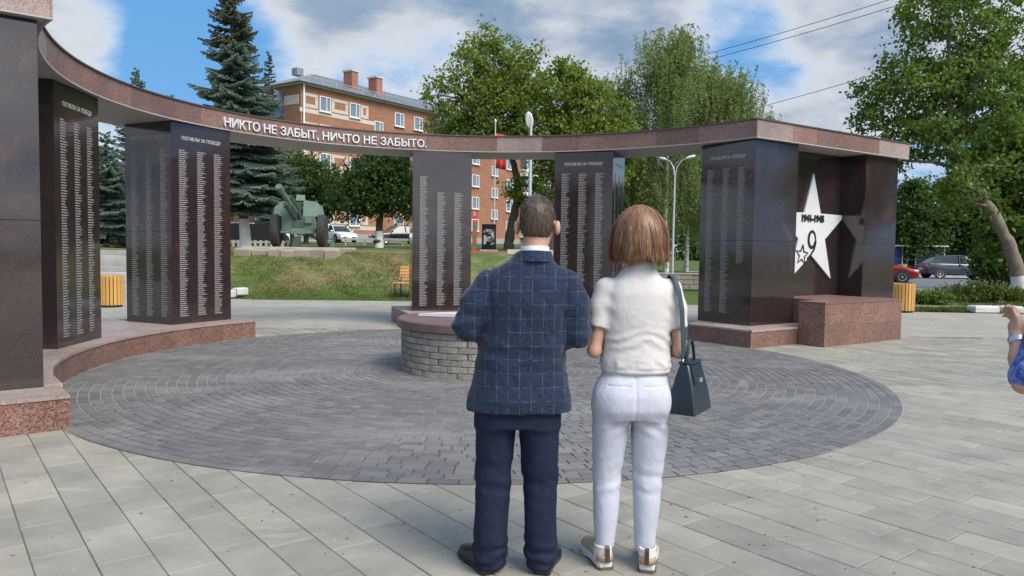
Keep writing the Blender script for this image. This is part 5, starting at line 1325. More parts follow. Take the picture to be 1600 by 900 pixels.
# blue stalls, railing and poster board across the road
mat('stall_blue', (.012, .03, .20), .6)
for i, (x, y, lab) in enumerate([(30.2, 61.5, 'blue fronted stall across the road, left of the pair'), (33.4, 61.2, 'blue fronted stall across the road, right of the pair'), (25.6, 62.5, 'blue fronted stall furthest left across the road')]):
    s_ = thing('market_stall', lab, 'stall', (x, y, 0), R(-4), 'blue stalls across the road')
    MB().box((0, .4, 1.2), (2.3, 1.2, 1.6)).build('front', 'stall_blue', s_); MB().box((0, .3, 2.15), (2.6, 1.6, .1)).build('roof', 'frame_white', s_)
    for sx in (-1.1, 1.1): MB().box((sx, -.25, 1.05), (.07, .07, 2.1)).build('post', 'frame_white', s_)
rail = thing('street_railing', 'thin dark railing on the far pavement', 'railing', (32, 57, 0))
for i in range(11): MB().cyl((-9 + i * 1.8, 0, 0), (-9 + i * 1.8, 0, 1.1), .03, 6).build('post', 'black_metal', rail)
for z in (.55, 1.08): MB().cyl((-9, 0, z), (9, 0, z), .025, 6).build('rail', 'black_metal', rail)
pb = thing('poster_board', 'small white poster board leaning by the railing', 'sign', (31.4, 56.2, 0), R(-5))
MB().box((0, 0, .95), (.5, .05, .8), M=Matrix.Rotation(R(8), 4, 'Y') @ Matrix.Rotation(R(-8), 4, 'X')).build('board', 'concrete', pb); MB().tube([(-.25, .02, .45), (-.3, 0, 0)], .03, 6).tube([(.3, .02, .45), (.3, 0, 0)], .03, 6).build('leg', 'black_metal', pb)

# =================================================================== BRICK APARTMENT BLOCK
brick_node('wall_brick', (.34, .148, .085), (.28, .12, .068), (.28, .205, .155), .5, .14, .012)
varied('pale_brick', (.56, .50, .42), (.48, .42, .35), 2, .85, .1, 20); varied('roof_metal', (.25, .275, .295), (.205, .225, .245), .6, .4, .05, 20, metal=.3)
mat('curtain_glass', (.16, .21, .27), .12, 0, .6); mat('loggia_dark', (.075, .05, .048), .6); mat('loggia_blue', (.05, .09, .25), .5)
A0 = Vector((-20.8, 75.0, 0)); fu = Vector((.575, .818, 0)); fn = Vector((-.818, .575, 0)); FL, FWd = 44.0, 12.5; G0 = 1.9; EV = 17.2
apt = thing('apartment_block', 'five-storey brick apartment block with grey metal hip roof and chimneys', 'building', (A0.x, A0.y, G0), math.atan2(fu.y, fu.x))
He = EV - G0     # eave height, local
MB().box((FL / 2, FWd / 2, He / 2), (FL, FWd, He)).build('wall', 'wall_brick', apt)
MB().box((FL / 2, FWd / 2, .45), (FL + .16, FWd + .16, .9)).build('base_course', 'concrete', apt)
MB().box((FL / 2, FWd / 2, He + .08), (FL + .7, FWd + .7, .16)).build('cornice', 'pale_brick', apt)
ov = .75; z0, z1 = He + .16, He + 3.0
rf = MB().add([(-ov, -ov, z0), (FL + ov, -ov, z0), (FL + ov, FWd + ov, z0), (-ov, FWd + ov, z0), (FWd / 2 + .5, FWd / 2, z1), (FL - FWd / 2, FWd / 2, z1)], [(0, 1, 5, 4), (1, 2, 5), (2, 3, 4, 5), (3, 0, 4), (3, 2, 1, 0)]).build('roof', 'roof_metal', apt)
def roof_z(y): return z0 + (z1 - z0) * (y + ov) / (FWd / 2 + ov)
sm_ = None
for i in range(56):
    x = 1.2 + i * .75
    if x > FL - 1: break
    ye = FWd / 2 if 6.8 < x < FL - 6.5 else min(x, FL - x) * .9
    MB().add([(x - .02, -ov, roof_z(-ov)), (x + .02, -ov, roof_z(-ov)), (x + .02, ye, roof_z(ye)), (x - .02, ye, roof_z(ye)), (x, -ov, roof_z(-ov) + .05), (x, ye, roof_z(ye) + .05)], [(0, 3, 5, 4), (1, 4, 5, 2), (0, 4, 1), (3, 2, 5)]).build('roof_seam', 'roof_metal', rf)
for cx_ in (8.9, 12.6):
    ch = MB().box((cx_, 2.6, roof_z(2.6) + .55), (.9, 1.3, 2.2)).build('chimney', 'step_brick', rf); MB().box((cx_, 2.6, roof_z(2.6) + 1.72), (1.15, 1.5, .18)).build('chimney_cap', 'pale_brick', rf)
MB().box((.9, 1.6, roof_z(1.6) + .4), (.8, .8, .7)).build('dormer', 'roof_metal', rf)
rl_ = MB()
for i in range(24): rl_.cyl((.5 + i * 1.8, -.5, roof_z(-.5)), (.5 + i * 1.8, -.5, roof_z(-.5) + .55), .025, 4)
rl_.tube([(.2, -.5, roof_z(-.5) + .55), (FL - .5, -.5, roof_z(-.5) + .55)], .025, 4).build('snow_guard', 'pole_grey', rf)
wm = {}
def window(cx_, cz_, w=1.45, h=1.5, side=0):
    key = (w, h)
    def mk():
        f = MB(); t = .09
        f.box((-w / 2 + t / 2, 0, 0), (t, .12, h)).box((w / 2 - t / 2, 0, 0), (t, .12, h)).box((0, 0, h / 2 - t / 2), (w - 2 * t, .12, t)).box((0, 0, -h / 2 + t / 2), (w - 2 * t, .12, t)).box((.12 * w, 0, 0), (t * .8, .12, h - 2 * t))
        f.box((0, -.08, -h / 2 - .06), (w + .16, .2, .06))
        a = f.build('window', 'frame_white'); g_ = MB().box((0, .03, 0), (w - .1, .03, h - .1)).build('pane', 'curtain_glass'); r = (a.data, g_.data); bpy.data.objects.remove(a); bpy.data.objects.remove(g_); return r
    if key not in wm: wm[key] = mk()
    o = link('window', wm[key][0], None, apt, (cx_, -.05, cz_) if side == 0 else (-.05, cx_, cz_)); o.rotation_euler = (0, 0, 0 if side == 0 else R(-90))
    link('pane', wm[key][1], None, o)
Fh = 2.83; f1 = 2.5
for fl_ in range(5):
    zc = f1 + fl_ * Fh
    for s_ in (3.0, 7.0, 13.7, 16.85, 24.6, 27.7, 35.2): window(s_, zc)
    if fl_ < 4:
        for s_ in (10.5, 31.8): window(s_, zc + Fh * .55, 1.3, 1.25)
    for s_ in (21.0, 39.3):
        b_ = MB().box((s_, -.55, zc - .9), (3.0, 1.1, 1.0)).build('balcony', 'loggia_dark' if s_ < 30 else 'frame_white', apt)
        MB().box((s_, -.55, zc + .35), (2.96, 1.06, 1.35)).build('glazing', 'curtain_glass', b_)
        fr__ = MB()
        for k in range(5): fr__.box((s_ - 1.48 + k * .74, -1.09, zc + .35), (.08, .06, 1.4))
        fr__.box((s_, -1.09, zc + 1.03), (3.0, .07, .1)).box((s_, -1.09, zc - .35), (3.0, .07, .1)).build('balcony_frame', 'frame_white', b_)
    for s_ in (9.0,): window(s_, zc, side=1)
    b_ = MB().box((-.5, 4.2, zc - .9), (1.0, 3.2, 1.0)).build('balcony', 'loggia_blue' if fl_ == 4 else 'loggia_dark', apt); MB().box((-.5, 4.2, zc + .35), (.96, 3.16, 1.35)).build('glazing', 'curtain_glass', b_)
    fr__ = MB()
    for k in range(5): fr__.box((-1.0, 2.64 + k * .78, zc + .35), (.06, .08, 1.4))
    fr__.build('balcony_frame', 'frame_white', b_)
# pale brick pattern round the left windows
for fl_ in range(5):
    zc = f1 + fl_ * Fh
    pbk = MB().box((5.0, -.012, zc - .95), (10.3, .03, .42))
    for a, b in ((.2, 2.1), (3.9, 6.1), (7.9, 9.0)): 
        pbk.box(((a + b) / 2, -.013, zc + .62), (b - a, .03, .30)).box(((a + b) / 2, -.013, zc - .45), (b - a, .03, .34))
        pbk.box((a + .18, -.014, zc + .08), (.36, .03, .72)).box((b - .18, -.014, zc + .08), (.36, .03, .72))
    pbk.build('pale_brick_band', 'pale_brick', apt)
    MB().box((-.012, 1.4, zc + .1), (.03, 2.2, .9)).build('pale_brick_band', 'pale_brick', apt)
for s_ in (.25, 22.9): MB().cyl((s_, -.15, .3), (s_, -.15, He), .09, 8).build('downpipe', 'frame_white', apt)

sk = thing('kerb_stone', 'pale broken kerb stone at the left foot of the grass bank', 'stone', (-7.95, 21.25, 0), R(62)); random.seed(4)
for k in range(3): MB().box((-.42 + k * .42, random.uniform(-.04, .04), .09 + k * .05), (.4, .2, .22), rz=random.uniform(-.1, .1), bev=.03).build('stone', 'kerb_white', sk)
# grit and small litter on the paving
g_ = np.random.default_rng(77); n_ = 420; yy = 2.9 + 9 * g_.random(n_) ** 1.6; xx = g_.uniform(-.62, .68, n_) * yy; Q_ = []
for x_, y_ in zip(xx, yy):
    s_ = g_.uniform(.004, .013); a_ = g_.uniform(0, 6.28, 5); a_.sort(); z_ = .0115 if math.hypot(x_ - CC[0], y_ - CC[1]) > CR else .0195
    c_ = np.array([x_, y_, z_ + s_ * .5]); r_ = [np.array([x_ + s_ * math.cos(q), y_ + s_ * .7 * math.sin(q), z_]) for q in a_]
    for k in range(5): Q_ += [r_[k], r_[(k + 1) % 5], c_]
varied('grit', (.07, .062, .05), (.2, .18, .14), 30, .9, 0)
tag(link('litter_grit', quads_mesh('litter_grit', np.array(Q_), 3), 'grit'), 'small grit and dry bits lying on the paving', 'grit', kind='stuff')

# =================================================================== PEOPLE
def surface_nets(f, lo, hi, h):
    lo = np.array(lo, float); n = np.ceil((np.array(hi) - lo) / h).astype(int) + 1
    xs = [lo[i] + h * np.arange(n[i]) for i in range(3)]; X, Y, Z = np.meshgrid(*xs, indexing='ij')
    val = f(X, Y, Z).astype(np.float32); s = val < 0
    c = np.zeros(tuple(n - 1), np.int8)
    for dx in (0, 1):
        for dy in (0, 1):
            for dz in (0, 1): c += s[dx:n[0] - 1 + dx, dy:n[1] - 1 + dy, dz:n[2] - 1 + dz]
    act = np.argwhere((c > 0) & (c < 8)); idx = -np.ones(tuple(n - 1), np.int64); idx[tuple(act.T)] = np.arange(len(act))
    acc = np.zeros((len(act), 3)); cnt = np.zeros(len(act))
    cor = [(a, b, d) for a in (0, 1) for b in (0, 1) for d in (0, 1)]
    for a in cor:
        for ax in range(3):
            if a[ax] == 0:
                b = list(a); b[ax] = 1
                va = val[act[:, 0] + a[0], act[:, 1] + a[1], act[:, 2] + a[2]]; vb = val[act[:, 0] + b[0], act[:, 1] + b[1], act[:, 2] + b[2]]
                k = (va < 0) != (vb < 0); t = np.where(k, va / np.where(k, va - vb, 1), 0)
                p = np.array(a, float)[None].repeat(len(act), 0); p[:, ax] += t; acc[k] += p[k]; cnt[k] += 1
    V = lo + (act + acc / cnt[:, None]) * h; F = []
    for ax in range(3):
        o1, o2 = (ax + 1) % 3, (ax + 2) % 3
        sl0 = [slice(None)] * 3; sl1 = [slice(None)] * 3; sl0[ax] = slice(0, -1); sl1[ax] = slice(1, None)
        ch = s[tuple(sl0)] != s[tuple(sl1)]; e = np.argwhere(ch)
        ok = (e[:, o1] > 0) & (e[:, o2] > 0) & (e[:, o1] < n[o1] - 1) & (e[:, o2] < n[o2] - 1); e = e[ok]
        def cell(d1, d2): q = e.copy(); q[:, o1] -= d1; q[:, o2] -= d2; return idx[q[:, 0], q[:, 1], q[:, 2]]
        q = np.stack([cell(1, 1), cell(0, 1), cell(0, 0), cell(1, 0)], 1); inside = s[e[:, 0], e[:, 1], e[:, 2]]
        q[~inside] = q[~inside][:, ::-1]; F.append(q)
    return V, np.concatenate(F)
def smin(a, b, k): h = np.clip(.5 + .5 * (b - a) / k, 0, 1); return b * (1 - h) + a * h - k * h * (1 - h)
def cap_(X, Y, Z, a, b, ra, rb, sq=(1, 1, 1)):
    a = np.array(a); b = np.array(b); d = b - a; L2 = (d * d).sum() + 1e-12
    t = np.clip(((X - a[0]) * d[0] + (Y - a[1]) * d[1] + (Z - a[2]) * d[2]) / L2, 0, 1)
    return np.sqrt(((X - a[0] - t * d[0]) / sq[0]) ** 2 + ((Y - a[1] - t * d[1]) / sq[1]) ** 2 + ((Z - a[2] - t * d[2]) / sq[2]) ** 2) - (ra + t * (rb - ra))
def ell(X, Y, Z, c, r): return (np.sqrt(((X - c[0]) / r[0]) ** 2 + ((Y - c[1]) / r[1]) ** 2 + ((Z - c[2]) / r[2]) ** 2) - 1) * min(r)
def chain(X, Y, Z, pts, k=.03):
    d = None
    for (a, ra), (b, rb) in zip(pts[:-1], pts[1:]):
        e = cap_(X, Y, Z, a, b, ra, rb); d = e if d is None else smin(d, e, k)
    return d
def pchip(z, zs, vs):
    """smooth interpolation of a table"""
    zs = np.array(zs, float); vs = np.array(vs, float); h = np.diff(zs); dl = np.diff(vs) / h; m = np.zeros_like(vs); m[0], m[-1] = dl[0], dl[-1]
    for i in range(1, len(vs) - 1): m[i] = 0 if dl[i - 1] * dl[i] <= 0 else 2 * dl[i - 1] * dl[i] / (dl[i - 1] + dl[i])
    zc = np.clip(z, zs[0], zs[-1]); i = np.clip(np.searchsorted(zs, zc, side='right') - 1, 0, len(h) - 1); t = (zc - zs[i]) / h[i]
    return vs[i] * (2 * t ** 3 - 3 * t ** 2 + 1) + m[i] * h[i] * (t ** 3 - 2 * t ** 2 + t) + vs[i + 1] * (-2 * t ** 3 + 3 * t ** 2) + m[i + 1] * h[i] * (t ** 3 - t ** 2)
def loft_sdf(X, Y, Z, tab, pw=2.3):
    """tab rows: z, cx, cy, half width, half depth"""
    T = np.array(tab); z1 = Z[0, 0, :]; cx, cy, a, b = (pchip(z1, T[:, 0], T[:, i])[None, None, :] for i in (1, 2, 3, 4))
    k = (np.abs((X - cx) / a) ** pw + np.abs((Y - cy) / b) ** pw) ** (1 / pw)
    return np.maximum((k - 1) * np.minimum(a, b), np.maximum(T[0, 0] - Z, Z - T[-1, 0]))
def fbm(P, scale, off=0.0, stretch=(1, 1, 1)):
    return np.array([mnoise.fractal(Vector((p[0] * scale * stretch[0] + off, p[1] * scale * stretch[1], p[2] * scale * stretch[2])), 0.8, 2.0, 3) for p in P])
def sdf_part(name, f, lo, hi, h, m, parent, wrinkle=None, smooth_it=2, keep=None):
    V, F = surface_nets(f, lo, hi, h)
    # relax a little
    for _ in range(smooth_it):
        acc = np.zeros_like(V); cnt = np.zeros(len(V))
        for i in range(4):
            j = (i + 1) % 4; np.add.at(acc, F[:, i], V[F[:, j]]); np.add.at(acc, F[:, j], V[F[:, i]]); np.add.at(cnt, F[:, i], 1); np.add.at(cnt, F[:, j], 1)
        V = V * .5 + .5 * acc / np.maximum(cnt, 1)[:, None]
    if wrinkle is not None:
        nr_ = np.zeros_like(V); fnm = np.cross(V[F[:, 1]] - V[F[:, 0]], V[F[:, 2]] - V[F[:, 0]])
        for i in range(4): np.add.at(nr_, F[:, i], fnm)
        nr_ /= np.linalg.norm(nr_, axis=1)[:, None] + 1e-9; V = V + nr_ * wrinkle(V)[:, None]
    me = indexed_mesh(name, V, F, True); return link(name, me, m, parent)

# ---- cloth, skin and hair materials
def skin_f(t, b):
    p = t.obj(); n = t.noise(p, 18, 4, .6); t.l.new(t.mix(t.maprange(n, .3, .7), (.50, .30, .225), (.44, .25, .18)), b.inputs['Base Color'])
mat('skin', (.47, .25, .175), .5, 0, .4, skin_f, **{'Subsurface Weight': .08, 'Subsurface Radius': (.01, .004, .002)})
def check_cloth(t, b):
    p = t.obj(); wob = t.noise(p, 5, 3, .5, out=1); pw = t.vmath('ADD', p, t.vmath('SCALE', t.vmath('SUBTRACT', wob, (.5, .5, .5)), scale=.012))
    s = t.new('ShaderNodeSeparateXYZ'); t.l.new(pw, s.inputs[0])
    def line(v, per, wd, off):
        f = t.math('ABSOLUTE', t.math('SUBTRACT', t.math('FRACT', t.math('ADD', t.math('DIVIDE', v, per), off)), .5)); return t.maprange(f, wd / per, wd / per * .35, 0, 1)
    brk = t.maprange(t.noise(t.mapping(p, scale=(1, 1, 1)), 30, 3, .6), .38, .60, .0, 1)
    lv = t.math('MULTIPLY', line(s.outputs[0], .052, .0014, .3), brk); lh = t.math('MULTIPLY', line(s.outputs[2], .0625, .0013, .1), brk)
    wv = t.noise(t.mapping(p, scale=(9, 9, 1)), 30, 3, .6); wh = t.noise(t.mapping(p, scale=(1, 1, 9)), 30, 3, .6)
    k = t.maprange(t.math('ADD', wv, wh), .8, 1.22)
    base = t.mix(k, (.005, .0105, .027), (.0165, .032, .070))
    big = t.noise(p, 9, 4, .6); base = t.mix(1.0, base, t.vmath('SCALE', (1, 1, 1), scale=t.maprange(big, .3, .7, .85, 1.2)), 'MULTIPLY')
    c = t.mix(t.math('MULTIPLY', t.math('MAXIMUM', lv, lh), .30), base, (.27, .32, .42))
    t.l.new(c, b.inputs['Base Color']); hgt = t.math('ADD', t.math('MULTIPLY', t.noise(p, 420, 2), .06), t.noise(t.mapping(p, scale=(1, 1, .8)), 11, 3, .5, 1.6)); t.l.new(t.bump(hgt, .55, .016), b.inputs['Normal'])
mat('checked_wool', (.03, .05, .1), .85, 0, .25, check_cloth, **{'Sheen Weight': .15})
def cloth(name, c1, c2, fold, st=(1, 1, .6), sc=10):
    def f(t, b):
        p = t.obj(); n = t.noise(p, 9, 5, .6); t.l.new(t.mix(t.maprange(n, .3, .7), c1, c2), b.inputs['Base Color'])
        h = t.math('ADD', t.math('MULTIPLY', t.noise(p, 450, 2), .05), t.noise(t.mapping(p, scale=st), sc, 3, .5, 1.8)); t.l.new(t.bump(h, fold, .02), b.inputs['Normal'])
    return mat(name, c1, .8, 0, .28, f)
cloth('navy_trouser', (.0065, .0115, .030), (.0095, .0165, .041), .4, (1.0, 1.0, .6), 8)
cloth('white_knit', (.57, .55, .54), (.53, .51, .50), .24, (.8, 1, 1.1), 8)
cloth('white_cotton', (.50, .52, .60), (.47, .49, .57), .22, (1, 1, .8), 9)
mat('shirt_white', (.75, .76, .78), .7); mat('shoe_black', (.013, .013, .015), .3); varied('teal_leather', (.006, .017, .026), (.009, .023, .034), 20, .38, .12, 260, .5, coords='obj', bdist=.001)
mat('strap_leather', (.028, .055, .068), .5); mat('sole_white', (.66, .66, .63), .6); mat('shoe_tan', (.40, .30, .22), .75); mat('shoe_white', (.70, .69, .66), .65); mat('tab_brown', (.055, .032, .024), .5); mat('sole_brown', (.12, .09, .075), .8); mat('watch_silver', (.6, .61, .63), .25, .8)
def hair_f(stops):
    def f(t, b):
        p = t.obj(); st = t.noise(t.mapping(p, scale=(1, 1, .12)), 130, 3, .6)
        k = t.math('ADD', t.math('MULTIPLY', t.island(), .6), t.math('MULTIPLY', t.maprange(st, .3, .7), .4)); t.l.new(t.ramp(k, stops), b.inputs['Base Color'])
        b.inputs['Anisotropic'].default_value = .4
    return f
mat('brown_hair', (.06, .04, .03), .5, 0, .45, hair_f([(0, (.022, .014, .010)), (.5, (.055, .036, .026)), (.85, (.10, .07, .05)), (1, (.17, .14, .115))]))
mat('auburn_hair', (.15, .06, .03), .42, 0, .5, hair_f([(0, (.05, .021, .010)), (.4, (.13, .058, .026)), (.75, (.26, .135, .062)), (1, (.46, .29, .16))]))
def print_f(t, b):
    p = t.obj(); v = t.noise(p, 26, 4, .65, 1.2); t.l.new(t.ramp(v, [(.3, (.02, .03, .12)), (.48, (.06, .10, .36)), (.58, (.14, .2, .5)), (.68, (.30, .32, .55))]), b.inputs['Base Color'])
mat('blue_print', (.08, .12, .4), .7, 0, .3, print_f)

def hand_sdf(X, Y, Z, wrist, fwd, up, side, curl=.6, s=1.0):
    """wrist position, direction of the palm, back-of-hand normal, thumb side"""
    w = np.array(wrist); f = np.array(fwd) / np.linalg.norm(fwd); u = np.array(up); u = u - f * (u @ f); u /= np.linalg.norm(u); r = np.cross(f, u) * side
    d = cap_(X, Y, Z, w, w + f * .045 * s, .026 * s, .030 * s); d = smin(d, cap_(X, Y, Z, w + f * .04 * s - r * .022 * s, w + f * .075 * s - r * .026 * s, .019 * s, .016 * s), .015)
    d = smin(d, cap_(X, Y, Z, w + f * .04 * s + r * .02 * s, w + f * .082 * s + r * .024 * s, .019 * s, .016 * s), .015)
    for i, (o, L) in enumerate(((.030, .068), (.010, .076), (-.010, .071), (-.029, .055))):
        k0 = w + (f * .082 + r * o) * s; a1 = curl * .5; a2 = curl * 1.3; p1 = k0 + (f * math.cos(a1) - u * math.sin(a1)) * L * .45 * s; p2 = p1 + (f * math.cos(a1 + a2) - u * math.sin(a1 + a2)) * L * .33 * s; p3 = p2 + (f * math.cos(a1 + 2 * a2) - u * math.sin(a1 + 2 * a2)) * L * .25 * s
        for a, b, ra, rb in ((k0, p1, .0095, .0088), (p1, p2, .0088, .008), (p2, p3, .008, .0068)): d = smin(d, cap_(X, Y, Z, a, b, ra * s, rb * s), .005)
    t0 = w + (f * .022 + r * .028) * s; t1 = t0 + (f * .032 + r * .026 - u * .012) * s; t2 = t1 + (f * .03 + r * .006 - u * .012) * s
    d = smin(d, cap_(X, Y, Z, t0, t1, .014 * s, .011 * s), .01); return smin(d, cap_(X, Y, Z, t1, t2, .0105 * s, .0085 * s), .005)

def head_sdf(X, Y, Z, c, yaw, s=1.0, pitch=0.0):
    """c: centre of the skull; face towards +y before the turn"""
    cy_, sy_ = math.cos(yaw), math.sin(yaw); x = (X - c[0]) * cy_ + (Y - c[1]) * sy_; y = -(X - c[0]) * sy_ + (Y - c[1]) * cy_; z = Z - c[2]
    cp_, sp_ = math.cos(pitch), math.sin(pitch); y, z = y * cp_ + z * sp_, -y * sp_ + z * cp_; x, y, z = x / s, y / s, z / s
    d = ell(x, y, z, (0, -.006, .025), (.077, .097, .093)); d = smin(d, ell(x, y, z, (0, .03, -.035), (.062, .072, .088)), .04)
    d = smin(d, ell(x, y, z, (0, .065, -.095), (.032, .026, .026)), .03)
    d = smin(d, cap_(x, y, z, (0, .098, .0), (0, .117, -.034), .010, .0145), .012)
    for e in (-1, 1):
        d = np.maximum(d, -(ell(x, y, z, (e * .031, .104, .008), (.017, .014, .011)))); d = smin(d, ell(x, y, z, (e * .031, .088, .007), (.0135, .0135, .0125)), .003)
        d = smin(d, ell(x, y, z, (e * .091, -.014, -.020), (.015, .023, .035)), .004); d = np.maximum(d, -ell(x, y, z, (e * .107, -.002, -.012), (.007, .011, .018)))
        d = smin(d, ell(x, y, z, (e * .034, .094, .026), (.022, .010, .006)), .008)
    d = smin(d, cap_(x, y, z, (-.02, .098, -.062), (.02, .098, -.062), .0075, .0075), .006); d = np.maximum(d, -cap_(x, y, z, (-.022, .107, -.0625), (.022, .107, -.0625), .0022, .0022))
    return d * s

def ribbons(name, paths, w0, w1, m, parent, facing=None):
    """paths (n,k,3) -> thin flat strands"""
    P = np.asarray(paths); n, k, _ = P.shape; d = np.gradient(P, axis=1); d /= np.linalg.norm(d, axis=2)[..., None] + 1e-9
    out = P - facing if facing is not None else rng.normal(size=(n, 1, 3)) + 0 * P
    sd = np.cross(d, out); sd /= np.linalg.norm(sd, axis=2)[..., None] + 1e-9
    w = (np.linspace(w0, w1, k)[None, :, None]) * rng.uniform(.6, 1.3, (n, 1, 1)); A = P - sd * w; B = P + sd * w
    V = np.stack([A, B], 2).reshape(-1, 3); base = (np.arange(n)[:, None] * k * 2 + np.arange(k - 1)[None] * 2).ravel()
    F = np.stack([base, base + 1, base + 3, base + 2], 1); return link(name, indexed_mesh(name, V, F, True), m, parent)

# ------------------------------------------------------------------ the man in the checked jacket
MX, MY = 0.03, 3.525
man_lo, man_hi = (-.45, -.25, -.01), (.55, .45, 1.80)
HM = (.086, .035, 1.645)
ME_L, ME_R = (-.238, -.035, 1.165), (.280, -.03, 1.13)
def man_body(X, Y, Z):
    d = head_sdf(X, Y, Z, HM, R(-9), 1.04, R(-6))
    d = smin(d, cap_(X, Y, Z, (.068, -.012, 1.42), (.08, .0, 1.58), .062, .057), .03)
    d = smin(d, loft_sdf(X, Y, Z, [(.78, .01, 0, .15, .10), (1.0, .02, 0, .15, .10), (1.3, .04, 0, .17, .10), (1.44, .06, 0, .10, .08)]), .05)
    for e, el_ in ((-1, ME_L), (1, ME_R)):
        sh = (.043 + e * .175, 0, 1.385); wr = (.03 + e * .085, .21, 1.085 + .015 * e)
        d = smin(d, chain(X, Y, Z, [(sh, .045), (el_, .035), (wr, .026)]), .03)
        d = smin(d, hand_sdf(X, Y, Z, wr, (-e * .75, .55, -.12), (0, .5, .85), e, .7), .012)
        d = smin(d, chain(X, Y, Z, [((e * .09 + .005, 0, .82), .07), ((e * .105 + .005, .01, .46), .05), ((e * .115, -.01, .08), .035)]), .04)
    return d
man = sdf_part('person', man_body, man_lo, man_hi, .0075, 'skin', None, smooth_it=1)
man.location = (MX, MY, 0); man.scale = (.995,) * 3; tag(man, 'man in a navy checked jacket seen from behind, hands held in front', 'person')
def jacket(X, Y, Z):
    t = loft_sdf(X, Y, Z, [(.778, .010, -.005, .246, .148), (.83, .011, -.005, .240, .148), (.92, .013, -.003, .220, .138), (1.02, .016, 0, .206, .132), (1.12, .024, 0, .208, .132), (1.24, .034, -.005, .213, .132), (1.33, .04, -.008, .212, .124), (1.39, .046, -.008, .196, .108), (1.44, .052, -.008, .150, .090), (1.48, .06, -.006, .098, .078), (1.52, .068, -.004, .075, .072)], 2.35)
    d = t
    for e, el_ in ((-1, ME_L), (1, ME_R)):
        sh = (.043 + e * .175, -.006, 1.362); wr = (.03 + e * .10, .195, 1.095 + .015 * e)
        arm = chain(X, Y, Z, [(sh, .073), ((sh[0] * .5 + el_[0] * .5 + e * .012, -.02, 1.27), .068), (el_, .060), (wr, .047)], .03); d = smin(d, arm, .028)
    d = np.maximum(d, Z - 1.512)
    inner = loft_sdf(X, Y, Z, [(.70, .010, -.005, .236, .138), (.82, .011, -.005, .230, .138), (.88, .008, -.005, .1, .05)], 2.35); d = np.maximum(d, -inner)
    neck = np.sqrt((X - .072) ** 2 + (Y - .004) ** 2) - .063; d = np.maximum(d, -np.maximum(neck, 1.46 - Z))
    # centre back vent
    return d
def jacket_wr(V):
    x, y, z = V.T; a = fbm(V, 7, 3.1, (1.0, 1, .75)) * .006; 
    # drag lines across the lower back and creases at the elbows
    k = np.exp(-((z - 1.04) / .10) ** 2) * (y < 0); a += k * .0035 * np.sin(z * 75 + 9 * np.abs(x - .02) + 3 * fbm(V, 6)) 
    for e, el_ in ((-1, ME_L), (1, ME_R)):
        dd = np.linalg.norm(V - np.array(el_), axis=1); a += np.exp(-(dd / .10) ** 2) * .0045 * np.sin((z + .5 * y) * 95 + 2 * fbm(V, 9))
    # shoulder seam
    for e in (-1, 1):
        s_ = np.abs(x - (.043 + e * (.178 - .06 * np.clip(1.42 - z, 0, .3)))); a -= np.exp(-(s_ / .008) ** 2) * .006 * (z > 1.16) * (z < 1.44)
    a -= np.exp(-((x - .02 - .045 * (z - 1) / .5) / .005) ** 2) * .0022 * (y < 0) * (z < 1.46)
    return a
jk = sdf_part('jacket', jacket, (-.36, -.24, .74), (.42, .30, 1.54), .0065, 'checked_wool', man, jacket_wr, 2)
# turned collar and the shirt collar above it
def band(z0, z1, c, a, b, th, m, name, tilt=.0, rows=5, a0=0, a1=360):
    mb = MB(); n = 40; rings = []
    for sgn in (0, 1):
        pass
    V = []; F = []; na = n + 1
    for lay in (0, 1):
        for r_ in range(rows):
            f = r_ / (rows - 1)
            for i in range(na):
                an = R(a0 + (a1 - a0) * i / n); fl = (1 + tilt * (1 - f)); k = 1 - lay * th / a
                V.append((c[0] + a * fl * k * math.sin(an), c[1] - b * fl * k * math.cos(an), z0 + (z1 - z0) * f + .02 * (1 - math.cos(an)) * -.35))
    def id_(l, r_, i): return l * rows * na + r_ * na + i
    for r_ in range(rows - 1):
        for i in range(n):
            F.append((id_(0, r_, i), id_(0, r_, i + 1), id_(0, r_ + 1, i + 1), id_(0, r_ + 1, i))); F.append((id_(1, r_ + 1, i), id_(1, r_ + 1, i + 1), id_(1, r_, i + 1), id_(1, r_, i)))
    for i in range(n): F.append((id_(0, rows - 1, i), id_(0, rows - 1, i + 1), id_(1, rows - 1, i + 1), id_(1, rows - 1, i))); F.append((id_(1, 0, i), id_(1, 0, i + 1), id_(0, 0, i + 1), id_(0, 0, i)))
    return mb.add(V, F).build(name, m, man if name != 'blouse_collar' else None, smooth=True)
band(1.470, 1.520, (.072, -.002), .079, .083, .006, 'checked_wool', 'jacket_collar', .22, 6, -140, 140)
band(1.495, 1.542, (.074, .0), .0665, .0685, .004, 'shirt_white', 'shirt_collar', .05, 4, -160, 160)
def trousers(X, Y, Z):
    d = loft_sdf(X, Y, Z, [(.70, .004, 0, .195, .125), (.80, .005, 0, .19, .125), (.90, .01, 0, .175, .115), (.98, .014, 0, .165, .105)])
    L = loft_sdf(X, Y, Z, [(.03, -.116, -.022, .070, .075), (.07, -.117, -.020, .080, .084), (.14, -.116, -.018, .084, .086), (.28, -.111, -.012, .080, .086), (.46, -.106, .004, .085, .090), (.62, -.100, .004, .092, .100), (.76, -.095, 0, .098, .112), (.86, -.092, 0, .10, .112)], 2.2)
    Rr = loft_sdf(X, Y, Z, [(.03, .122, -.022, .062, .072), (.07, .122, -.020, .071, .080), (.14, .121, -.018, .076, .083), (.28, .118, -.012, .075, .085), (.46, .114, .004, .083, .090), (.62, .109, .004, .091, .100), (.76, .103, 0, .098, .112), (.86, .10, 0, .10, .112)], 2.2)
    d = smin(d, np.minimum(L, Rr), .03); return np.maximum(d, .035 - Z + .10 * np.clip(Y, -.05, .08) * 0)
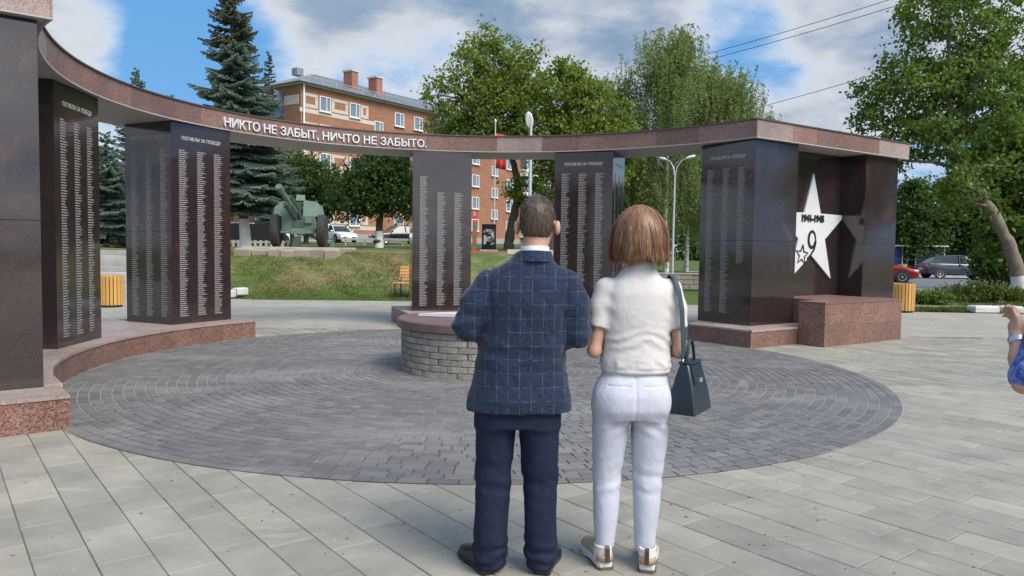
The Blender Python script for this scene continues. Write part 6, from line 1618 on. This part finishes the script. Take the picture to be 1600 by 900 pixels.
def tr_wr(V):
    x, y, z = V.T; a = fbm(V, 11, 8.2, (1, 1, .3)) * .004; k = np.exp(-((z - .10) / .07) ** 2); a += k * .006 * np.sin(z * 80 + 14 * x + 4 * fbm(V, 7)); k = np.exp(-((z - .47) / .09) ** 2); a += k * .004 * np.sin(z * 62 + 16 * x + 4 * fbm(V, 6, 2)); return a
sdf_part('trousers', trousers, (-.26, -.20, .02), (.28, .20, 1.0), .0075, 'navy_trouser', man, tr_wr, 2)
def shoe(parent, x, y, rz, m_up='shoe_black', m_sole='shoe_black', L=.29, Wd=.10, h=.085, name='shoe', sole=.022):
    """leather shoe, heel at the origin, toe along +y before the turn"""
    M = Matrix.Translation((x, y, 0.012)) @ Matrix.Rotation(rz, 4, 'Z'); def_ = [(-.015, .55, .62, .8), (.0, .72, .9, .97), (.05, .76, 1.0, 1.0), (.11, .74, .95, .92), (.17, .92, .72, .7), (.22, 1.0, .52, .6), (.26, .92, .42, .5), (.285, .6, .32, .4), (.292, .3, .2, .3)]
    rings = []; rs = []
    for yy, w, t, s_ in def_:
        yy *= L / .29; w *= Wd / 2; t = max(.02, h * t)
        rings.append([M @ Vector((w * math.copysign(abs(math.cos(a)) ** .7, math.cos(a)), yy, sole + max(0, t * math.sin(a)) if math.sin(a) > 0 else sole)) for a in [2 * math.pi * k / 20 for k in range(20)]])
        rs.append([M @ Vector(p) for p in ((-w * 1.06, yy, 0), (w * 1.06, yy, 0), (w * 1.08, yy, sole), (-w * 1.08, yy, sole))])
    o = MB().loft([[tuple(v) for v in r] for r in rings]).build(name, m_up, parent, smooth=True); MB().loft([[tuple(v) for v in r] for r in rs]).build('sole', m_sole, o); return o, M
shoe(man, -.125, -.070, R(27), L=.275); shoe(man, .128, -.065, R(-14), L=.275)
# short hair: a cap following the skull plus strands
def man_hair(X, Y, Z):
    c = HM; yw = R(-9); x = (X - c[0]) * math.cos(yw) + (Y - c[1]) * math.sin(yw); y = -(X - c[0]) * math.sin(yw) + (Y - c[1]) * math.cos(yw); z = Z - c[2]
    d = ell(x, y, z, (0, -.012, .030), (.081, .106, .104)); d = smin(d, ell(x, y, z, (0, -.052, -.03), (.063, .05, .055)), .03)
    cut = (-.028 - z) - .9 * np.clip(y + .03, 0, .2) * 0; line = np.where(y < -.03, -.082 + .55 * np.abs(x) ** 1.15, -.082 + .55 * np.abs(x) ** 1.15 + (y + .03) * 1.5)
    d = np.maximum(d, line - z); return np.maximum(d, -(ell(x, y, z, (0, .045, -.05), (.086, .085, .10))))
def hair_wr(V): return fbm(V, 70, 1.0, (1, 1, .15)) * .0025
mh = sdf_part('hair', man_hair, (-.03, -.1, 1.50), (.20, .17, 1.80), .0045, 'brown_hair', man, hair_wr, 2)
def fur(obj, n, L, m, parent, down=1.0, seed=3, w=.0010, out=.10):
    g = np.random.default_rng(seed); me = obj.data; V = np.zeros(len(me.vertices) * 3); me.vertices.foreach_get('co', V); V = V.reshape(-1, 3); N_ = np.zeros(len(me.vertices) * 3); me.vertices.foreach_get('normal', N_); N_ = N_.reshape(-1, 3)
    i = g.choice(len(V), n); p = V[i] + g.normal(0, .002, (n, 3)); nn = N_[i]; dn = np.array([0, 0, -1.0]) - nn * (-nn[:, 2:3]); dn /= np.linalg.norm(dn, axis=1)[:, None] + 1e-6; dn = dn + g.normal(0, .13, dn.shape)
    ll = L * g.uniform(.5, 1.2, (n, 1)); k = np.linspace(0, 1, 4); P = np.stack([p - nn * .003 + nn * (out * ll * math.sin(t * 2.2)) + dn * (ll * t * down) for t in k], 1)
    return ribbons('hair_strands', P, w, w * .3, m, parent, None)
fur(mh, 5200, .022, 'brown_hair', mh)

# ------------------------------------------------------------------ the woman in white
WX, WY = .580, 3.585
HW = (.02, .02, 1.622)
WE_L, WE_R = (-.190, -.03, 1.045), (.214, -.02, 1.045)
def woman_body(X, Y, Z):
    d = head_sdf(X, Y, Z, HW, R(12), .93, R(-8)); d = smin(d, cap_(X, Y, Z, (.012, -.012, 1.40), (.018, 0, 1.56), .05, .046), .03)
    d = smin(d, loft_sdf(X, Y, Z, [(.82, 0, 0, .14, .09), (1.0, .005, 0, .12, .085), (1.25, .01, 0, .125, .085), (1.34, .012, 0, .11, .07), (1.42, .012, 0, .045, .045)]), .02)
    for e, el_ in ((-1, WE_L), (1, WE_R)):
        sh = (.015 + e * .15, 0, 1.345); wr = (.01 + e * .09, .21, 1.02)
        d = smin(d, chain(X, Y, Z, [(sh, .040), (((sh[0] + el_[0]) / 2, -.015, 1.20), .036), (el_, .0305), (((el_[0] + wr[0]) / 2, .10, 1.035), .030), (wr, .021)], .02), .025); d = smin(d, hand_sdf(X, Y, Z, wr, (-e * .8, .5, -.1), (0, .5, .85), e, .7, .9), .012)
        hx_ = -.112 if e < 0 else .075
        d = smin(d, chain(X, Y, Z, [((e * .085, 0, .80), .075), ((hx_, .01, .46), .045), ((-.118 if e < 0 else .072, -.01, .22), .036), ((-.120 if e < 0 else .070, -.015, .06), .031)], .03), .03)
    return d
wom = sdf_part('person', woman_body, (-.36, -.25, -.01), (.36, .42, 1.78), .0075, 'skin', None, smooth_it=1)
wom.location = (WX, WY, 0); tag(wom, 'woman in white top and trousers with auburn bob and dark shoulder bag', 'person')
def blouse(X, Y, Z):
    d = loft_sdf(X, Y, Z, [(.945, .012, 0, .160, .118), (.965, .012, 0, .170, .125), (1.00, .012, 0, .168, .122), (1.06, .012, 0, .157, .114), (1.14, .012, 0, .158, .114), (1.24, .014, 0, .167, .116), (1.31, .015, -.004, .164, .108), (1.36, .016, -.006, .142, .094), (1.40, .016, -.006, .10, .078), (1.45, .016, -.004, .066, .062)], 2.25)
    for e, el_ in ((-1, WE_L), (1, WE_R)):
        sh = np.array((.015 + e * .152, -.004, 1.335)); ed = np.array(el_); en = sh + (ed - sh) * .62
        arm = chain(X, Y, Z, [(tuple(sh), .055), (tuple((sh + en) / 2 + np.array((e * .006, 0, 0))), .054), (tuple(en), .053)], .02); dr = (ed - sh) / np.linalg.norm(ed - sh)
        pl = (X - en[0]) * dr[0] + (Y - en[1]) * dr[1] + (Z - en[2]) * dr[2]; arm = np.maximum(arm, pl); d = smin(d, arm, .022)
    return d
def bl_wr(V):
    x, y, z = V.T; a = fbm(V, 8, 5.0) * .002; a += np.exp(-((z - 1.10) / .05) ** 2) * .003 * np.sin((z + .30 * np.abs(x - .03)) * 110 + 3 * fbm(V, 7)) * (y < 0)
    a += np.exp(-((z - .985) / .022) ** 2) * .004 * np.sin(x * 60 + 4 * fbm(V, 9)); a -= np.exp(-((z - .966) / .006) ** 2) * .004
    a += np.exp(-((np.abs(x - .015) - .145) / .03) ** 2) * np.exp(-((z - 1.24) / .06) ** 2) * .004 * np.sin(z * 70 + x * 40); return a
sdf_part('blouse', blouse, (-.30, -.17, .93), (.33, .17, 1.47), .006, 'white_knit', wom, bl_wr, 2)
bc = band(1.425, 1.472, (.016, -.004), .066, .064, .006, 'white_knit', 'blouse_collar', .16, 5, -180, 180); bc.parent = wom
def wtr(X, Y, Z):
    d = loft_sdf(X, Y, Z, [(.735, -.006, -.01, .165, .12), (.79, -.006, -.016, .188, .137), (.84, -.005, -.016, .187, .135), (.90, 0, -.008, .170, .122), (.95, .008, 0, .152, .108), (.972, .008, 0, .150, .106)], 2.2)
    d = smin(d, ell(X, Y, Z, (-.085, -.075, .815), (.082, .062, .085)), .04); d = smin(d, ell(X, Y, Z, (.075, -.075, .815), (.082, .062, .085)), .04)
    L = loft_sdf(X, Y, Z, [(.09, -.121, -.017, .044, .048), (.18, -.120, -.014, .052, .055), (.30, -.117, -.008, .061, .065), (.40, -.114, .002, .066, .070), (.47, -.112, .006, .069, .072), (.56, -.108, .004, .077, .082), (.68, -.101, 0, .088, .098), (.80, -.096, -.004, .095, .11)], 2.1)
    Rr = loft_sdf(X, Y, Z, [(.08, .070, -.017, .044, .048), (.18, .071, -.014, .053, .056), (.30, .075, -.008, .063, .067), (.40, .078, .002, .068, .072), (.47, .080, .006, .072, .074), (.56, .083, .004, .080, .085), (.68, .084, 0, .089, .098), (.80, .083, -.004, .095, .11)], 2.1)
    d = smin(d, np.minimum(L, Rr), .022); return np.maximum(d, .112 - .02 * (X > 0) - Z)
def wt_wr(V):
    x, y, z = V.T; a = fbm(V, 12, 2.0, (1, 1, .4)) * .0025; k = np.exp(-((z - .44) / .08) ** 2); a += k * .003 * np.sin(z * 75 + 20 * np.abs(x) + 3 * fbm(V, 6)); a -= np.exp(-((z - .935) / .004) ** 2) * .0025; a += np.exp(-((z - .69) / .04) ** 2) * .003 * np.sin(z * 80 + np.abs(x + .006) * 60)
    for e in (-1, 1): a -= np.exp(-((z - .895 + .01 * e * x) / .003) ** 2) * (np.abs(np.abs(x) - .085) < .05) * .003 * (y < 0)
    a -= np.exp(-((x + .006) / .006) ** 2) * (y < 0) * (z > .72) * .004; return a
sdf_part('trousers', wtr, (-.24, -.19, .08), (.24, .17, .98), .0065, 'white_cotton', wom, wt_wr, 2)
def sneaker(x, y, rz):
    o, M = shoe(wom, x, y, rz, 'shoe_tan', 'sole_white', .265, .094, .078, 'sneaker', .036)
    def r_(yy, w, z, t): return [tuple(M @ Vector(p)) for p in ((-w, yy, z), (w, yy, z), (w * .96, yy, z + t), (-w * .96, yy, z + t))]
    MB().loft([r_(-.024, .030, .0, .012), r_(0, .044, 0, .010), (r_(.12, .043, 0, .008)), r_(.22, .051, 0, .008), r_(.26, .02, .004, .008)]).build('outsole', 'sole_brown', o)
    hr = []
    for z, ro, yy in ((.034, .043, .0), (.06, .042, -.004), (.09, .040, -.004), (.108, .043, -.008), (.112, .036, .0)):
        hr.append([tuple(M @ Vector((ro * math.sin(a), yy + .036 - .062 * math.cos(a) * (.9 if z < .1 else .86), z))) for a in [R(-115 + 230 * k / 14) for k in range(15)]])
    h_ = MB().loft(hr, cap=False, closed=False).build('heel_counter', 'shoe_white', o, smooth=True); sdm = h_.modifiers.new('t', 'SOLIDIFY'); sdm.thickness = .004
    hp = []
    for z, ro, yy in ((.036, .0455, -.002), (.056, .0445, -.006), (.07, .0435, -.007)): hp.append([tuple(M @ Vector((ro * math.sin(a), yy + .036 - .063 * math.cos(a), z))) for a in [R(-70 + 140 * k / 12) for k in range(13)]])
    q = MB().loft(hp, cap=False, closed=False).build('heel_patch', 'shoe_tan', o, smooth=True); sdm = q.modifiers.new('t', 'SOLIDIFY'); sdm.thickness = .004
    MB().loft([[tuple(M @ Vector(p)) for p in ((-.010, yy, z), (.010, yy, z), (.010, yy - .007, z), (-.010, yy - .007, z))] for z, yy in ((.046, -.032), (.075, -.030), (.108, -.028), (.118, -.022))]).build('heel_tab', 'tab_brown', o)
    MB().loft([[tuple(M @ Vector((s_, yy, z))) for s_, z in ((-.034, .066), (-.012, .104 - (yy - .07) * .3), (.012, .104 - (yy - .07) * .3), (.034, .066), (0, .06))] for yy in (.06, .10, .15)]).build('tongue', 'shoe_white', o, smooth=True)
sneaker(-.122, -.050, R(13)); sneaker(.072, -.075, R(-12))
# chin-length bob: an inner shell and strands falling from the crown
BT = [(1.455, .122), (1.48, .136), (1.53, .137), (1.58, .131), (1.63, .120), (1.665, .104), (1.70, .078), (1.722, .048), (1.733, .012)]
def bob_r(z): return np.interp(z, [b[0] for b in BT], [b[1] for b in BT])
def bob(X, Y, Z):
    d = loft_sdf(X, Y, Z, [(z, HW[0] - .002, HW[1] - .01, r * .93, r * .93) for z, r in BT], 2.0); d = np.maximum(d, 1.478 + .012 * np.sin(40 * X) - Z)
    face = np.maximum(-(Y - HW[1] - .045), np.abs(X - HW[0] - .02) - .062); d = np.maximum(d, -np.maximum(face, Z - 1.665)); under = np.sqrt((X - HW[0]) ** 2 + (Y - HW[1]) ** 2) - .075; return np.maximum(d, -np.maximum(under, Z - 1.54))
bo_ = sdf_part('hair', bob, (-.16, -.17, 1.45), (.20, .19, 1.75), .005, 'auburn_hair', wom, lambda V: fbm(V, 45, 2.0, (1, 1, .12)) * .006, 2)
g_ = np.random.default_rng(12); n_ = 5200; ph = g_.uniform(-math.pi * .82, math.pi * .82, n_); k_ = 9; t_ = np.linspace(0, 1, k_)
zt_ = np.interp(g_.random(n_), [0, .6, 1], [1.733, 1.70, 1.60]); zb_ = 1.474 + g_.normal(0, .010, n_) + .010 * np.sin(ph * 6 + 1) + .008 * np.sin(ph * 17) + .02 * (np.abs(ph) > 2.0)
zz_ = zt_[:, None] + (zb_ - zt_)[:, None] * (t_[None] ** 1.15); rr_ = bob_r(zz_) * g_.uniform(.92, 1.05, (n_, 1)) * (1 + .035 * np.sin(ph * 13 + zz_.mean(1) * 9)[:, None] * np.clip((1.70 - zz_) / .1, 0, 1)) * (1 - .12 * np.clip((1.51 - zz_) / .05, 0, 1) * (g_.uniform(-.7, 1.6, (n_, 1)) - 1.1 * (np.sin(ph * 1.5 + .4) > .75)[:, None]))
pp_ = ph[:, None] + g_.normal(0, .05, (n_, 1)) * t_[None] + .03 * np.sin(zz_ * 40 + ph[:, None] * 7)
fly = g_.random(n_) < .05; rr_[fly] *= 1 + g_.uniform(.02, .09, fly.sum())[:, None] * np.sin(t_ * 2.6)[None]
P_ = np.stack([HW[0] - .002 + rr_ * np.sin(pp_), HW[1] - .01 - rr_ * np.cos(pp_), zz_], 2)
ribbons('hair_strands', P_, .0022, .0006, 'auburn_hair', bo_, np.array([HW[0], HW[1], 1.58]))

# ---- shoulder bag (hangs from her shoulder: a thing of its own)
bag = thing('shoulder_bag', 'dark teal leather handbag hanging on a strap at the woman\'s right side', 'bag', (WX + .262, WY - .03, .768), R(58))
def bring(z, w, d, x0=0): e = .006; return [(x0 - w + e, -d, z), (x0 + w - e, -d, z), (x0 + w, -d + e, z), (x0 + w, d - e, z), (x0 + w - e, d, z), (x0 - w + e, d, z), (x0 - w, d - e, z), (x0 - w, -d + e, z)]
MB().loft([bring(0, .118, .066), bring(.006, .121, .069), bring(.08, .112, .058), bring(.16, .098, .040), bring(.218, .088, .024), bring(.226, .085, .020)]).build('body', 'teal_leather', bag, smooth=True)
MB().loft([[(x, -.0245 - .024 * (1 - f) * .0 - f * .022, .222 - .085 * f) for x in (-.07, .07)] + [(x, -.029 - f * .022, .222 - .085 * f) for x in (.07, -.07)] for f in (0, .5, 1)]).build('flap', 'teal_leather', bag)
MB().box((0, .0, .232), (.16, .06, .012), bev=.004).build('top_flap', 'teal_leather', bag)
MB().tube([(-.055, 0, .228)] + [(-.055 + .11 * f, 0, .235 + .10 * math.sin(math.pi * f) ** .7) for f in np.linspace(.05, .95, 11)] + [(.055, 0, .228)], .0075, 8).build('handle', 'teal_leather', bag, smooth=True)
MB().box((0, -.052, .15), (.035, .008, .022), bev=.003).build('clasp', 'watch_silver', bag)
Mi = Matrix.Rotation(-R(58), 4, 'Z')
def bl(x, y, z): v = Vector((x - .262, y + .03, z - .768)); return Mi @ v     # woman-local point -> bag-local
sp_pts = [bl(.222, -.072, 1.012), bl(.212, -.088, 1.12), bl(.204, -.088, 1.25), bl(.19, -.076, 1.335), bl(.178, -.045, 1.388), bl(.168, .0, 1.405), bl(.165, .05, 1.375), bl(.18, .085, 1.28), bl(.215, .10, 1.15), bl(.25, .05, 1.02)]
mb_ = MB(); rings_ = []
for i, p in enumerate(sp_pts):
    d = (sp_pts[min(i + 1, 9)] - sp_pts[max(i - 1, 0)]).normalized(); ow = (Mi @ Vector((.55, -.8, .1)) if i < 4 else Mi @ Vector((.2, 0, 1)) if i < 7 else Mi @ Vector((.6, .8, 0))); sd_ = d.cross(ow).normalized() * .0135; nn = sd_.cross(d).normalized() * .002
    rings_.append([tuple(p - sd_ - nn), tuple(p + sd_ - nn), tuple(p + sd_ + nn), tuple(p - sd_ + nn)])
mb_.loft(rings_).build('strap', 'strap_leather', bag, smooth=False)
for q in (sp_pts[0], sp_pts[-1]): MB().tube([tuple(q + Vector((.012 * math.cos(a), 0, -.012 + .016 * math.sin(a)))) for a in np.linspace(0, 6.28, 13)], .003, 6).build('strap_ring', 'watch_silver', bag, smooth=True)

# ------------------------------------------------------------------ the person cut by the right edge, in a blue printed blouse
PX, PY = 2.10, 2.72
PE = (-.275, .02, 1.065); PWR = (-.235, .10, 1.225)
def p3_body(X, Y, Z):
    d = head_sdf(X, Y, Z, (0, .03, 1.56), R(20), .93, R(-5)); d = smin(d, cap_(X, Y, Z, (0, -.01, 1.34), (0, 0, 1.5), .05, .046), .03)
    d = smin(d, loft_sdf(X, Y, Z, [(.8, 0, 0, .13, .09), (1.0, 0, 0, .12, .09), (1.2, 0, 0, .13, .09), (1.34, 0, 0, .11, .07), (1.38, 0, 0, .06, .06)]), .04)
    for e in (-1, 1):
        sh = (e * .15, 0, 1.31); el_ = (e * -PE[0], PE[1], PE[2]); wr = (e * -PWR[0], PWR[1], PWR[2])
        d = smin(d, chain(X, Y, Z, [(sh, .042), (el_, .035), (((el_[0] + wr[0]) / 2, .06, (el_[2] + wr[2]) / 2), .034), (wr, .024)], .02), .02); d = smin(d, hand_sdf(X, Y, Z, wr, (-e * .35, .5, .8), (-e * .8, -.4, 0), e, .6, .9), .012)
        d = smin(d, chain(X, Y, Z, [((e * .085, 0, .8), .07), ((e * .09, .01, .45), .045), ((e * .09, -.01, .06), .032)], .03), .03)
    return d
p3 = sdf_part('person', p3_body, (-.40, -.2, -.01), (.40, .34, 1.72), .0068, 'skin', None, smooth_it=1)
p3.location = (PX, PY, 0); p3.rotation_euler = (0, 0, R(10)); tag(p3, 'person in a blue printed blouse with a wristwatch, cut by the right edge', 'person')
def p3_bl(X, Y, Z):
    d = loft_sdf(X, Y, Z, [(.86, 0, 0, .165, .125), (.95, 0, 0, .16, .12), (1.08, 0, 0, .145, .11), (1.22, 0, 0, .155, .11), (1.29, 0, 0, .15, .10), (1.34, 0, 0, .12, .08), (1.38, 0, 0, .07, .065)], 2.2)
    for e in (-1, 1):
        sh = np.array((e * .155, 0, 1.295)); ed = np.array((e * -PE[0], PE[1], PE[2])); en = sh + (ed - sh) * .86; d = smin(d, chain(X, Y, Z, [(tuple(sh), .062), (tuple((sh + en) / 2), .064), (tuple(en), .062)], .02), .02)
    return d
sdf_part('blouse', p3_bl, (-.38, -.16, .84), (.38, .16, 1.40), .008, 'blue_print', p3, lambda V: fbm(V, 9, 1.0) * .008, 2)
def p3_tr(X, Y, Z):
    d = loft_sdf(X, Y, Z, [(.72, 0, 0, .165, .12), (.82, 0, 0, .18, .13), (.9, 0, 0, .165, .12), (.96, 0, 0, .15, .11)], 2.2)
    for e in (-1, 1): d = smin(d, chain(X, Y, Z, [((e * .09, 0, .78), .092), ((e * .092, .01, .46), .074), ((e * .092, -.01, .10), .06)], .03), .02)
    return np.maximum(d, .07 - Z)
sdf_part('trousers', p3_tr, (-.24, -.18, .05), (.24, .18, .98), .009, 'navy_trouser', p3, lambda V: fbm(V, 7, 1.0) * .005, 2)
shoe(p3, -.095, -.05, R(10)); shoe(p3, .095, -.05, R(-10))
def p3_hair(X, Y, Z):
    d = ell(X, Y, Z, (0, .01, 1.575), (.088, .105, .105)); d = smin(d, ell(X, Y, Z, (0, -.06, 1.48), (.075, .05, .10)), .04); face = np.maximum(-(Y - .075), Z - 1.61); return np.maximum(d, -face)
sdf_part('hair', p3_hair, (-.12, -.14, 1.34), (.12, .14, 1.72), .006, 'brown_hair', p3, lambda V: fbm(V, 45, 2.0, (1, 1, .12)) * .006, 2)
wt = MB(); wv = Vector(PWR) - Vector(PE); wv.normalize(); wc = Vector(PWR) - wv * .018; ux = wv.orthogonal().normalized(); uy = wv.cross(ux)
wtc = MB().loft([[tuple(wc + wv * s_ + (ux * math.cos(a) + uy * math.sin(a)) * r0_) for a in [2 * math.pi * k / 20 for k in range(20)]] for s_, r0_ in ((-.011, .029), (-.009, .0315), (.009, .0305), (.011, .027))])
wtc.build('wristwatch', 'watch_silver', p3, smooth=True)
ph_ = thing('phone', 'dark phone held up by the person at the right edge', 'phone', (PX - .02, PY + .2, 1.33), R(10))
MB().box((0, .0, 0), (.155, .009, .075), bev=.003).build('case', 'black_paint', ph_); MB().box((0, -.0055, 0), (.145, .002, .068)).build('screen', 'car_glass', ph_)
